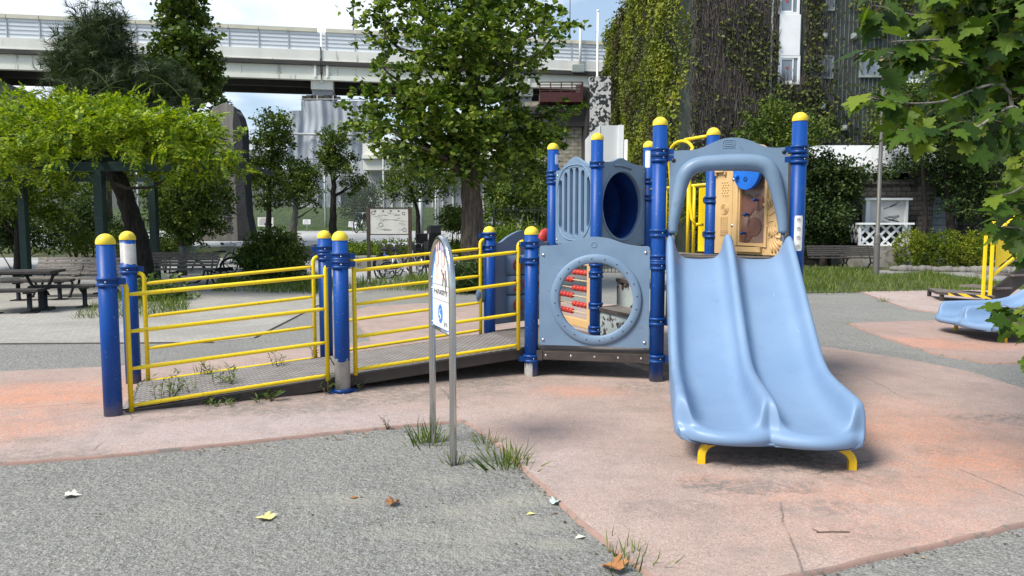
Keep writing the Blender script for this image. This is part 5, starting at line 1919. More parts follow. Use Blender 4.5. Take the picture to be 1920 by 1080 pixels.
# ------------------------------------------------------------------ benches and picnic table
def make_bench(name, label, loc, rz, length, wood, legs, group=None):
    t = thing(name, label, 'bench', loc, rz, group)
    ORG[t.name] = (0, 0, 0)
    h = length / 2
    for k in range(4):
        b = MB()
        b.box((0, -.42 + .115 * k, .415 + (.0 if k else -.006)), (length, .095, .032))
        b.build('seat_slat', M[wood], t, bevel=.005)
    for k in range(5):
        b = MB()
        f = k / 4
        b.box((0, .03 + .11 * f, .50 + .30 * f), (length, .026, .066), M=Matrix.Rotation(R(-18), 3, 'X'))
        b.build('back_slat', M[wood], t, bevel=.005)
    for s in legs:
        b = MB()
        x = s * h
        b.tube([(x, -.40, 0), (x, -.36, .06), (x, -.24, .22), (x, -.30, .36), (x, -.42, .39)], [.035, .028, .026, .026, .022], 8)
        b.tube([(x, .12, 0), (x, .08, .07), (x, -.08, .22), (x, -.02, .38), (x, .06, .55), (x, .17, .84)], [.035, .03, .026, .026, .022, .016], 8)
        b.bar((x, -.44, .385), (x, .02, .385), .05, .03)
        b.tube([(x, -.24, .22), (x, -.08, .22)], .022, 8)
        b.build('leg', M['black_metal'], t)
    b = MB()
    b.box((0, .065, .62), (.12, .05, .10), M=Matrix.Rotation(R(-18), 3, 'X'))
    b.box((0, -.03, .455), (.07, .40, .035))
    b.build('centre_armrest', M[wood], t, bevel=.006)
    return t


p = atz(132, 558)
make_bench('park_bench', 'long weathered slatted bench with high back behind the dark picnic table', (p[0], p[1] + .35, 0), R(-2), 1.95, 'wood', (-.80, .02, .84))
p = atz(336, 535)
make_bench('park_bench', 'weathered slatted bench between the green pergola post and the parked bicycle', (p[0], p[1] + .3, 0), R(2), 1.75, 'wood', (-.8, .82))
p = atz(1566, 503)
make_bench('park_bench', 'dark blackened wood bench on the lawn left of the lamp post', (p[0], p[1] - .45, 0), R(2), 2.40, 'wood_dark', (-.86, .06, .86))

tb = atz(62, 583)
TB = thing('picnic_table', 'dark picnic table with cast iron legs in front of the slatted bench', 'table', (tb[0] - .35, tb[1], 0), R(14))
ORG[TB.name] = (0, 0, 0)
for k in range(4):
    b = MB()
    b.box((0, -.30 + .2 * k, .70), (1.5, .185, .05))
    b.build('tabletop_plank', M['wood_dark'], TB, bevel=.008)
for s in (-.45, .45):
    b = MB()
    b.tube([(s, 0, 0), (s, 0, .06), (s, 0, .36)], [.09, .05, .05], 12)
    b.box((s, 0, .015), (.36, .30, .03))
    for q in (-1, 1):
        b.tube([(s, 0, .34), (s + .10 * q, 0, .40), (s + .16 * q, 0, .50), (s + .21 * q, 0, .62), (s + .29 * q, 0, .67)], .028, 8)
    b.build('leg', M['black_metal'], TB)
b = MB()
b.box((0, 0, .66), (1.3, .08, .04))
b.build('under_rail', M['black_metal'], TB)
for i, (px, py, ln, rz, lab) in enumerate(((38, 588, .95, 14, 'low dark bench seat at the front left of the picnic table'), (138, 577, 1.1, 14, 'low dark bench seat right of the picnic table, nearest the blue posts'), (88, 563, 1.25, 14, 'low dark bench seat behind the picnic table, in front of the slatted bench'))):
    q = atz(px, py)
    ST = thing('bench_seat', lab, 'bench', (q[0] - .15, q[1], 0), R(rz), 'low bench seats round the picnic table')
    ORG[ST.name] = (0, 0, 0)
    for k in range(2):
        b = MB()
        b.box((0, -.09 + .18 * k, .40), (ln, .165, .05))
        b.build('seat_plank', M['wood_dark'], ST, bevel=.008)
    for s in (-.3, .3):
        b = MB()
        b.tube([(s * ln, 0, 0), (s * ln, 0, .05), (s * ln, 0, .37)], [.07, .04, .04], 10)
        b.box((s * ln, 0, .012), (.24, .24, .024))
        b.box((s * ln, 0, .36), (.10, .30, .03))
        b.build('leg', M['black_metal'], ST)


# ------------------------------------------------------------------ bicycles
def bicycle(label, loc, rz, frame='bike_black', basket=None, wheel=.33, seatcol='seat_black', childseat=False, lean=0.0, small=False, basket_mat='basket'):
    t = thing('bicycle', label, 'bicycle', loc, rz, 'bicycles parked beyond the ramp')
    t.rotation_euler = (lean, 0, rz)
    ORG[t.name] = (0, 0, 0)
    wb = .53 if not small else .45
    for x in (-wb, wb):
        b = MB()
        b.tube([(x + wheel * math.cos(a), 0, wheel + wheel * math.sin(a)) for a in np.linspace(0, 2 * math.pi, 29)[:-1]], .025, 8, 0, closed=True)
        w = b.build('wheel', M['tyre'], t)
        b = MB()
        b.tube([(x + (wheel - .024) * math.cos(a), 0, wheel + (wheel - .024) * math.sin(a)) for a in np.linspace(0, 2 * math.pi, 29)[:-1]], .010, 6, 0, closed=True)
        for k in range(18):
            a = 2 * math.pi * k / 18
            b.tube([(x, .02 * (-1) ** k, wheel), (x + (wheel - .02) * math.cos(a), 0, wheel + (wheel - .02) * math.sin(a))], .0016, 4, cap=False)
        b.tube([(x, -.05, wheel), (x, .05, wheel)], .025, 8)
        b.build('rim', M['bolt'], w)
        b = MB()
        vs = [(x + (wheel + .035) * math.cos(a), y, wheel + (wheel + .035) * math.sin(a)) for a in np.linspace(R(20), R(175), 12) for y in (-.028, .028)]
        b.add(vs, [(2 * i, 2 * i + 1, 2 * i + 3, 2 * i + 2) for i in range(11)], 0, True)
        b.build('mudguard', M[frame] if x < 0 else M['bolt'], t, solid=.003)
    bb = (-.06, 0, .27)
    st = (-.20, 0, .62)
    hd0, hd1 = (wb - .14, 0, .66), (wb - .19, 0, .82)
    b = MB()
    b.tube([bb, st], .017, 8)
    b.tube([bb, (.12, 0, .33), hd0], .022, 8)
    b.tube([hd0, hd1], .022, 8)
    for y in (-.045, .045):
        b.tube([bb, (-wb, y, wheel)], .010, 6)
        b.tube([st, (-wb, y, wheel)], .009, 6)
        b.tube([hd0, (wb - .08, y, .50), (wb, y, wheel)], .012, 6)
    b.build('frame', M[frame], t)
    b = MB()
    b.tube([st, (-.23, 0, .80)], .013, 8)
    b.build('seat_post', M['bolt'], t)
    b = MB()
    b.tube([(-.36, 0, .83), (-.26, 0, .835), (-.12, 0, .835), (-.02, 0, .83)], [.09, .10, .045, .02], 10, flat=.35)
    b.build('saddle', M[seatcol], t)
    b = MB()
    b.tube([hd1, (wb - .21, 0, .95)], .013, 8)
    b.tube([(wb - .42, -.27, .97), (wb - .30, -.26, 1.0), (wb - .20, -.12, .985), (wb - .19, 0, .965), (wb - .20, .12, .985), (wb - .30, .26, 1.0), (wb - .42, .27, .97)], .011, 8)
    for s in (-1, 1):
        b.tube([(wb - .43, .27 * s, .965), (wb - .33, .262 * s, .995)], .018, 8)
    b.build('handlebar', M['bolt'], t)
    b = MB()
    b.tube([(bb[0] + .085 * math.cos(a), .045, bb[2] + .085 * math.sin(a)) for a in np.linspace(0, 2 * math.pi, 17)[:-1]], .008, 6, closed=True)
    b.tube([(bb[0], -.08, bb[2]), (bb[0], .08, bb[2])], .015, 8)
    for s in (-1, 1):
        b.tube([(bb[0], .08 * s, bb[2]), (bb[0] + .14 * s, .085 * s, bb[2] - .09)], .010, 6)
        b.box((bb[0] + .14 * s, .13 * s, bb[2] - .09), (.09, .08, .02))
    b.bar((bb[0] - .02, .047, bb[2] + .08), (-wb, .047, wheel + .03), .012, .10)
    b.build('crank', M['black_metal'], t)
    b = MB()
    b.tube([(-.30, .09, .30), (-.40, .14, .01)], .009, 6)
    b.tube([(-wb + .02, -.09, .02), (-wb, -.05, wheel)], .008, 6)
    b.tube([(-wb + .02, .09, .02), (-wb, .05, wheel)], .008, 6)
    b.tube([(-wb + .02, .09, .02), (-wb + .02, -.09, .02)], .008, 6)
    b.build('stand', M['bolt'], t)
    if basket:
        b = MB()
        bx0, bx1, by, bz0, bz1 = wb - .10, wb + .24, .19, .70, .98
        for z in np.linspace(bz0, bz1, 6):
            f = .82 + .18 * (z - bz0) / (bz1 - bz0)
            b.tube([(bx0, -by * f, z), (bx1 * 1 - (1 - f) * .2, -by * f, z), (bx1 - (1 - f) * .2, by * f, z), (bx0, by * f, z)], .0045, 5, closed=True)
        for k in range(8):
            x = bx0 + (bx1 - bx0) * k / 7
            for s in (-1, 1):
                b.tube([(x, by * .82 * s, bz0), (x, by * s, bz1)], .0035, 4)
            y = -by + 2 * by * k / 7
            for xx in (bx0, bx1):
                b.tube([(xx, y * .82, bz0), (xx, y, bz1)], .0035, 4)
            b.tube([(x, -by * .82, bz0), (x, by * .82, bz0)], .0035, 4)
        b.build('basket', M[basket_mat], t)
        if basket == 'covered':
            b = MB()
            b.box(((bx0 + bx1) / 2, 0, bz1 - .06), (bx1 - bx0 + .03, by * 2 + .03, .12))
            b.build('basket_cover', M['cloth_dark'], t, bevel=.04)
    if childseat:
        for (x, z, hd) in ((-.55, .82, True), (wb - .02, .78, False)):
            b = MB()
            b.box((x, 0, z), (.36, .36, .10))
            for s in (-1, 1):
                b.box((x, .19 * s, z + .12), (.34, .03, .24))
                b.box((x + .12, .13 * s, z - .22), (.12, .09, .34))
            b.box((x - .17, 0, z + .26), (.05, .38, .52), M=Matrix.Rotation(R(-12), 3, 'Y'))
            if hd:
                b.box((x - .20, 0, z + .60), (.16, .34, .24))
                for s in (-1, 1):
                    b.box((x - .10, .16 * s, z + .58), (.20, .04, .22))
            b.build('child_seat', M['seat_black'], t, bevel=.035)
    return t


q = atz(402, 530)
bicycle('cream and black city bicycle with green wire basket beside the bench and round bush', (q[0] - .05, q[1], 0), R(215), 'bike_black', 'wire', seatcol='saddle')
q = atz(448, 512)
bicycle('grey bicycle half hidden behind the round bush', (q[0], q[1] + .3, 0), R(250), 'bike_black', 'wire', basket_mat='mesh_grey')
q = atz(580, 503)
bicycle('blue bicycle with white rimmed wheel right of the round bush', (q[0], q[1], 0), R(190), 'bike_blue', None)
q = atz(730, 520)
bicycle('black city bicycle standing left of the notice board leg', (q[0], q[1], 0), R(70), 'bike_black', 'wire', basket_mat='black_metal')
q = atz(756, 522)
bicycle('small white folding bicycle under the notice board', (q[0], q[1], 0), R(20), 'bike_white', None, wheel=.24, small=True)
q = atz(798, 518)
bicycle('black bicycle with two hooded child seats right of the notice board', (q[0], q[1] + .1, 0), R(118), 'bike_black', None, childseat=True, wheel=.27)
q = atz(716, 519)
bicycle('dark blue bicycle leaning just left of the notice board post', (q[0], q[1] + .5, 0), R(100), 'bike_blue', 'wire', basket_mat='black_metal')
q = atz(742, 517)
bicycle('black bicycle behind the small white folding bicycle', (q[0], q[1] + .9, 0), R(35), 'bike_black', None)
q = np.array([aty(91, 470, 28.0)[0], 28.0, rise_z(28.0)])
bicycle('cream bicycle with dark covered basket standing by the far kerb', (q[0], q[1], q[2]), R(245), 'bike_cream', 'covered', basket_mat='offwhite')
q = np.array([aty(676, 444, 37.0)[0], 37.0, rise_z(37.0)])
bicycle('distant dark bicycle parked on the far path', (q[0], q[1], q[2]), R(80), 'bike_black', 'wire', basket_mat='black_metal')

# ------------------------------------------------------------------ notice board
q0_, q1_ = atz(692, 524), atz(770, 524)
NB = thing('notice_board', 'white map notice board on two brown posts beside the parked bicycles', 'notice board', ((q0_[0] + q1_[0]) / 2, q0_[1], 0))
yb = q0_[1]
zt_, zb_ = aty(730, 391, yb)[2], aty(730, 440, yb)[2]
for px in (691, 769):
    b = MB()
    x = aty(px, 450, yb)[0]
    b.box((x, yb, zt_ / 2), (.095, .07, zt_ + .02))
    b.build('post', M['brown_post'], NB, bevel=.004)
xa, xb = aty(694, 400, yb)[0], aty(766, 400, yb)[0]
b = MB()
b.box(((xa + xb) / 2, yb, (zt_ + zb_) / 2), (xb - xa, .03, zt_ - zb_ - .02))
b.build('board', M['offwhite'], NB)
for z in (zt_ + .01, zb_ + .005):
    b = MB()
    b.box(((xa + xb) / 2, yb, z), (xb - xa, .05, .03))
    b.build('board_rail', M['brown_post'], NB)
b = MB()
rr_ = random.Random(3)
for k in range(26):
    x = rr_.uniform(xa + .08, xb - .2); z = rr_.uniform(zb_ + .12, zt_ - .12)
    ln = rr_.uniform(.05, .25)
    b.bar((x, yb - .0165, z), (x + ln, yb - .0165, z + rr_.uniform(-.01, .01)), .002, .008, rr_.choice((0, 0, 1)))
for k in range(4):
    x = xa + .15 + .22 * k
    b.box((x, yb - .0165, zt_ - .07), (.05, .002, .035), mi=1)
for cx_, cz_, r_ in ((xa + .09, zt_ - .12, .05), (xb - .14, zt_ - .14, .04), (xa + .30, zb_ + .28, .06), (xb - .12, zb_ + .14, .05)):
    b.tube([(cx_ + r_ * math.cos(a), yb - .0165, cz_ + r_ * math.sin(a)) for a in np.linspace(0, 2 * math.pi, 13)[:-1]], .006, 5, 1, closed=True)
b.build('printed_map', [M['ink_grey'], M['ink_dark']], NB)

# ------------------------------------------------------------------ lamp post on the lawn
q = atz(1642, 515)
LP = thing('lamp_post', 'slender grey metal park lamp post with amber lantern rising from the lawn', 'lamp post', (q[0], q[1], 0))
zl = aty(1655, 140, q[1])[2]
ztp = aty(1656, 108, q[1])[2]
zc_ = aty(1642, 440, q[1])[2]
lx = .02
b = MB()
b.lathe([(.095, 0), (.092, zc_ - .02), (.088, zc_), (.064, zc_ + .02), (.055, zl - .35), (.055, zl - .12), (.10, zl - .08), (.075, zl - .02), (.11, zl + .02)], (q[0], q[1], 0), 20)
b.lathe([(.097, .95), (.099, .96), (.099, .99), (.097, 1.0)], (q[0], q[1], 0), 20)
b.build('pole', M['lamp_metal'], LP)
b = MB()
b.lathe([(.08, zl + .02), (.17, ztp - .02), (.0, ztp - .02)], (q[0], q[1], 0), 8, smooth=False)
LN = b.build('lantern', M['glass_amber'], LP)
b = MB()
b.lathe([(.20, ztp - .02), (.21, ztp), (.12, ztp + .07), (.03, ztp + .11), (.0, ztp + .13)], (q[0], q[1], 0), 16)
for k in range(8):
    a = 2 * math.pi * k / 8
    b.tube([(q[0] + .08 * math.cos(a), q[1] + .08 * math.sin(a), zl + .02), (q[0] + .17 * math.cos(a), q[1] + .17 * math.sin(a), ztp - .02)], .008, 5)
b.build('lantern_cap', M['lamp_metal'], LN)

# ------------------------------------------------------------------ person walking far behind the bench
q = np.array([aty(322, 447, 36.5)[0], 36.5, rise_z(36.5)])
PE_ = thing('person', 'distant person in dark clothes walking along the far path behind the pergola', 'person', (q[0], q[1], q[2]))


def skin_body(name, joints, edges, mats, parent, sub=2):
    me = bpy.data.meshes.new(name)
    off = np.asarray(ORG.get(parent.name, (0, 0, 0)))
    me.from_pydata([tuple(np.asarray(j[0]) - 0 * off) for j in joints], edges, [])
    ob = bpy.data.objects.new(name, me)
    COL.objects.link(ob)
    ob.parent = parent
    me.materials.append(mats)
    md = ob.modifiers.new('skin', 'SKIN')
    md.use_smooth_shade = True
    for v, j in zip(me.skin_vertices[0].data, joints):
        v.radius = (j[1], j[1] if len(j) < 3 else j[2])
    me.skin_vertices[0].data[0].use_root = True
    s = ob.modifiers.new('sub', 'SUBSURF'); s.levels = sub; s.render_levels = sub
    return ob


J = [((0, 0, .95), .15, .11), ((0, 0, 1.15), .14, .10), ((0, 0, 1.38), .17, .10), ((0, -.01, 1.49), .055), ((0, -.02, 1.56), .06), ((0, -.03, 1.66), .10, .11), ((0, -.02, 1.73), .07),
     ((.20, 0, 1.40), .06), ((.26, .05, 1.14), .047), ((.25, -.06, .90), .036), ((.25, -.08, .82), .035, .02),
     ((-.20, 0, 1.40), .06), ((-.26, .06, 1.14), .047), ((-.28, -.02, .90), .036), ((-.28, -.04, .82), .035, .02),
     ((.10, 0, .88), .095), ((.11, -.10, .50), .065), ((.11, .02, .09), .045), ((.11, -.12, .04), .04, .03),
     ((-.10, 0, .88), .095), ((-.11, .08, .50), .065), ((-.11, .28, .14), .045), ((-.11, .22, .04), .04, .03)]
Ed = [(0, 1), (1, 2), (2, 3), (3, 4), (4, 5), (5, 6), (2, 7), (7, 8), (8, 9), (9, 10), (2, 11), (11, 12), (12, 13), (13, 14), (0, 15), (15, 16), (16, 17), (17, 18), (0, 19), (19, 20), (20, 21), (21, 22)]


def mat_person():
    m, nt, out = new_mat('clothed_figure')
    z = nd(nt, 'ShaderNodeSeparateXYZ', ins={0: opos(nt)}).outputs[2]
    x = mth(nt, 'ABSOLUTE', nd(nt, 'ShaderNodeSeparateXYZ', ins={0: opos(nt)}).outputs[0])
    col = ramp(nt, mth(nt, 'MULTIPLY', z, 0.5), [(0, (.03, .03, .03)), (.04, (.02, .022, .03)), (.475, (.025, .028, .045)), (.48, (.05, .055, .08)), (.755, (.05, .055, .08)), (.76, (.45, .28, .2))], 'CONSTANT')
    arm = mth(nt, 'MULTIPLY', mth(nt, 'GREATER_THAN', x, .215), mth(nt, 'LESS_THAN', z, 1.18))
    col = mixc(nt, arm, col, (.45, .28, .2))
    b = nd(nt, 'ShaderNodeBsdfPrincipled', ins={'Base Color': col, 'Roughness': 0.8})
    nt.links.new(b.outputs[0], out.inputs[0])
    return m


skin_body('body', J, Ed, mat_person(), PE_)
ORG[PE_.name] = (0, 0, 0)
b = MB()
b.sphere((0, -.005, 1.69), .105, (1, 1.1, .95))
b.build('hair', M['hair'], PE_)
PE_.rotation_euler = (0, 0, R(100))
PE_.scale = (.68, .68, .68)

# ------------------------------------------------------------------ small things on the ground
def fallen(name, label, px, py, size, m, rz, curl=.35, templ='plane', tilt=0.0):
    q = atz(px, py, 0)
    tv, tf = TEMPL[templ]
    v = tv.copy() * size
    v[:, 0] -= size * .5
    v[:, 2] = v[:, 2] * curl + .006 + (v[:, 1] ** 2) * curl * 3 / size * .5
    c_, s_ = math.cos(rz), math.sin(rz)
    v = v @ np.array([[c_, s_, 0], [-s_, c_, 0], [0, 0, 1]])
    v[:, 2] -= v[:, 2].min() - .003
    v[:, 2] += tilt * (v[:, 0] - v[:, 0].min())
    me = bpy.data.meshes.new(name)
    me.from_pydata(v.tolist(), [], [tuple(int(i) for i in f) for f in tf])
    me.materials.append(M[m])
    o = bpy.data.objects.new(name, me)
    COL.objects.link(o)
    zz = PADZ if False else 0
    o.location = (q[0], q[1], zz)
    md = o.modifiers.new('s', 'SOLIDIFY'); md.thickness = .0015
    return tag(o, label, 'leaf', 'fallen leaves on the ground')


fallen('fallen_leaf', 'pale bleached leaf lying on the gravel at far left', 138, 931, .085, 'grey_leaf', .3, .6)
fallen('fallen_leaf', 'yellow star-shaped leaf on the gravel below the ramp', 495, 973, .092, 'pale_leaf', 2.9, .5)
fallen('fallen_leaf', 'curled brown leaf on the gravel in front of the sign', 740, 946, .075, 'dead_leaf', .9, 1.1)
fallen('fallen_leaf', 'small tan scrap of leaf on the gravel left of the sign', 664, 934, .05, 'dead_leaf', .2, .5, 'leaf')
fallen('fallen_leaf', 'large crisp brown leaf against the rubber edge at the bottom of the photo', 1146, 1070, .11, 'dead_leaf', 2.3, .9, tilt=.18)
fallen('fallen_leaf', 'brown leaf against the foot of the ramp', 372, 762, .11, 'dead_leaf', .2, .9)
fallen('fallen_leaf', 'small green leaf on the gravel left of the rubber edge', 995, 965, .05, 'pale_leaf', .2, .6, 'leaf')
fallen('fallen_leaf', 'light tan leaf fragment near the rubber edge', 1088, 1009, .06, 'grey_leaf', .4, .6, 'leaf')
fallen('fallen_leaf', 'small rust leaf beside the weeds at the ramp edge', 522, 747, .08, 'dead_leaf', .4, 1.0, 'leaf')
o = fallen('paper_scrap', 'crumpled mint paper scrap on the rubber edge', 1043, 945, .06, 'mint', .8, 1.2)
tag(o, None, 'paper scrap'); del o['group']
b = MB()
q = atz(1560, 1000, PADZ)
b.tube([q + (-.075, 0, .006), q + (.0, .004, .007), q + (.085, .003, .006)], .0028, 6)
b.tube([q + (-.06, .0, .006), q + (-.085, .03, .012)], .002, 6)
tag(b.build('twig', M['twig'], None), 'thin dry forked twig on the pink rubber in front of the slide', 'twig')


def tuft(name, label, px, py, n, h, spread=.07, cat='grass tuft', m='grass', z=0.0, group='grass tufts in the ground', lean=.55):
    q = atz(px, py, z)
    t = rng.normal(size=(n, 2)) * spread * .5
    P = np.column_stack([q[0] + t[:, 0], q[1] + t[:, 1], np.full(n, q[2])])
    AX = np.column_stack([t / spread * .7 + rng.normal(size=(n, 2)) * lean * .5, np.ones(n)])
    S = h * (.35 + .65 * rng.random(n))
    o = scatter(name, 'blade', P - np.array([q[0], q[1], 0]), AX, rdir(n), S, L[m])
    o.location = (q[0], q[1], 0)
    return tag(o, label, cat, group)


def weed(name, label, px, py, h, stalks, z=0.0, spread=.08, leaf=.05):
    """upright weed: thin stalks set with small narrow leaves"""
    q = atz(px, py, z)
    t = thing(name, label, 'weed', (q[0], q[1], q[2]), 0, 'weeds along the ramp')
    b = MB()
    P, AX = [], []
    for k in range(stalks):
        a = np.array([q[0] + random.gauss(0, spread * .4), q[1] + random.gauss(0, spread * .3), q[2]])
        hh = h * random.uniform(.55, 1.0)
        dx = np.array([random.gauss(0, .28), random.gauss(0, .28), 0]) * hh
        pts = [a, a + dx * .4 + np.array([0, 0, hh * .55]), a + dx + np.array([0, 0, hh])]
        b.tube(pts, [.0028, .0022, .001], 5)
        for s in np.linspace(.12, 1, max(5, int(hh / .016))):
            c = pts[0] * (1 - s) ** 2 + 2 * pts[1] * s * (1 - s) + pts[2] * s * s
            P.append(c); an = random.uniform(0, 6.28)
            AX.append((math.cos(an), math.sin(an), .55))
    b.build('stalk', M['twig'], t)
    P, AX = np.array(P), np.array(AX)
    scatter('leaves', 'sliver', P, AX, np.array([0, 0, 1.0]) + rdir(len(P)) * .4, leaf * (.5 + rng.random(len(P))), L['weed'], t)
    return t


weed('weed', 'tall spindly weed growing through the lower end of the ramp', 305, 760, .28, 9, spread=.25)
weed('weed', 'spindly weed behind the first tall one at the ramp edge', 345, 748, .25, 6, spread=.2)
weed('weed', 'leafy weed clump halfway along the lower ramp edge', 422, 736, .26, 9, spread=.12, leaf=.06)
weed('weed', 'weed rising through the far side of the ramp deck', 520, 690, .19, 5, z=.10, spread=.1)
weed('weed', 'short weed at the far side of the ramp beside the fourth post', 588, 672, .16, 5, z=.13, spread=.08)
weed('weed', 'weed on the ramp deck left of the middle', 380, 705, .16, 5, z=.06, spread=.12)
weed('weed', 'bushy weed round the bare metal foot of the middle post', 616, 740, .19, 18, spread=.2, leaf=.045)
weed('weed', 'small weed right of the bare metal foot of the middle post', 668, 735, .12, 8, spread=.12, leaf=.04)
weed('weed', 'low broad-leaved weed at the ramp edge near a brown leaf', 502, 752, .09, 14, spread=.2, leaf=.075)
weed('weed', 'low dark weed at the ramp edge beside the brown curled leaf', 400, 765, .08, 12, spread=.25, leaf=.06)
weed('weed', 'single upright weed sprig on the rubber edge left of the sign', 724, 806, .11, 3, spread=.03, leaf=.03)
tuft('grass_tuft', 'bright grass tuft at the foot of the left sign leg', 800, 830, 70, .20, .11)
tuft('grass_tuft', 'sparse grass tuft at the foot of the right sign leg', 862, 868, 26, .14, .10)
tuft('grass_tuft', 'grass tuft on the gravel corner right of the sign', 914, 832, 50, .13, .10)
tuft('grass_tuft', 'large grass tuft with a seed head on the rubber edge', 955, 872, 90, .19, .14)
tuft('grass_tuft', 'thin grass along the rubber edge at the bottom of the photo', 1175, 1060, 45, .13, .16)
tuft('grass_tuft', 'tiny sprout at the rubber edge at the bottom of the photo', 1526, 1078, 14, .05, .04)
tuft('grass_tuft', 'single tuft on the pale rubber by the far lawn', 1660, 566, 40, .16, .14)
tuft('grass_tuft', 'tuft at the left tip of the far rubber pad', 1590, 608, 30, .08, .16)
tuft('grass_tuft', 'tuft at the kerb corner on the rear rubber pad', 380, 572 + 130, 18, .16, .1, z=.06)


# leaf crumbs, grit and twig bits gathered along the rubber rims and in the lee of the frame
def litter(name, label, lines, n, spread, size, m):
    P = []
    for _ in range(n):
        a, c = random.choice(lines)
        t = random.random()
        q = atz(a[0] + (c[0] - a[0]) * t, a[1] + (c[1] - a[1]) * t)
        P.append((q[0] + random.gauss(0, spread), q[1] + random.gauss(0, spread), random.uniform(.002, .006)))
    P = np.array(P)
    k = len(P)
    AX = np.column_stack([rng.normal(size=(k, 2)), rng.normal(size=k) * .12])
    o = scatter(name, 'leaf', P, AX, np.array([0, 0, 1.0]) + rdir(k) * .45, size * (.4 + rng.random(k)), L[m])
    return tag(o, label, 'litter', kind='stuff')


RIM = [((350, 850), (870, 798)), ((890, 812), (1215, 1085)), ((1300, 1125), (1920, 995)), ((1560, 655), (1920, 735)), ((1590, 610), (1850, 685))]
litter('leaf_litter', 'crumbs of dead leaf and grit along the rims of the rubber pads', RIM, 420, .05, .022, 'litter')
litter('leaf_litter', 'scattered leaf crumbs on the pink rubber and below the ramp', [((240, 770), (640, 745)), ((700, 740), (1200, 700)), ((1300, 740), (1250, 900)), ((1650, 680), (1850, 860)), ((1400, 880), (1600, 1020)), ((1000, 800), (1500, 1000))], 260, .16, .020, 'litter')
litter('leaf_litter', 'tiny leaf crumbs and pale chips strewn over the grey gravel', [((50, 900), (900, 1000)), ((100, 1040), (1000, 900)), ((600, 860), (1000, 1060))], 150, .30, .016, 'litter')

# ------------------------------------------------------------------ elevated highway
M['wall_grey'] = surf('dark_boundary_wall', (.085, .09, .088), (.13, .135, .13), .9, scale=.6, bump=.2)
HA, HB = np.array([-33.9, 48.6]), np.array([7.3, 56.0])
hu = unit(np.array([*(HB - HA), 0.0]))
hn = np.array([hu[1], -hu[0], 0.0])          # towards the park
HO = np.array([HA[0], HA[1], 0.0])
HW = thing('elevated_highway', 'long cream elevated expressway with translucent noise barrier crossing behind the trees', 'highway', HO)
hp = lambda s, z, d=0.0: HO + hu * s + np.array([0, 0, z]) - hn * d
T0, T1 = -40.0, 75.0
# the joint between the spans, above the tarpaulined pier
jx = onplane(603, 150, HA, HB)
TJ = float((jx - HO).dot(hu))
for (t0, t1) in ((T0, TJ - .05), (TJ + .05, T1)):
    b = MB()
    # box girder: face, flange below, soffit
    b.bar(hp((t0), 12.35, .18), hp(t1, 12.35, .18), .25, 1.25)
    b.bar(hp(t0, 11.82, .10), hp(t1, 11.82, .10), .45, .30)
    for k in range(int((t1 - t0) / 2.6)):
        s = t0 + 1.0 + 2.6 * k
        b.bar(hp(s, 12.05, .02), hp(s, 12.85, .02), .05, .06)
    b.build('girder', M['girder'], HW)
    b = MB()
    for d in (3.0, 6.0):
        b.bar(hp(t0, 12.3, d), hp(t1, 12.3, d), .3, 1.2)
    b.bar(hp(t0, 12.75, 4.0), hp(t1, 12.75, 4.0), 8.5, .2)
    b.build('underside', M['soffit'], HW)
    b = MB()
    b.bar(hp(t0, 13.34, .35), hp(t1, 13.34, .35), .9, .70)
    b.bar(hp(t0, 12.98, .35), hp(t1, 12.98, .35), 1.0, .06)
    b.build('parapet', M['concrete'], HW)
    b = MB()
    b.bar(hp(t0, 14.30, .05), hp(t1, 14.30, .05), .06, 1.25)
    b.bar(hp(t0, 14.30, 7.5), hp(t1, 14.30, 7.5), .06, 1.25)
    NBR = b.build('noise_barrier', M['noise_panel'], HW)
    b = MB()
    for k in range(int((t1 - t0) / 1.95)):
        s = t0 + .3 + 1.95 * k
        b.bar(hp(s, 13.7, -.01), hp(s, 14.95, -.01), .06, .07)
    for z in (13.95, 14.22, 14.48, 14.72):
        b.bar(hp(t0, z, -.005), hp(t1, z, -.005), .03, .025)
    b.build('barrier_post', M['barrier_frame'], NBR)
    b = MB()
    k = int((t1 - t0) / 1.95)
    for q in range(k):
        s = t0 + .3 + 1.95 * q
        b.bar(hp(s + .02, 15.05, .05), hp(s + 1.93, 15.05, .05), .30, .26)
    b.build('top_rail', M['rail_cream'], HW)
for s_, nm in ((TJ, 'pier_cap'), (-1.2, 'pier_cap'), (float((onplane(1130, 150, HA, HB) - HO).dot(hu)) - 6, 'pier_cap')):
    b = MB()
    b.bar(hp(s_ - .75, 11.55, 1.0), hp(s_ + .75, 11.55, 1.0), 1.6, .95)
    b.bar(hp(s_ - .5, 12.25, .0), hp(s_ - .32, 12.25, .0), .35, .9)
    b.bar(hp(s_ + .32, 12.25, .0), hp(s_ + .5, 12.25, .0), .35, .9)
    b.bar(hp(s_, 11.5, .22), hp(s_, 11.85, .22), .28, .28)
    b.build(nm, M['concrete'], HW, bevel=.03)
    b = MB()
    b.bar(hp(s_ - .7, 10.6, 4.2), hp(s_ + .7, 10.6, 4.2), 7.5, 1.6)
    b.bar(hp(s_, 0, 3.8), hp(s_, 10.2, 3.8), 2.0, 2.0)
    b.build('pier', M['concrete_cool'], HW)
b = MB()   # dark rail joint drop
b.bar(hp(TJ, 12.1, -.08), hp(TJ, 13.1, -.08), .25, .12)
b.bar(hp(TJ, 13.1, -.12), hp(TJ, 13.9, -.12), .08, .08)
b.build('joint_drain', M['soffit'], HW)
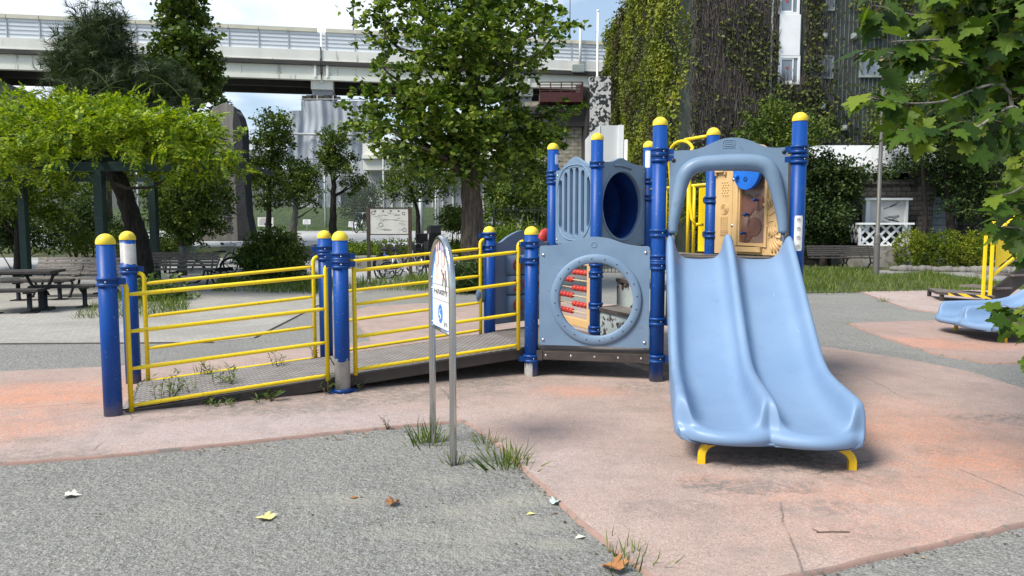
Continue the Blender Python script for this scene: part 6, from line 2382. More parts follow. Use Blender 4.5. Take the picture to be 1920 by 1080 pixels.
# lower second carriageway seen under the first
HL = thing('lower_viaduct', 'grey lower viaduct with railing glimpsed under the expressway', 'viaduct', HO + (0, 14, 0))
b = MB()
lo = lambda s, z, d: hp(s, z, d)
b.bar(lo(-60, 8.3, 22), lo(110, 8.3, 22), .6, 1.3)
b.build('girder', M['concrete_cool'], HL)
b = MB()
b.bar(lo(-60, 9.6, 22), lo(110, 9.6, 22), .1, 1.0)
b.build('noise_barrier', M['noise_panel'], HL)
b = MB()
for s in range(-50, 110, 20):
    b.bar(lo(s, 0, 23), lo(s, 7.8, 23), 1.2, 1.2)
b.build('pier', M['concrete_cool'], HL)
# lamp masts on the highway
for px, y0, y1, lab in ((663, 66, -60, 'thin lamp mast on the expressway above the tarpaulined pier'), (185, 52, -60, 'thin lamp mast on the expressway behind the dark conifer'), (1068, 86, -60, 'thin tall mast on the expressway between the big tree and the ivy building')):
    q = onplane(px, y0, HA - hn[:2] * 3, HB - hn[:2] * 3)
    t = thing('lamp_mast', lab, 'lamp mast', (q[0], q[1], 13.7), 0, 'masts on the expressway')
    b = MB()
    b.tube([(q[0], q[1], 13.5), (q[0], q[1], 24.0)], [.07, .04], 8)
    b.build('mast', M['mesh_grey'], t)
q = onplane(1086, 90, HA, HB)
t = thing('camera_mast', 'short pale pole with small head and grey box on the expressway parapet', 'pole', (q[0], q[1], 13.0))
q = q + hn * .3
zt_, zb_ = aty(1086, 52, q[1])[2], aty(1086, 128, q[1])[2]
b = MB()
b.tube([(q[0], q[1], zb_), (q[0], q[1], zt_)], .10, 8)
b.build('mast', M['offwhite'], t)
b = MB()
b.box((q[0] - .35 + .2, q[1] - .1, zb_ - .05), (.9, .4, .55))
b.build('equipment_box', M['grey_box'], t, bevel=.03)
b = MB()
b.tube([(q[0], q[1], zt_), (q[0] + .12, q[1] - .1, zt_ + .15), (q[0] + .25, q[1] - .2, zt_ + .05)], .12, 8)
b.build('head', M['offwhite'], t)
q = aty(1120, 150, 46.0)
t = thing('flag_pole', 'slender white pole standing before the expressway left of the ivy building', 'pole', (q[0], q[1], 0))
b = MB()
zt_ = aty(1120, 22, 46.0)[2]
b.tube([(q[0], q[1], 0), (q[0], q[1], zt_)], [.11, .06], 10)
b.sphere((q[0], q[1], zt_ + .05), .09)
b.build('pole', M['white_paint'], t)

# ------------------------------------------------------------------ tarpaulined scaffold round the pier
YT = 47.0
TW = thing('scaffold_tower', 'stepped scaffold tower wrapped in grey tarpaulin below the expressway joint', 'scaffold', (aty(620, 420, YT)[0], YT, 0))


def tarp(name, pts, depth, th, m, seed=0):
    """hanging sheet over the outline, with pulled folds, closed at the back"""
    P = [aty(x, y, depth) for x, y in pts]
    xs = [p[0] for p in P]; zs = [p[2] for p in P]
    poly = [(p[0], p[2]) for p in P]

    def span(x):
        zz = []
        n = len(poly)
        for i in range(n):
            (ax, az), (bx, bz) = poly[i], poly[(i + 1) % n]
            if (ax <= x < bx) or (bx <= x < ax):
                zz.append(az + (bz - az) * (x - ax) / (bx - ax))
        return (min(zz), max(zz)) if zz else None
    r_ = random.Random(seed)
    nx, nz = 90, 36
    X = np.linspace(min(xs) + .01, max(xs) - .01, nx)
    ph = [r_.uniform(0, 6.28) for _ in range(8)]
    vs, fs = [], []
    for x in X:
        lo_, hi_ = span(x)
        for j in range(nz):
            s = j / (nz - 1)
            z = lo_ + (hi_ - lo_) * s
            f = .10 * math.sin(x * 3.1 + ph[0] + .6 * math.sin(z * .9 + ph[1])) + .06 * math.sin(x * 7.3 + ph[2] + z * .5) + .05 * math.sin(z * 2.3 + x * 1.4 + ph[3])
            f += .05 * abs(math.sin(z * 1.05 + ph[4])) + .04 * math.sin(x * 13 + ph[5] + 1.5 * math.sin(z * 1.3))
            vs.append((x, depth - f * .8, z))
    for i in range(nx - 1):
        for j in range(nz - 1):
            a = i * nz + j
            fs.append((a, a + nz, a + nz + 1, a + 1))
    b = MB()
    b.add(vs, fs, 0, True)
    b.plate(poly, [], (0, depth + .15, 0), (1, 0, 0), (0, 0, 1), th, 0, (0, -1, 0))
    return b.build(name, m, TW, recalc=False)


tarp('tarp_sheet', [(540, 420), (540, 208), (565, 207), (565, 189), (690, 189), (690, 300), (709, 304), (709, 420)], YT, 4.5, M['tarp'], 3)
tarp('tarp_apron', [(556, 419), (548, 322), (598, 315), (672, 296), (707, 306), (706, 352), (640, 362), (640, 419)], YT - .6, .3, M['tarp'], 9)
b = MB()
for y, dd in ((253, .35), (330, .9), (354, .9)):
    a, c = aty(552, y - 2, YT - dd), aty(706 if y > 300 else 684, y + 1, YT - dd)
    b.tube([a, c], .075 if y == 253 else .04, 8)
for px in (566, 595, 625, 655):
    a, c = aty(px, 200, YT - .05), aty(px, 178 + (px % 3), YT - .05)
    b.tube([a, c], .035, 6)
a, c = aty(563, 186, YT - .05), aty(690, 186, YT - .05)
b.tube([a, c], .03, 6)
b.build('scaffold_pipe', M['mesh_grey'], TW)
b = MB()
for k in range(7):
    q = aty(568 + 11 * k + random.uniform(-3, 3), 184, YT + .5)
    b.box(q, (random.uniform(.2, .5), .3, random.uniform(.15, .4)))
b.build('scaffold_clutter', M['soffit'], TW)

# concrete wall and panels right of the scaffold
YW = 44.0
RW = thing('retaining_wall', 'grey concrete wall with slim vertical ribs right of the tarpaulined scaffold', 'wall', (aty(735, 400, YW)[0], YW, 0))
xa, xb = aty(680, 380, YW)[0], aty(1000, 380, YW)[0]
zt_, zm_ = aty(700, 268, YW)[2], aty(700, 318, YW)[2]
b = MB()
b.box(((xa + xb) / 2, YW + 1.0, (zt_ + zm_) / 2), (xb - xa, 1.5, zt_ - zm_))
b.box(((xa + xb) / 2, YW + .6, zm_ + .75), (xb - xa, 1.2, .25))
b.build('beam', M['concrete'], RW)
b = MB()
b.box(((xa + xb) / 2, YW + 1.4, zm_ / 2), (xb - xa, .3, zm_))
b.build('panel', M['concrete_cool'], RW)
b = MB()
for k in range(int((xb - xa) / .62)):
    b.box((xa + .3 + .62 * k, YW + 1.2, zm_ / 2 - .3), (.10, .14, zm_ - .7))
b.build('rib', M['concrete'], RW)
# low wall and fence behind the far path, left half of the view
FW = thing('boundary_wall', 'long dark grey boundary wall behind the trees on the left', 'wall', (-22, 42, 0))
b = MB()
x0_, x1_ = aty(-260, 400, 43)[0], aty(545, 400, 43)[0]
b.box(((x0_ + x1_) / 2, 43, 2.4), (x1_ - x0_, .4, 4.8))
b.build('wall_face', M['wall_grey'], FW)
b = MB()
for k in range(14):
    b.box((x0_ + 1 + (x1_ - x0_) * k / 14, 42.75, 2.45), (.25, .12, 4.9))
b.build('rib', M['wall_grey'], FW)


def mesh_mat():
    m, nt, out = new_mat('chain_link_mesh')
    pos = wpos(nt)
    s = nd(nt, 'ShaderNodeSeparateXYZ', ins={0: pos})
    a = mth(nt, 'ABSOLUTE', mth(nt, 'SUBTRACT', mth(nt, 'FRACT', mth(nt, 'MULTIPLY', mth(nt, 'ADD', s.outputs[0], s.outputs[2]), 12.0)), .5))
    c = mth(nt, 'ABSOLUTE', mth(nt, 'SUBTRACT', mth(nt, 'FRACT', mth(nt, 'MULTIPLY', mth(nt, 'SUBTRACT', s.outputs[0], s.outputs[2]), 12.0)), .5))
    w = mth(nt, 'LESS_THAN', mth(nt, 'MINIMUM', a, c), .026)
    b = nd(nt, 'ShaderNodeBsdfPrincipled', ins={'Base Color': (.30, .33, .33, 1), 'Roughness': .5})
    tr = nd(nt, 'ShaderNodeBsdfTransparent')
    mx = nd(nt, 'ShaderNodeMixShader', ins={0: w, 1: tr.outputs[0], 2: b.outputs[0]})
    nt.links.new(mx.outputs[0], out.inputs[0])
    return m


M['chain'] = mesh_mat()
YF = 38.6
CF = thing('chain_link_fence', 'tall chain link fence with pale poles along the far grass bank', 'fence', (aty(400, 440, YF)[0], YF, 1.3))
fx0, fx1 = aty(-150, 440, YF)[0], aty(845, 440, YF)[0]
b = MB()
b.add([(fx0, YF, 1.3), (fx1, YF, 1.3), (fx1, YF, 5.0), (fx0, YF, 5.0)], [(0, 1, 2, 3)])
b.build('wire_mesh', M['chain'], CF)
for px in (-60, 42, 128, 205, 260, 330, 500, 610, 720, 758, 822):
    x = aty(px, 400, YF)[0]
    b = MB()
    b.tube([(x, YF, 0), (x, YF, 5.1 if px not in (720, 758) else 5.6)], .055, 8)
    b.build('post', M['mesh_grey'], CF)
b = MB()
b.tube([(fx0, YF, 5.0), (fx1, YF, 5.0)], .035, 6)
b.build('top_rail', M['mesh_grey'], CF)
q = atz(702, 444)
t = thing('steel_pole', 'plain thick grey pole behind the notice board', 'pole', (aty(790, 450, 30)[0], 30, 0))
x = aty(790, 450, 30)[0]
b = MB(); b.tube([(x, 30, 0), (x, 30, aty(790, 345, 30)[2])], .11, 10); b.build('pole', M['mesh_grey'], t)
t = thing('steel_pole', 'slim tall grey pole just left of the big tree trunk', 'pole', (aty(818, 450, 29)[0], 29, 0))
x = aty(818, 450, 29)[0]
b = MB(); b.tube([(x, 29, 0), (x, 29, aty(818, 330, 29)[2])], .055, 10); b.build('pole', M['mesh_grey'], t)

# signs on and before the fence
def small_sign(label, px, py, w, h, Y, rot=0.0, legs=False, m='white_paint', lines=4):
    q = aty(px, py, Y)
    t = thing('notice_sign', label, 'sign', (q[0], q[1], rise_z(Y)))
    b = MB()
    Mr = Matrix.Rotation(rot, 3, 'Y')
    b.box(q, (w, .03, h), M=Mr)
    pn_ = b.build('board', M[m], t)
    b = MB()
    for k in range(lines):
        z = h * (.32 - .62 * k / max(1, lines - 1))
        c = q + np.asarray(Mr) @ np.array([-.03 * w, -.017, z])
        b.box(c, (w * (.75 if k else .5), .002, h * .07), M=Mr, mi=1 if k == 0 else 0)
    b.build('printed_lines', [M['ink_grey'], M['ink_red']], pn_)
    b = MB()
    for s in ((-.4, .4) if legs else (0,)):
        b.tube([(q[0] + s * w, q[1] + .03, rise_z(Y) - .05), (q[0] + s * w, q[1] + .03, q[2])], .02, 6)
    b.build('leg', M['mesh_grey'], t)


small_sign('tilted white notice with red heading hanging on the far fence', 661, 421, .40, .28, 37.5, R(8))
small_sign('small white notice on the far fence right of the small tree', 575, 416, .38, .24, 37.5, 0)
small_sign('wide pale list board behind the trunk of the leftmost small tree', 498, 416, .80, .46, 37.5, 0, True, 'offwhite', 6)
q = atz(562, 448)
t = thing('stone_marker', 'low grey stone marker post beside the round bush', 'marker', (q[0], q[1], 0))
b = MB()
hz_ = aty(569, 416, q[1])[2]
b.plate([(-.16, 0), (.16, 0), (.145, hz_), (-.145, hz_ - .04)], [], (aty(569, 440, q[1])[0], q[1], 0), (1, 0, 0), (0, 0, 1), .2, 0, (0, -1, 0))
b.build('marker_body', M['concrete'], t, bevel=.01)
b = MB()
for k in range(6):
    zz = hz_ * (.8 - .12 * k)
    xx = aty(569, 440, q[1])[0]
    b.bar((xx - .04, q[1] - .004, zz), (xx + .04, q[1] - .004, zz + .01), .004, .02)
    b.bar((xx + .01, q[1] - .004, zz - .03), (xx - .02, q[1] - .004, zz + .03), .004, .018)
b.build('carved_lettering', M['ink_grey'], t)
x = aty(540, 440, 28)[0]
t = thing('stone_box', 'squat brown stone box with a cap behind the round bush', 'marker', (x, 28, 0))
b = MB()
b.box((x, 28, .50), (.42, .42, 1.0))
b.box((x, 28, 1.03), (.56, .56, .07))
b.build('box_body', M['stone_grey'], t, bevel=.012)

# ------------------------------------------------------------------ stone monument with carved characters
YM = 25.0
mo = lambda px, py: aty(px, py, YM)
MN = thing('stone_monument', 'tall weathered grey stone monument with a carved vertical inscription behind the pergola', 'monument', (mo(435, 450)[0], YM, 0))
ol = [(368, 452), (372, 300), (392, 215), (408, 198), (425, 193), (437, 203), (449, 222), (453, 300), (461, 400), (470, 452)]
b = MB()
P_ = [mo(*p) for p in ol]
oxz = smooth_loop([(p[0], max(0, p[2])) for p in P_], 3)
b.plate(oxz, [], (0, YM, 0), (1, 0, 0), (0, 0, 1), .55, 0, (0, -1, 0))
b.build('slab', M['stone_grey'], MN, bevel=.05)
b = MB()
ol2 = [(446, 452), (440, 330), (436, 235), (438, 200), (449, 218), (455, 240), (457, 300), (464, 400), (474, 452)]
oxz = [(mo(*p)[0], max(0, mo(*p)[2])) for p in ol2]
b.plate(oxz, [], (0, YM - .02, 0), (1, 0, 0), (0, 0, 1), .62, 0, (0, -1, 0))
b.build('dark_edge', M['stone_black'], MN, bevel=.03)
for k, ch in enumerate('松尾芭蕉石碑'):
    pass
zz0 = mo(420, 330)[2]
for k, ch in enumerate('浅草橋場境碑'):
    px = 419 + 2.0 * k
    c = mo(px, 335 + 19.5 * k) - np.array([0, .006, 0])
    text_mesh('inscription', ch, .36, c, (1, 0, 0), (0, 0, 1), M['stone_black'], MN, ext=.003)

# ------------------------------------------------------------------ round bush, low beds, kerb walls
cl = px_clumps([(508, 476, 62, 40, 0), (475, 488, 32, 30, -.2), (548, 488, 30, 32, -.1), (515, 450, 44, 18, .2), (505, 502, 56, 24, -.5)], 19.8, deep=.9)
shrub('round_bush', 'large rounded dark green bush between the bench bicycle and the ramp post', 'bush', cl, 13000, 'mid', size=.07, per=14, length=.16, jit=.04, shell=.3)
# hedge bed in front of the notice board
ha, hb = atz(620, 468), atz(842, 462)
KW = thing('kerb_wall', 'low pale stone kerb wall behind the parked bicycles, below the bright hedge', 'wall', (ha[0], ha[1], 0))
b = MB()
ka, kb = atz(585, 517), atz(850, 512)
kz = .52
for k in range(9):
    p = ka + (kb - ka) * k / 9; q = ka + (kb - ka) * (k + .985) / 9
    b.bar((p[0], p[1] + 2.0, kz / 2), (q[0], q[1] + 2.0, kz / 2), .3, kz)
b.build('stone_course', M['kerb'], KW, bevel=.02)
hd = hedge_clumps((ka[0], ka[1] + 4.0), (kb[0] + .3, kb[1] + 4.0), 3.4, .52, .42, .55)
shrub('hedge', 'low bright green clipped hedge above the stone kerb wall behind the notice board', 'hedge', hd, 12000, 'bright', size=.075, per=14, length=.16, jit=.05, shell=.3, stems=10)
hq = aty(850, 412, 27)
shrub('hedge', 'square clipped green hedge left of the big tree trunk', 'hedge', px_clumps([(846, 412, 22, 22, 0), (862, 412, 20, 21, .3)], 27), 2600, 'mid', size=.085, per=12, length=.15, shell=.3)
# grass
grass('grass_strip', 'rough grass strip at the foot of the notice board and big tree', pz((640, 548), (700, 545), (1000, 552), (1010, 522), (880, 515), (690, 528)), 9000, (.10, .32))
grass('grass_strip', 'rough grass round the foot of the round bush', pz((395, 548), (600, 552), (640, 540), (600, 520), (420, 522)), 6000, (.10, .34))
grass('grass_strip', 'grass and weeds at the foot of the pergola post', pz((135, 600), (240, 597), (350, 588), (360, 560), (280, 540), (200, 560)), 4200, (.08, .22))
grass('lawn_grass', 'long rough grass lawn below the dark bench and lamp post', pz((1480, 556), (1560, 553), (1640, 549), (1870, 547), (2000, 545), (2000, 528), (1860, 530), (1740, 512), (1650, 518), (1640, 506), (1490, 506)), 19000, (.05, .25))
grass('lawn_grass', 'grass verge along the hedge at the right', pz((1660, 508), (1750, 503), (1900, 512), (2000, 514), (2000, 500), (1860, 500), (1700, 490)), 7000, (.08, .26))
grass('verge_grass', 'shaded grass verge on the far left beyond the bench', [(-24, 27.1), (-9.5, 27.1), (-9.8, 29.2), (-26, 29.2)], 6000, (.10, .30), z=.5)
shrub('weed_clump', 'tall leafy weed clump at the foot of the pergola post behind the blue posts', 'weeds', px_clumps([(300, 560, 26, 26, 0), (265, 565, 18, 20, .1), (335, 570, 14, 14, .1)], 15.0), 1700, 'weed', size=.10, per=12, length=.3, stems=10, jit=.05)
shrub('weed_clump', 'dark weeds round the foot of the big tree trunk', 'weeds', px_clumps([(885, 520, 36, 20, -.6), (850, 526, 20, 14, -.5), (905, 526, 20, 12, -.4)], 17.2), 2200, 'dark', templ='blade', size=.30, per=10, length=.2, stems=6)

# ------------------------------------------------------------------ the big ginkgo
gb = atz(887, 543)
GY = gb[1]
gpt = lambda px, py, d=0: aty(px, py, GY + d)
GC = px_clumps([(850, -55, 100, 40), (775, 4, 44, 16), (722, 14, 24, 8, -.6), (700, 42, 14, 6, -.6), (735, 50, 26, 9), (930, 8, 76, 26), (990, 32, 32, 14), (1010, 62, 28, 10), (1050, 50, 16, 5), (860, 46, 74, 26, -1.0), (800, 78, 40, 12), (742, 92, 24, 7, -.5), (706, 112, 12, 6, -.5),
                (890, 92, 72, 22, -1.3), (965, 105, 42, 14), (1010, 112, 20, 7), (860, 135, 60, 16, -1.2), (930, 140, 40, 14), (800, 132, 38, 10), (770, 165, 40, 9), (720, 178, 30, 9, -.8), (672, 203, 22, 8, -.6), (740, 205, 44, 14), (820, 190, 60, 16, -1.3), (880, 180, 50, 18, -.6),
                (930, 205, 40, 14), (1000, 220, 40, 11, -.4), (1058, 216, 26, 7, -.3), (1092, 212, 14, 5, -.3), (695, 232, 32, 9), (664, 246, 14, 6), (765, 240, 50, 13, -.7), (850, 232, 70, 18, -1.3), (950, 240, 56, 14), (1022, 252, 36, 11), (730, 262, 26, 9),
                (800, 268, 44, 12), (880, 268, 70, 18, -.8), (960, 275, 50, 13), (830, 295, 44, 12), (905, 300, 54, 14), (975, 302, 36, 11), (775, 288, 24, 9), (1010, 288, 26, 9), (860, 320, 24, 7), (935, 322, 26, 7), (805, 310, 16, 6), (1000, 320, 20, 7)], GY, 1.5, 1.0)
tree('ginkgo_tree', 'large leafy ginkgo tree with thick grey ridged trunk behind the ramp', 'tree', gb,
     [gb, gpt(887, 480), gpt(884, 400), gpt(884, 330), gpt(884, 250), gpt(892, 120), gpt(905, -60)], .34, GC, 22000, 'ginkgo', 'fan', .112, limbs=36, per=24, length=.62, jit=.042, upb=.08, shell=.6, flat=1.1, droop=.08)

# ------------------------------------------------------------------ pergola and wisteria
gp = M['pergola']
PGT = thing('pergola', 'dark green steel pergola on square posts carrying the wisteria', 'pergola', (-11.5, 17, 0))
YA, YB = 16.2, 20.0
zA = aty(100, 318, YA)[2]
for px, py, Y in ((-150, 590, 16.4), (190, 560, 16.4), (45, 470, 20.5), (289, 520, 20.2)):
    x = aty(px, 420, Y)[0]
    b = MB()
    b.box((x, Y, zA / 2), (.19, .19, zA))
    b.box((x, Y, .02), (.34, .34, .04))
    b.build('post', gp, PGT, bevel=.006)
xl = -18.0
for Y, pr_ in ((16.4, 400), (20.2, 405)):
    xr = aty(pr_, 320, Y)[0]
    b = MB()
    b.box(((xl + xr) / 2, Y, zA + .08), (xr - xl, .12, .20))
    b.build('beam', gp, PGT, bevel=.006)
for k in range(16):
    x = xl + .4 + k * .78
    if x > aty(400, 300, 15)[0]:
        break
    b = MB()
    b.box((x, 18.2, zA + .24), (.09, 5.0, .13))
    b.build('rafter', gp, PGT, bevel=.005)
YWs = 17.2
WC = []
for px, py, rx, ry, dd in ((0, 225, 90, 45, -1), (-90, 215, 90, 50, 0), (70, 205, 80, 40, .5), (95, 245, 80, 24, -2.0), (20, 258, 70, 22, -2.2), (150, 215, 80, 38, -.5), (175, 240, 70, 24, -2.0), (225, 205, 80, 36, 0), (240, 228, 80, 28, -2.0), (290, 215, 70, 32, -.5), (320, 240, 62, 26, -1.6),
                           (355, 232, 50, 26, -.4), (380, 262, 40, 20, -1.5), (405, 285, 22, 14, -1.3), (425, 262, 24, 12, -1.0), (435, 300, 12, 12, -1.2), (330, 262, 34, 14, -2), (150, 170, 40, 14, .3), (60, 180, 40, 16, .4), (240, 185, 50, 14, .4), (285, 192, 40, 12, .2), (120, 158, 24, 8, .6), (450, 250, 16, 7, -.6), (50, 278, 50, 10, -2.2), (0, 285, 40, 12, -2.2), (385, 300, 24, 10, -1.4), (150, 268, 50, 12, -2.2), (240, 268, 40, 12, -2.2), (320, 280, 40, 12, -2.0), (20, 302, 40, 8, -1.6)):
    yy = YWs + dd
    s = yy / FPX
    WC.append((aty(px, py, yy), np.array([rx * s, max(.5, rx * s * .8), ry * s])))
for k in range(14):   # the rest of the roof of leaves, further back over the rafters
    WC.append((np.array([random.uniform(-18, -8), random.uniform(17.5, 20.5), zA + random.uniform(.5, 1.2)]), np.array([1.1, 1.0, .5])))
wb_ = aty(262, 500, 17.5)
WS = thing('wisteria', 'spreading yellow-green wisteria with twisted dark trunk growing over the pergola', 'vine', (wb_[0], wb_[1], 0))
wp_ = lambda px, py, d=0: aty(px, py, 17.5 + d)
b = MB()
tr_ = [np.array([*wp_(268, 520)[:2], -.05]), wp_(268, 500), wp_(258, 440), wp_(243, 390), wp_(226, 345), wp_(212, 310), wp_(200, 285)]
Q, rs = [], []
for i in range(len(tr_) - 1):
    for s in np.linspace(0, 1, 6)[:-1]:
        Q.append(tr_[i] * (1 - s) + tr_[i + 1] * s + rng.normal(size=3) * .02); rs.append(.24 - .012 * (i + s))
b.tube(Q, rs, 14)
b.tube([q + np.array([.12 * math.cos(i * .35), -.10 + .08 * math.sin(i * .35), 0]) for i, q in enumerate(Q)], .10, 10)
b.tube([q + np.array([-.12 * math.cos(i * .3), -.02 + .1 * math.sin(i * .3), 0]) for i, q in enumerate(Q)], .09, 10)
for c, r_ in WC[:22]:
    limb(b, Q[-1], c, .06, .012, .15, 7, 7)
b.build('trunk', M['bark_dark'], WS)
crown('crown', L['wisteria'], [(c + np.array([0, 0, -.10 - .3 * max(0, c[2] - 3.9)]), r_ * np.array([1, 1, .72])) for c, r_ in WC], 9500, 'frond', .28, WS, per=9, length=.36, jit=.07, upb=.18, shell=.42, flat=1.4, droop=.15, hang=.1)
for px, py, d in ((35, 108, 0), (100, 150, 0), (200, 168, .4), (280, 140, .2), (320, 160, -.3), (380, 190, -.5), (245, 150, 0), (140, 140, .3), (420, 210, -.6), (440, 330, -1.2), (205, 295, -2.6)):
    c = aty(px, py, YWs + d)
    e = c + np.array([random.uniform(.5, 1.2) * random.choice((-1, 1)), random.uniform(-.3, .3), -random.uniform(.4, .8)])
    mdp = (c + e) / 2 + np.array([0, 0, random.uniform(.1, .5)])
    b = MB()
    tq = [(1 - s) ** 2 * e + 2 * s * (1 - s) * (mdp + np.array([0, 0, .12])) + s * s * c for s in np.linspace(0, 1, 9)]
    b.tube(tq, list(np.linspace(.007, .003, 9)), 5)
    b.build('loose_tendril', L['weed'], WS)

# ------------------------------------------------------------------ trees on the left and in the middle distance
def t_px(name, label, bx, by, trunk, r0, clumps, n, leaf, Y=None, dz=.6, **kw):
    base = atz(bx, by)
    Yb = base[1] if Y is None else Y
    if Y is not None:
        base = np.array([aty(bx, 430, Y)[0], Y, 0.0])
    tp = [base] + [aty(x, y, Yb) for x, y in trunk]
    return tree(name, label, 'tree', base, tp, r0, px_clumps(clumps, Yb, dz), n, leaf, **kw)


t_px('cypress_tree', 'dark feathery cypress with spiky top rising behind the pergola', 200, 450, [(200, 350), (196, 250), (192, 150), (190, 60)], .2,
     [(190, 55, 34, 22), (165, 50, 20, 16), (210, 75, 40, 28), (185, 95, 52, 32), (200, 125, 50, 30), (150, 120, 36, 22), (128, 125, 26, 14), (230, 155, 40, 22), (175, 150, 50, 30), (275, 158, 40, 18), (310, 160, 40, 26), (250, 180, 70, 30), (320, 190, 44, 26), (150, 145, 40, 22), (190, 195, 80, 26)],
     4600, 'conifer', Y=27, templ='needle', size=.50, per=8, length=.6, jit=.12, upb=.55, shell=.7, flat=.3, limbs=10)
t_px('slender_ginkgo', 'tall slender dark green tree with upright crown behind the pergola', 345, 450, [(345, 350), (346, 200), (347, 60), (348, -40)], .17,
     [(345, -10, 26, 20), (335, 15, 30, 22), (360, 30, 24, 18), (345, 50, 36, 20), (330, 75, 34, 18), (365, 72, 30, 16), (350, 95, 44, 18), (320, 110, 30, 16), (380, 100, 22, 12), (345, 125, 48, 18), (385, 135, 24, 12), (315, 140, 30, 14), (360, 155, 48, 20), (395, 150, 16, 10), (350, 185, 50, 20), (395, 185, 26, 12), (310, 175, 28, 16)],
     9500, 'mid', Y=29, templ='fan', size=.15, per=18, length=.5, jit=.08, bark='bark_dark', limbs=8)
t_px('maple_tree', 'low yellow-green maple under the pergola edge at far left', 30, 470, [(35, 420), (50, 380), (60, 350)], .12,
     [(20, 370, 60, 30), (80, 360, 60, 26), (110, 385, 40, 24), (50, 400, 60, 26), (90, 345, 60, 20), (140, 345, 40, 18), (0, 400, 40, 30), (-60, 370, 50, 50), (80, 410, 30, 20)],
     7500, 'bright', Y=22, size=.11, per=16, length=.4, jit=.07, bark='bark_dark', flat=1.1)
t_px('camphor_tree', 'leafy green tree beside the stone monument behind the pergola post', 340, 455, [(338, 420), (340, 380), (342, 340)], .10,
     [(355, 345, 62, 36), (320, 365, 46, 36), (385, 375, 42, 34), (350, 395, 56, 34), (320, 410, 40, 26), (380, 415, 40, 26), (350, 435, 40, 18), (300, 350, 26, 30), (405, 350, 26, 26)],
     11000, 'mid', Y=22.5, size=.12, per=18, length=.35, jit=.07, hang=.5)
t_px('small_tree', 'leftmost of the clipped trees before the fence, with rounded upper and lower crowns', 503, 452, [(503, 420), (504, 370), (506, 320), (512, 260)], .13,
     [(515, 240, 34, 30), (505, 265, 36, 24), (525, 270, 26, 20), (490, 320, 36, 30), (510, 305, 36, 24), (478, 345, 26, 22), (515, 345, 30, 24), (495, 375, 26, 16), (520, 225, 16, 12)],
     7500, 'mid', Y=27.5, size=.11, per=18, length=.25, jit=.06, bark='bark_dark')
t_px('small_tree', 'clipped tree with pale forked trunk and dense low crown before the tarpaulin', 548, 452, [(550, 425), (553, 405), (556, 380), (558, 350)], .17,
     [(560, 322, 28, 24), (545, 340, 30, 22), (575, 345, 26, 22), (560, 365, 34, 20), (540, 370, 22, 14), (597, 368, 10, 9), (590, 388, 14, 6), (580, 325, 18, 14)],
     5500, 'mid', Y=27, size=.10, per=18, length=.22, jit=.06, bark='bark_pale')
t_px('small_tree', 'slim clipped tree with two round tufts of leaves standing before the tarpaulin', 624, 446, [(624, 420), (624, 390), (626, 350), (620, 310), (622, 270)], .16,
     [(623, 258, 24, 16), (632, 270, 20, 14), (615, 290, 20, 16), (635, 303, 30, 18), (615, 308, 22, 14), (640, 320, 22, 10), (657, 345, 18, 10), (675, 345, 16, 10), (660, 358, 12, 8)],
     5200, 'mid', Y=27, size=.10, per=18, length=.22, jit=.06, bark='bark_dark')
t_px('dogwood_tree', 'small spreading tree with thin dark trunk left of the big trunk', 784, 452, [(784, 420), (783, 395), (776, 372), (770, 350)], .10,
     [(770, 330, 40, 20), (740, 345, 24, 12), (800, 335, 40, 24), (760, 305, 30, 18), (820, 350, 24, 18), (790, 365, 34, 12), (735, 360, 18, 8), (840, 345, 20, 16), (750, 365, 20, 10)],
     4200, 'mid', Y=26, size=.11, per=14, length=.35, jit=.06, bark='bark_dark', flat=1.2)
t_px('smoke_bush', 'grey-green shrubby tree in front of the hanging tarpaulin', 680, 440, [(680, 420), (682, 390)], .08,
     [(680, 375, 32, 26), (665, 395, 26, 24), (700, 395, 22, 24), (685, 415, 34, 18), (690, 355, 20, 14)], 4200, 'dark', Y=40, size=.13, per=14, length=.35)
shrub('dark_shrub', 'very dark glossy shrub under the pergola behind the covered-basket bicycle', 'shrub', px_clumps([(135, 430, 30, 30), (115, 420, 24, 22), (150, 410, 24, 22), (130, 455, 22, 16)], 24.5), 3400, 'dark', size=.11, per=12, length=.3)
shrub('dark_shrub', 'conical dark evergreen shrub left of the pergola post', 'shrub', px_clumps([(165, 385, 26, 26), (165, 410, 30, 26), (180, 430, 30, 26), (160, 440, 30, 24)], 26), 3600, 'dark', size=.11, per=12, length=.25)
shrub('low_shrub', 'rounded pale green low shrub between the pergola posts', 'shrub', px_clumps([(160, 452, 22, 16), (150, 460, 18, 12), (215, 455, 26, 14)], 23), 2200, 'hedge', size=.08, per=12, length=.18)
shrub('low_shrub', 'low dark green mound behind the middle bench', 'shrub', px_clumps([(325, 462, 34, 20), (300, 465, 24, 16)], 23), 2600, 'mid', size=.08, per=12, length=.18)
shrub('low_shrub', 'small rounded bush behind the wisteria trunk', 'shrub', px_clumps([(220, 432, 18, 14), (208, 436, 14, 12)], 25), 1400, 'dark', size=.08, per=12, length=.15)
shrub('low_shrub', 'leafy dark shrub at the far left edge behind the picnic table', 'shrub', px_clumps([(15, 440, 34, 26), (-30, 440, 40, 30), (40, 452, 24, 16), (85, 452, 22, 16)], 23.5), 3600, 'dark', size=.12, per=12, length=.25)
# belt of foliage closing the view on the far left, beyond the boundary wall
BK = []
for k in range(34):
    px = -140 + 20 * k
    BK.append((aty(px, random.uniform(360, 395), 48 + random.uniform(-2, 2)), np.array([1.4, 1.4, random.uniform(1.2, 2.1)])))
tb_ = crown('tree_belt', L['dark'], BK, 13000, 'leaf', .26, None, per=16, length=.8, jit=.15)
tag(tb_, 'far dark belt of trees closing the view behind the boundary wall', 'tree belt', kind='stuff')
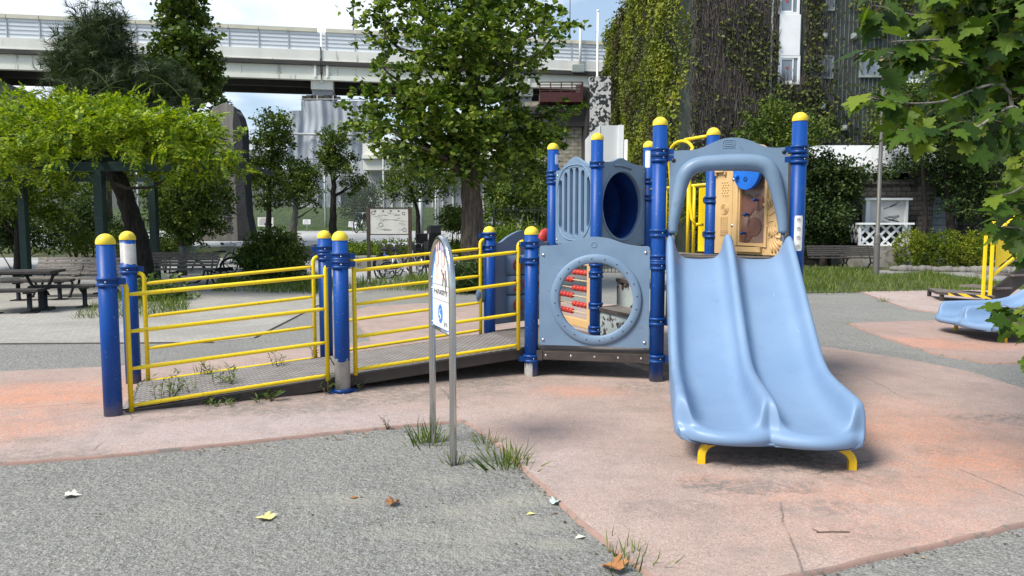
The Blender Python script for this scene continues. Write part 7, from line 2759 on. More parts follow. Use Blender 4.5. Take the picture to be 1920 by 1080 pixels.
# right of the big trunk: fence with bushes behind it
GF = thing('iron_fence', 'dark green bar fence with bushes behind it right of the big trunk', 'fence', (aty(975, 440, 24)[0], 24, 0))
fxa, fxb = aty(926, 440, 24)[0], aty(1230, 440, 24)[0]
zf = aty(950, 388, 24)[2]
b = MB()
for z in (.25, zf * .5, zf - .1):
    b.bar((fxa, 24, z), (fxb, 24, z), .03, .04)
for k in range(int((fxb - fxa) / .12)):
    b.box((fxa + .12 * k, 24, zf / 2), (.018, .018, zf))
b.build('bar_panel', M['green_fence'], GF)
for k in range(4):
    b = MB()
    b.box((fxa + k * (fxb - fxa) / 3, 24, zf / 2 + .05), (.07, .07, zf + .1))
    b.build('post', M['green_fence'], GF)
shrub('fence_shrub', 'yellow-green bushes behind the dark green bar fence', 'shrub', px_clumps([(935, 370, 30, 32), (930, 410, 26, 30), (965, 440, 30, 24), (960, 390, 34, 30), (1005, 380, 34, 40), (1010, 430, 30, 34)], 25.2), 6500, 'mid', size=.11, per=14, length=.3, stems=8)
shrub('fence_shrub', 'grassy weeds in front of the dark green bar fence', 'shrub', px_clumps([(950, 452, 34, 16), (1000, 455, 34, 18), (920, 455, 18, 12)], 22.5), 2600, 'bright', templ='blade', size=.35, per=10, length=.2)
t_px('dark_tree', 'dark leafy tree filling the gap between the big ginkgo and the slotted panel', 985, 445, [(985, 400), (985, 360)], .14,
     [(975, 350, 50, 34), (1020, 350, 40, 34), (1000, 320, 50, 24), (945, 360, 30, 24), (1020, 395, 34, 30), (1100, 420, 60, 30), (1180, 420, 50, 30)], 8500, 'dark', Y=26.5, size=.13, per=16, length=.35)

# ------------------------------------------------------------------ buildings on the right
# stair landing, patterned tower, block wall, white cabin
YP = 42.0
TWR = thing('patterned_tower', 'narrow tower with black and white broken-tile pattern beside the ivy building', 'tower', (aty(1120, 420, YP)[0], YP, 0))


def mat_tiles():
    m, nt, out = new_mat('black_white_tiles')
    pos = wpos(nt)
    vo = nd(nt, 'ShaderNodeTexVoronoi', ins={'Vector': pos, 'Scale': 5.5, 'Randomness': .9})
    f = mth(nt, 'ADD', mth(nt, 'MULTIPLY', nd(nt, 'ShaderNodeSeparateColor', ins={0: vo.outputs['Color']}).outputs[0], .5), mth(nt, 'MULTIPLY', noise(nt, pos, 3.5, 3, .6), .6))
    col = ramp(nt, f, [(.50, (.018, .02, .024)), (.56, (.5, .5, .49))])
    b = nd(nt, 'ShaderNodeBsdfPrincipled', ins={'Base Color': col, 'Roughness': .6})
    nt.links.new(b.outputs[0], out.inputs[0])
    return m


M['tiles'] = mat_tiles()
xa, xb = aty(1106, 200, YP)[0], aty(1145, 200, YP)[0]
zt_ = aty(1120, 143, YP)[2]
b = MB()
b.box(((xa + xb) / 2, YP + .8, zt_ / 2), (xb - xa, 1.6, zt_))
b.build('tower_shaft', M['tiles'], TWR)
b = MB()
xs_ = aty(1088, 200, YP + 1.6)[0]
b.plate([(0, 0), (2.2, 0), (2.2, zt_ - .02), (0, zt_ - .6)], [], (xa - .02, YP + .1, 0), unit((xs_ - xa, 1.9, 0)), (0, 0, 1), .15)
b.build('side_wall', M['wall_dark'], TWR)
BW = thing('block_wall', 'buff stone block building below the red-brown stair landing', 'building', (aty(1050, 420, 43)[0], 43, 0))


def mat_blocks(name, c1, c2, mo_, scale, sq=.5):
    m, nt, out = new_mat(name)
    pos = wpos(nt)
    s = nd(nt, 'ShaderNodeSeparateXYZ', ins={0: pos})
    cv = nd(nt, 'ShaderNodeCombineXYZ', ins={0: mth(nt, 'ADD', s.outputs[0], s.outputs[1]), 1: s.outputs[2]})
    br = nd(nt, 'ShaderNodeTexBrick', ins={'Vector': cv.outputs[0], 'Scale': scale, 'Color1': (*c1, 1), 'Color2': (*c2, 1), 'Mortar': (*mo_, 1), 'Mortar Size': .02})
    col = mixc(nt, 1.0, br.outputs[0], ramp(nt, noise(nt, pos, 3.0, 5, .6), [(.3, .65), (.7, 1.25)]), 'MULTIPLY')
    b = nd(nt, 'ShaderNodeBsdfPrincipled', ins={'Base Color': col, 'Roughness': .9})
    nt.links.new(bumpn(nt, mth(nt, 'ADD', mth(nt, 'MULTIPLY', br.outputs[1], -2.0), noise(nt, pos, 9, 4, .6)), .7, .03), b.inputs['Normal'])
    nt.links.new(b.outputs[0], out.inputs[0])
    return m


M['blocks_buff'] = mat_blocks('buff_blocks', (.30, .27, .21), (.36, .33, .26), (.16, .145, .12), 1.1)
M['blocks_dark'] = mat_blocks('dark_stone_blocks', (.065, .06, .054), (.12, .11, .098), (.03, .028, .025), 1.3)
xa, xb = aty(985, 300, 43)[0], aty(1100, 300, 43)[0]
zt_ = aty(1050, 190, 43)[2]
b = MB()
b.box(((xa + xb) / 2, 44, zt_ / 2), (xb - xa, 2.0, zt_))
b.build('wall', M['blocks_buff'], BW)
LD = thing('stair_landing', 'red-brown steel landing with bar railing above the block wall', 'landing', (aty(1055, 200, 42)[0], 42, 0))
xa, xb = aty(1012, 180, 42)[0], aty(1092, 180, 42)[0]
z0, z1, z2 = aty(1050, 192, 42)[2], aty(1050, 174, 42)[2], aty(1050, 155, 42)[2]
b = MB()
b.box(((xa + xb) / 2, 42.6, (z0 + z1) / 2), (xb - xa, 1.6, z1 - z0))
b.build('landing_slab', M['redbrown'], LD)
b = MB()
for z in np.linspace(z1 + .1, z2, 4):
    b.bar((xa, 41.85, z), (xb, 41.85, z), .05, .05)
    b.bar((xb, 41.85, z), (xb, 43.3, z), .05, .05)
for k in range(5):
    b.box((xa + (xb - xa) * k / 4, 41.85, (z1 + z2) / 2), (.06, .06, z2 - z1))
b.build('railing', M['redbrown'], LD)
b = MB()
b.box(((xa + xb) / 2 - .3, 43.2, z0 - .7), (xb - xa + 1.6, 1.4, 1.1))
b.build('support_beam', M['soffit'], LD)
CB = thing('white_cabin', 'pale grey sheet-clad cabin with sloping left roof edge behind the tunnel panel', 'cabin', (aty(1140, 420, 33)[0], 33, 0))
Yc = 33.0
c_ = lambda px, py: (aty(px, py, Yc)[0], aty(px, py, Yc)[2])
b = MB()
x0c, x1c, zrc, zlc = c_(1107, 300)[0], c_(1158, 300)[0], c_(1125, 235)[1], c_(1107, 250)[1]
xmc = c_(1124, 235)[0]
b.plate([(x0c, 0), (x1c, 0), (x1c, zrc), (xmc, zrc), (x0c, zlc)], [], (0, Yc, 0), (1, 0, 0), (0, 0, 1), 2.5, 0, (0, -1, 0))
b.build('cladding', M['cabin'], CB)
b = MB()
b.box((x1c + .12, Yc - .03, zrc / 2), (.24, .20, zrc))
b.bar((xmc, Yc - .02, 0), (xmc, Yc - .02, zrc), .03, .03)
b.build('corner_trim', M['white_paint'], CB)
q = aty(1174, 280, 31)
t = thing('white_pipe', 'short white vent pipe standing beside the pale cabin', 'pipe', (q[0], q[1], 0))
b = MB()
b.tube([(q[0], q[1], 0), (q[0], q[1], aty(1174, 262, 31)[2])], .07, 10)
b.build('pipe', M['white_paint'], t)

# the ivy-covered building
BN, BF = np.array([7.2, 30.0]), np.array([6.35, 49.0])
IV = thing('ivy_building', 'tall dark building smothered in ivy and bare vines with a white strip of windows', 'building', (7.2, 30, 0))
ZB = 13.4
fdir = np.array([1.0, .03, 0])
WD = 17.0
b = MB()
c3_ = BN + fdir[:2] * WD
vs = [A3(BN, 0), A3(c3_, 0), A3(c3_ + np.array([0, 19.]), 0), A3(BF, 0), A3(BN, ZB), A3(c3_, ZB), A3(c3_ + np.array([0, 19.]), ZB), A3(BF, ZB)]
b.add(vs, [(0, 1, 5, 4), (1, 2, 6, 5), (2, 3, 7, 6), (3, 0, 4, 7), (4, 5, 6, 7)])
b.build('wall', M['wall_green'], IV)
fy = lambda px, py, off=0.0: onplane(px, py, BN + np.array([0, -off]), c3_ + np.array([0, -off]))


def window(px0, py0, px1, py1, frame='white_paint', fw=.10, pane='window_glass', split=None, inner=None, off=.12):
    p, q = fy(px0, py1, off), fy(px1, py0, off)
    b = MB()
    ww, hh_ = q[0] - p[0], q[2] - p[2]
    rects = [[(fw, fw), (ww - fw, fw), (ww - fw, hh_ - fw), (fw, hh_ - fw)]]
    b.plate([(0, 0), (ww, 0), (ww, hh_), (0, hh_)], [rects[0]], p, fdir, (0, 0, 1), .12, 0, (0, -1, 0))
    f = b.build('window', M[frame], IV, bevel=.006)
    b = MB()
    b.plate([(fw - .02, fw - .02), (ww - fw + .02, fw - .02), (ww - fw + .02, hh_ - fw + .02), (fw - .02, hh_ - fw + .02)], [], p + np.array([0, .05, 0]), fdir, (0, 0, 1), .02, 0, (0, -1, 0))
    b.build('pane', M[pane], f)
    b = MB()
    b.plate([(fw, fw), (ww - fw - .16, fw), (ww - fw - .16, hh_ - fw), (fw, hh_ - fw)], [[(fw + .05, fw + .05), (fw + .05, hh_ - fw - .05), (ww - fw - .21, hh_ - fw - .05), (ww - fw - .21, fw + .05)]], p + np.array([0, .02, 0]), fdir, (0, 0, 1), .025, 0, (0, -1, 0))
    b.build('sash', M[frame], f)
    return f, p, q


def red_mark(parent, px, py):
    c = fy(px, py, .09)
    b = MB()
    b.plate([(-.06, .05), (.06, .05), (0, -.07)], [], c, fdir, (0, 0, 1), .01, 0, (0, -1, 0))
    b.build('red_triangle', M['red'], parent)


for (y0, y1, ty) in ((104, 158, 127), (-28, 27, 2)):
    f, p, q = window(1458, y0, 1501, y1)
    red_mark(f, 1476, ty)
b = MB()
p, q = fy(1460, 104, .13), fy(1502, 27, .13)
b.plate([(0, 0), (q[0] - p[0], 0), (q[0] - p[0], q[2] - p[2]), (0, q[2] - p[2])], [], p, fdir, (0, 0, 1), .14, 0, (0, -1, 0))
b.build('infill_panel', M['white_paint'], IV, bevel=.006)
for (x0_, y0, x1_, y1) in ((1700, 60, 1738, 100), (1694, 118, 1742, 155)):
    window(x0_, y0, x1_, y1)
for (x0_, y0, x1_, y1) in ((1520, 104, 1564, 147), (1548, -14, 1567, 20), (1612, 100, 1660, 145), (1535, 224, 1562, 268)):
    f, p, q = window(x0_, y0, x1_, y1, 'grey_box', .05)
b = MB()
for k in range(7):
    c = fy(1536 + 4 * k, 246, .16)
    b.box(c, (.018, .02, .95))
for k in range(6):
    c = fy(1548, 227 + 7.5 * k, .165)
    b.box(c, (.6, .02, .018))
b.build('window_grille', M['green_fence'], IV)
for px, py in ((1546, 68), (1601, 68), (1623, 67), (1644, 67), (1542, 200), (1583, 240)):
    c = fy(px, py, .16)
    b = MB()
    b.box(c, (.17, .22, .22))
    b.lathe([(.06, 0), (.06, .04), (.0, .04)], c + np.array([0, -.11, -.02]), 10, M=np.stack([(1, 0, 0), (0, 0, 1), (0, -1, 0)], axis=1))
    b.build('vent_hood', M['grey_box'], IV, bevel=.02)
b = MB()
for px in (1437, ):
    p, q = fy(px, 420, .15), fy(px, -150, .15)
    b.tube([(p[0], p[1], 0), (p[0], p[1], ZB)], .055, 10)
    for z in np.linspace(1, ZB - 1, 8):
        b.lathe([(.07, 0), (.07, .05)], (p[0], p[1], z), 10)
b.build('downpipe', M['grey_box'], IV)
b = MB()
for k in range(95):
    x = BN[0] + .12 + k * .175
    y = BN[1] + (x - BN[0]) * .03 - .06
    b.bar((x, y, .2), (x, y, ZB), .010, .010)
b.build('trellis_wire', M['mesh_grey'], IV)
# bare vine stems hanging on the front wall, thinning out to the right
VN = thing('bare_vines', 'curtain of bare brown vine stems over the left of the building front', 'vine', (BN[0] + 1, BN[1] - .1, 0))
P, AX, S = [], [], []
n = 36000
x = BN[0] + rng.random(n) ** 1.25 * 6.6
z = rng.random(n) * ZB
wl0, wl1 = fy(1457, 100)[0], fy(1503, 100)[0]
keep = ~((x > wl0 - .05) & (x < wl1 + .05) & (z > fy(1480, 160)[2]))
keep &= rng.random(n) < np.where(x < wl0, 1.0, np.clip(.5 - (x - wl1) / 3.5, 0.06, 1))
x, z = x[keep], z[keep]
k = len(x)
P = np.column_stack([x, BN[1] + (x - BN[0]) * .03 - .06 - rng.random(k) * .16, z])
AX = np.column_stack([rng.normal(size=k) * .16, rng.normal(size=k) * .05, np.sign(rng.normal(size=k) - .0)])
scatter('vine_stems', 'strand', P, AX, rdir(k) * .4 + np.array([0, -1, 0]), .35 + .75 * rng.random(k), L['dry'], VN)


def wall_leaves(name, n, f, leaf, size, parent, out=.12):
    """leaves lying over a wall: f gives (points, outward normal)"""
    P, N = f(n)
    k = len(P)
    tgt = N + rdir(k) * .55 + np.array([0, 0, .35])
    AX = rdir(k) * .9 + np.array([0, 0, -.4])
    scatter(name, 'leaf', P + N * (rng.random(k) * out)[:, None], AX, tgt, size * (.6 + .8 * rng.random(k)), L[leaf], parent)


ln_ = unit(np.array([*(BF - BN), 0]))
lnn = np.array([-abs(ln_[1]), ln_[0] * 0, 0])
lnn = np.array([-1.0, -.045, 0])


def left_face(n):
    s = rng.random(n) * 19.0
    z = rng.random(n) ** .9 * (ZB + .1)
    # swelling cushions of growth
    bul = .22 + .20 * np.sin(s * .9 + np.sin(z * .5)) + .16 * np.sin(z * 1.3 + s * .4) + .1 * np.sin(s * 3.1) * np.sin(z * 2.0)
    P = np.array([BN[0], BN[1], 0]) + ln_ * s[:, None] + np.column_stack([np.zeros(n), np.zeros(n), z])
    N = np.tile(lnn, (n, 1))
    P = P + N * np.maximum(.03, bul)[:, None]
    # thinner, browner streaks where few leaves grow
    keep = rng.random(n) < np.where(np.sin(s * 1.1 + .5) * np.sin(s * .37 + 1) > .45, .45, 1.0)
    return P[keep], N[keep]


IVL = thing('climbing_ivy', 'thick olive green ivy covering the side of the building that faces the park trees', 'ivy', (BN[0] - .2, 39, 0))
wall_leaves('ivy_leaves', 56000, left_face, 'ivy', .16, IVL, .30)


def top_edge(n):
    s = rng.random(n) * 19.0
    P = np.array([BN[0], BN[1], ZB]) + ln_ * s[:, None]
    P[:, 2] += rng.normal(size=n) * .16 + .15 * np.sin(s * 2.2)
    P[:, 0] += rng.normal(size=n) * .25 - .1
    return P, np.tile(lnn * .5 + np.array([0, 0, .7]), (n, 1))


wall_leaves('ivy_fringe', 3500, top_edge, 'ivy', .2, IVL, .3)


def front_face(n):
    x = BN[0] + .02 + rng.random(n) * 12.5
    z = rng.random(n) * ZB
    m1 = np.sin(x * 1.35 + 1.2 * np.sin(z * .8)) * .5 + np.sin(z * .9 + x * .55 + 2.0) * .5
    pr = np.clip(.10 + .55 * (m1 > .15) + .5 * np.exp(-((x - BN[0]) / .35) ** 2) + .55 * np.exp(-(z / 3.6) ** 2), 0, 1)
    dx = fy(1540, 100)[0]
    pr = np.where((x > dx) & (z > 7.5) & (z < 13) & (x < dx + 2.2), pr * .6, pr)
    pr = np.where((x > wl1) & (x < dx), np.maximum(pr, .6), pr)
    ok = (rng.random(n) < pr) & ~((x > wl0 - .02) & (x < wl1 + .02) & (z > fy(1480, 158)[2]))
    P = np.column_stack([x, BN[1] + (x - BN[0]) * .03 - .08, z])[ok]
    return P, np.tile(np.array([0, -1.0, 0]), (len(P), 1))


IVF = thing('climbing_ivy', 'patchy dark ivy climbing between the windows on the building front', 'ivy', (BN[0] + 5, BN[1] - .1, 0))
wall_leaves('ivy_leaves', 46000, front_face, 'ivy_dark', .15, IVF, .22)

# ------------------------------------------------------------------ right background: stone wall, white stall, lattice, hedge, trees
YS = 29.0
SW = thing('stone_wall', 'dark stone block wall with heavy gate piers behind the lattice screen', 'wall', (aty(1650, 420, YS)[0], YS, 0))
xa, xb = aty(1480, 400, YS)[0], aty(1745, 400, YS)[0]
zw = aty(1650, 345, YS)[2]
b = MB()
b.box(((xa + xb) / 2, YS + .3, zw / 2), (xb - xa, .6, zw))
b.box(((xa + xb) / 2, YS + .3, zw + .08), (xb - xa, .8, .16))
b.build('block_course', M['blocks_dark'], SW)
for px in (1727, 1818):
    x = aty(px, 400, YS)[0]
    b = MB()
    b.box((x, YS + .1, zw * .62), (.9 if px > 1800 else .55, .9, zw * 1.25))
    b.box((x, YS + .1, .55), (1.15 if px > 1800 else .7, 1.1, 1.1))
    b.build('gate_pier', M['blocks_dark'], SW, bevel=.03)
GT = thing('park_gate', 'pale blue-grey panelled gate between the dark stone piers', 'gate', (aty(1760, 420, YS)[0], YS, 0))
xg0, xg1 = aty(1733, 400, YS)[0], aty(1800, 400, YS)[0]
M['gate_paint'] = surf('pale_gate_paint', (.26, .31, .36), (.33, .38, .43), .5)
b = MB()
b.box((xg0 + .12, YS, 1.6), (.24, .16, 3.2))
b.build('gate_post', M['gate_paint'], GT)
b = MB()
for k in range(9):
    b.box(((xg0 + xg1) / 2 + .1, YS + .05, .3 + .28 * k), (xg1 - xg0 - .2, .05, .26))
b.build('gate_leaf', M['gate_paint'], GT, bevel=.01)
b = MB()
c = np.array([xg0 + .12, YS - .085, aty(1736, 379, YS)[2]])
b.plate([(.13 * math.cos(a) * (1 + .15 * (k % 2)), .13 * math.sin(a) * (1 + .15 * (k % 2))) for k, a in enumerate(np.linspace(0, 2 * math.pi, 17)[:-1])], [], c, (1, 0, 0), (0, 0, 1), .01, 0, (0, -1, 0))
b.build('gold_emblem', M['yellow_dark'], GT)
# white stall with map sheet
ST_ = thing('display_case', 'white framed outdoor display case with a grey relief map behind the lattice screen', 'display case', (aty(1660, 420, 28.6)[0], 28.6, 0))
x0c, x1c = aty(1623, 400, 28.6)[0], aty(1697, 400, 28.6)[0]
z0c, z1c = aty(1660, 421, 28.6)[2], aty(1660, 375, 28.6)[2]
b = MB()
b.box(((x0c + x1c) / 2, 28.6, (z0c + z1c) / 2), (x1c - x0c, .12, z1c - z0c))
b.build('map_sheet', M['offwhite'], ST_)
b = MB()
b.box((x0c, 28.57, z1c / 2), (.16, .3, z1c + .1)); b.box((x1c, 28.57, z1c / 2), (.10, .2, z1c + .05))
b.box(((x0c + x1c) / 2, 28.55, z1c + .03), (x1c - x0c + .3, .35, .08))
b.build('case_frame', M['white_paint'], ST_)
b = MB()
r_ = random.Random(5)
for k in range(9):
    xx = x0c + .2 + r_.random() * (x1c - x0c - .8); zz = z0c + .12 + r_.random() * (z1c - z0c - .3)
    b.bar((xx, 28.535, zz), (xx + r_.uniform(.2, .6), 28.535, zz + r_.uniform(-.16, .2)), .004, r_.uniform(.02, .06))
b.build('map_relief', M['ink_grey'], ST_)
# lattice
YL = 26.9
LT = thing('lattice_screen', 'white diagonal lattice screen with flat top rail behind the lamp post', 'screen', (aty(1660, 450, YL)[0], YL, 0))
x0c, x1c = aty(1612, 440, YL)[0], aty(1704, 440, YL)[0]
z0c, z1c = aty(1660, 460, YL)[2], aty(1660, 421, YL)[2]
b = MB()
H_ = z1c - z0c
st_ = H_ / 2.0
for sgn in (1, -1):
    yy = YL - .012 * sgn
    kx = x0c - H_
    while kx < x1c:
        a, c = (kx, z0c), (kx + H_, z1c)
        if sgn < 0:
            a, c = (kx, z1c), (kx + H_, z0c)
        t0 = max(0, (x0c - a[0]) / H_); t1 = min(1, (x1c - a[0]) / H_)
        if t1 - t0 > .05:
            p = (a[0] + H_ * t0, yy, a[1] + (c[1] - a[1]) * t0); q = (a[0] + H_ * t1, yy, a[1] + (c[1] - a[1]) * t1)
            b.bar(p, q, .02, .085)
        kx += st_
b.build('lattice', M['white_paint'], LT)
b = MB()
b.box(((x0c + x1c) / 2, YL, z1c + .03), (x1c - x0c + .2, .35, .07))
for x in (x0c, x1c):
    b.box((x, YL, (z0c + z1c) / 2), (.08, .08, H_))
b.box(((x0c + x1c) / 2, YL, z0c), (x1c - x0c, .06, .07))
b.build('frame', M['white_paint'], LT)
b = MB()
for k in range(5):
    yy = YL + .3 * k
    if k:
        b.bar((x0c, yy - .3, z1c), (x0c, yy, z0c + .1), .02, .07); b.bar((x0c, yy - .3, z0c + .1), (x0c, yy, z1c), .02, .07)
b.build('side_lattice', M['white_paint'], LT)
b = MB()
b.box(((x0c + x1c) / 2, YL + .8, z0c / 2), (x1c - x0c + .5, 1.9, z0c - .04))
b.build('stone_plinth', M['kerb'], LT)
b = MB()
b.box(((x0c + x1c) / 2, YL + .9, (z0c + z1c) / 2 - .1), (x1c - x0c - .2, 1.2, H_ - .3))
b.build('dark_infill', M['wall_dark'], LT)
q = aty(1571, 423, 28.3)
t = thing('solar_panel_sign', 'small tilted dark panel with a grey frame above the dark hedge', 'panel', (q[0], q[1], 0))
b = MB()
Mr = Matrix.Rotation(R(-45), 3, 'X')
b.box(q, (.80, .62, .04), M=Mr)
b.build('panel_face', M['window_glass'], t)
b = MB()
for s in (-1, 1):
    b.box(q + np.array([.40 * s, 0, 0]), (.03, .66, .06), M=Mr)
b.tube([(q[0], q[1], 0), (q[0], q[1], q[2])], .03, 8)
b.build('panel_frame', M['mesh_grey'], t)
# awnings beyond the wall
AW = thing('white_roof', 'white sheet roof of a low building seen through the trees below the ivy', 'roof', (aty(1600, 300, 35)[0], 35, 0))
x0c, x1c = aty(1510, 300, 36)[0], aty(1700, 300, 36)[0]
z1c, z0c = aty(1580, 271, 36)[2], aty(1580, 312, 36)[2]
YAW = 29.62
x0c, x1c = aty(1512, 290, YAW)[0], aty(1762, 290, YAW)[0]
z1c, z0c = aty(1580, 271, YAW)[2], aty(1580, 312, YAW)[2]
b = MB()
b.add([(x0c, YAW, z0c), (x1c, YAW, z0c), (x1c, YAW + .28, z1c), (x0c, YAW + .28, z1c)], [(0, 1, 2, 3)])
b.add([(x0c, YAW, z0c), (x1c, YAW, z0c), (x1c, YAW, z0c - .25), (x0c, YAW, z0c - .25)], [(0, 1, 2, 3)])
b.build('roof_sheet', M['roof_white'], AW, solid=.04)
for s in (0.02, .5, .98):
    b = MB()
    xx = x0c + (x1c - x0c) * s
    b.box((xx, YAW + .06, z0c / 2), (.1, .1, z0c))
    b.build('support_post', M['mesh_grey'], AW)
# right hedge with kerb stones
ha, hb = atz(1690, 503), atz(2020, 512)
ha, hb = atz(1690, 508), atz(2020, 514)
hd = hedge_clumps((ha[0] + .4, ha[1] + .9), (hb[0], hb[1] + .7), 1.9, 1.36, .05, .5)
shrub('hedge', 'broad yellow-green clipped hedge along the right of the lawn', 'hedge', hd, 22000, 'hedge', size=.07, per=12, length=.09, jit=.035, shell=.25, stems=12)
KS = thing('kerb_stones', 'row of rough pale kerb stones along the foot of the right hedge', 'kerb', (ha[0], ha[1], 0))
b = MB()
r_ = random.Random(2)
for k in range(26):
    f = k / 26
    p = ha + (hb - ha) * f
    b.sphere((p[0] - .3, p[1] - .25 + r_.uniform(-.05, .05), .08), 1, (.20 * r_.uniform(.8, 1.2), .18, .13 * r_.uniform(.8, 1.3)), 8, 6)
b.build('rough_stone', M['stone_grey'], KS)
b = MB()
q = atz(1600, 497)
b.box((q[0] + 2.6, q[1] + 1.2, .12), (3.2, 1.4, .24))
b.box((q[0] + 2.6, q[1] + .2, .06), (3.6, .7, .12))
o = b.build('stone_step', M['kerb'], None, bevel=.03)
tag(o, 'low weathered stone steps beside the lamp post foot', 'step')
q = atz(1850, 500)
b = MB()
b.box((q[0] + .8, q[1], .22), (1.6, .4, .44))
tag(b.build('stone_block', M['kerb'], None, bevel=.03), 'pale stone block at the end of the right hedge behind the yellow rail', 'block')
hq = atz(1545, 482)
shrub('hedge', 'dark clipped hedge behind the blackened bench', 'hedge', px_clumps([(1520, 440, 34, 26, 0), (1560, 442, 34, 24, 0), (1590, 445, 20, 20, 0)], 27.9), 4200, 'dark', size=.095, per=12, length=.15, shell=.3)
t_px('shade_tree', 'dark leafy tree behind the right-hand blue post', 1545, 470, [(1545, 430), (1548, 380), (1552, 330)], .10,
     [(1540, 320, 36, 34), (1570, 340, 44, 36), (1530, 360, 32, 30), (1560, 380, 42, 28), (1582, 360, 26, 22), (1520, 395, 24, 28), (1555, 410, 34, 22), (1590, 340, 20, 12), (1526, 316, 22, 9), (1575, 324, 28, 7), (1625, 322, 24, 6), (1668, 326, 20, 5)],
     9000, 'dark', Y=27.7, size=.13, per=16, length=.4, hang=.3)
t_px('shade_tree', 'light green feathery tree in front of the ivy building above the slide hood', 1440, 470, [(1440, 400), (1445, 330), (1448, 260)], .10,
     [(1440, 215, 30, 24), (1420, 250, 36, 26), (1460, 245, 34, 28), (1445, 290, 46, 30), (1490, 290, 30, 30), (1410, 300, 26, 26), (1480, 340, 40, 30), (1530, 250, 24, 20), (1515, 230, 20, 14), (1360, 330, 40, 30), (1300, 380, 40, 40)],
     9000, 'mid', Y=27.5, size=.13, per=14, length=.45)
t_px('shade_tree', 'wide dark cherry tree with spreading branches over the gate at the right', 1785, 470, [(1785, 430), (1780, 390), (1775, 350), (1770, 320)], .20,
     [(1760, 310, 70, 26), (1690, 318, 44, 16), (1820, 310, 60, 36), (1880, 330, 60, 40), (1745, 338, 30, 14), (1800, 350, 60, 28), (1850, 370, 50, 30), (1900, 400, 44, 40), (1720, 290, 46, 20), (1780, 275, 60, 24), (1840, 270, 60, 26), (1910, 260, 60, 40), (1790, 385, 40, 26), (1850, 410, 40, 20), (1700, 225, 40, 30), (1750, 230, 44, 36), (1820, 225, 60, 36), (1685, 180, 26, 30)],
     14000, 'dark', Y=28.0, size=.13, per=16, length=.45, flat=1.2, limbs=14, bark='bark_dark')
t_px('shade_tree', 'small olive tree before the ivy near the lamp post', 1735, 470, [(1735, 380), (1728, 300), (1712, 240)], .10,
     [(1680, 200, 40, 30), (1720, 215, 40, 30), (1690, 245, 50, 26), (1740, 250, 40, 26), (1660, 230, 26, 20), (1710, 170, 40, 20)], 6000, 'mid', Y=28, size=.12, per=16, length=.4, bark='bark_dark')
b = MB()   # scattered laurel on the far side of the right gate
# ------------------------------------------------------------------ plane tree branches at the right, close by
PL = thing('plane_tree', 'overhanging branches of a plane tree with big lobed leaves at the upper right', 'tree', (6.4, 5.6, 0))
b = MB()
b.tube([(6.6, 5.6, 0), (6.55, 5.6, 1.5), (6.5, 5.55, 3.2), (6.3, 5.5, 5.5)], [.22, .19, .16, .10], 14)
twigs = []


def branch(pts, r0):
    P_ = [np.asarray(p, float) for p in pts]
    Q = [np.array(q) for q in smooth_loop3(P_, 5)]
    k = len(Q)
    b.tube(Q, list(np.linspace(r0 * .6, .003, k)), 7)
    twigs.append(Q)


def smooth_loop3(pts, k):
    out = []
    n = len(pts)
    for i in range(n - 1):
        p0, p1, p2, p3 = (pts[max(0, min(n - 1, j))] for j in (i - 1, i, i + 1, i + 2))
        for t in np.linspace(0, 1, k, endpoint=False):
            out.append(0.5 * ((2 * p1) + (-p0 + p2) * t + (2 * p0 - 5 * p1 + 4 * p2 - p3) * t * t + (-p0 + 3 * p1 - 3 * p2 + p3) * t ** 3))
    out.append(pts[-1])
    return out


DY = 4.6
tw = lambda px, py, d=DY: aty(px, py, d)
BR = [
    ([(6.5, 5.5, 3.4), tw(1990, 60, 5.0), tw(1850, 50, 4.8), tw(1720, 30, 4.7), tw(1640, 10, 4.6)], .03),
    ([(6.5, 5.5, 3.2), tw(2000, 120, 4.9), tw(1860, 80, 4.7), tw(1760, 75, 4.5), tw(1670, 78, 4.5)], .028),
    ([(6.5, 5.5, 3.0), tw(2000, 180, 4.8), tw(1860, 130, 4.6), tw(1740, 110, 4.5), tw(1640, 96, 4.4)], .028),
    ([(6.5, 5.5, 2.8), tw(2000, 240, 4.6), tw(1880, 160, 4.5), tw(1770, 190, 4.4), tw(1690, 193, 4.3), tw(1620, 180, 4.3)], .024),
    ([(6.5, 5.5, 2.6), tw(2000, 220, 4.2), tw(1900, 200, 4.1), tw(1830, 240, 4.0), tw(1770, 250, 4.0), tw(1690, 243, 3.95)], .022),
    ([(6.5, 5.5, 2.4), tw(2010, 330, 4.2), tw(1950, 330, 4.1), tw(1900, 360, 4.05), tw(1860, 368, 4.0)], .02),
    ([(6.5, 5.5, 2.2), tw(2010, 480, 4.1), tw(1960, 450, 4.0), tw(1915, 430, 3.95), tw(1880, 425, 3.9)], .018),
    ([(6.5, 5.5, 1.8), tw(2010, 600, 4.0), tw(1960, 590, 3.9), tw(1925, 580, 3.9), tw(1895, 578, 3.85)], .016),
    ([(6.5, 5.5, 1.6), tw(2020, 660, 3.8), tw(1960, 640, 3.8), tw(1920, 612, 3.8), tw(1900, 605, 3.8)], .014),
    ([(6.5, 5.5, 3.6), tw(2000, -20, 5.2), tw(1880, -40, 5.0), tw(1760, -30, 5.0), tw(1660, -30, 4.9)], .03),
    ([(6.5, 5.5, 3.6), tw(2020, 40, 6.0), tw(1930, 20, 5.9), tw(1820, 10, 5.8), tw(1740, 60, 5.7)], .03),
    ([(6.5, 5.5, 3.0), tw(2020, 140, 5.8), tw(1930, 100, 5.7), tw(1850, 170, 5.6), tw(1790, 180, 5.5)], .03),
    ([(6.5, 5.5, 2.9), tw(2020, 270, 5.4), tw(1950, 260, 5.3), tw(1890, 270, 5.2)], .02),
]
for pts, r0 in BR:
    branch(pts, r0)
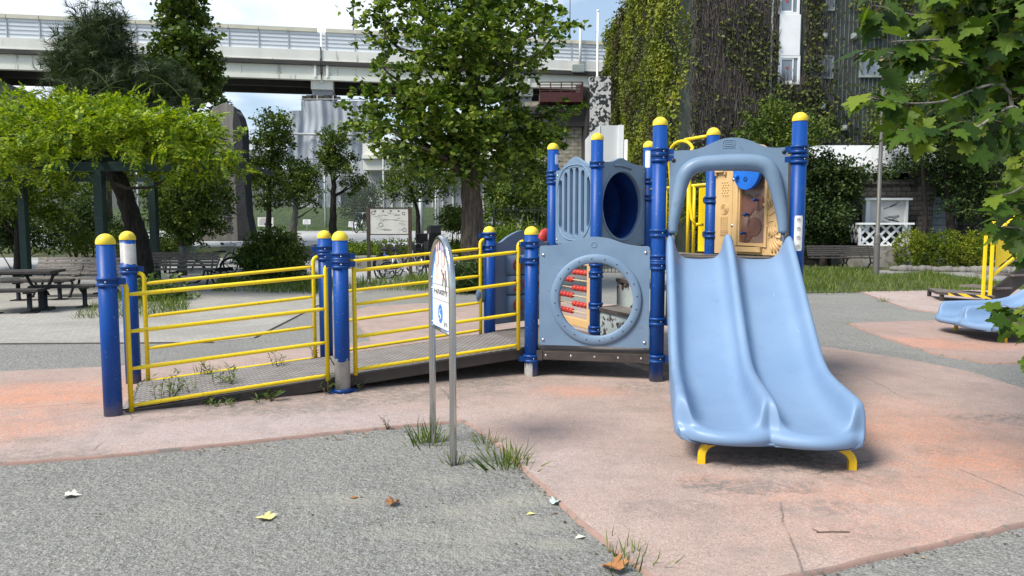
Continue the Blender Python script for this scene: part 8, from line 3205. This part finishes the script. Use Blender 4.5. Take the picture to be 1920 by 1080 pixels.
P, AX, NR, S = [], [], [], []
pet = MB()


def add_leaf(at_, size, hang=.6):
    d = np.array([random.gauss(-.35, .7), random.gauss(-.15, .6), random.gauss(-hang, .35)])
    d = unit(d)
    st_len = size * random.uniform(.35, .6)
    st0 = at_
    st1 = at_ + unit(d + np.array([0, 0, .35])) * st_len
    pet.tube([st0, (st0 + st1) / 2 + np.array([0, 0, .008]), st1], .0016, 4, cap=False)
    P.append(st1); AX.append(d + np.array([0, 0, -.15]))
    NR.append(unit(np.array([random.gauss(-.1, .5), random.gauss(-.35, .45), 1.0])))
    S.append(size)


for bi, Q in enumerate(twigs):
    k = len(Q)
    for i in range(5, k):
        px_ = Q[i]
        m = 0 if (bi in (5, 6, 7, 8) and i % 2) else (2 if bi in (9, 10, 11, 12) or (i > k * .45 and bi < 5) else 1)
        for _ in range(m):
            add_leaf(Q[i] + rng.normal(size=3) * .02, random.uniform(.09, .165) if bi < 5 or bi > 8 else random.uniform(.07, .12))
    add_leaf(Q[-1], .165 if bi < 5 or bi > 8 else .11, .15)
# side shoots in the thick of the branch
for _ in range(680):
    u_ = rng.random() ** .8
    px = 1970 - 240 * u_ * rng.random() ** .5
    py = rng.uniform(-60, 215 - 110 * max(0, (1960 - px) / 260))
    add_leaf(aty(px, py, rng.uniform(4.4, 6.0)), random.uniform(.09, .165))
for _ in range(260):
    add_leaf(aty(rng.uniform(1760, 1980), rng.uniform(-60, 120), rng.uniform(4.6, 6.4)), random.uniform(.10, .17))
for _ in range(420):
    add_leaf(aty(1990 - 240 * rng.random() ** 1.3, rng.uniform(-60, 200), rng.uniform(4.6, 6.6)), random.uniform(.10, .16))
for _ in range(110):
    add_leaf(aty(1990 - 105 * rng.random() ** 1.5, rng.uniform(200, 450), rng.uniform(4.2, 5.6)), random.uniform(.09, .15))
for _ in range(12):
    add_leaf(aty(rng.uniform(1900, 1960), rng.uniform(260, 440), rng.uniform(3.9, 4.6)), random.uniform(.12, .2))
for _ in range(4):
    add_leaf(aty(rng.uniform(1925, 1960), rng.uniform(440, 640), rng.uniform(3.7, 4.2)), random.uniform(.12, .2))
b.build('trunk', M['bark_pale'], PL)
tag(pet.build('leaf_stalks', M['twig'], PL), kind='stuff')
scatter('crown', 'plane', np.array(P), np.array(AX), np.array(NR), np.array(S), L['plane'], PL)

# ------------------------------------------------------------------ loose ends
tag(bpy.data.objects['ground'], None, None)
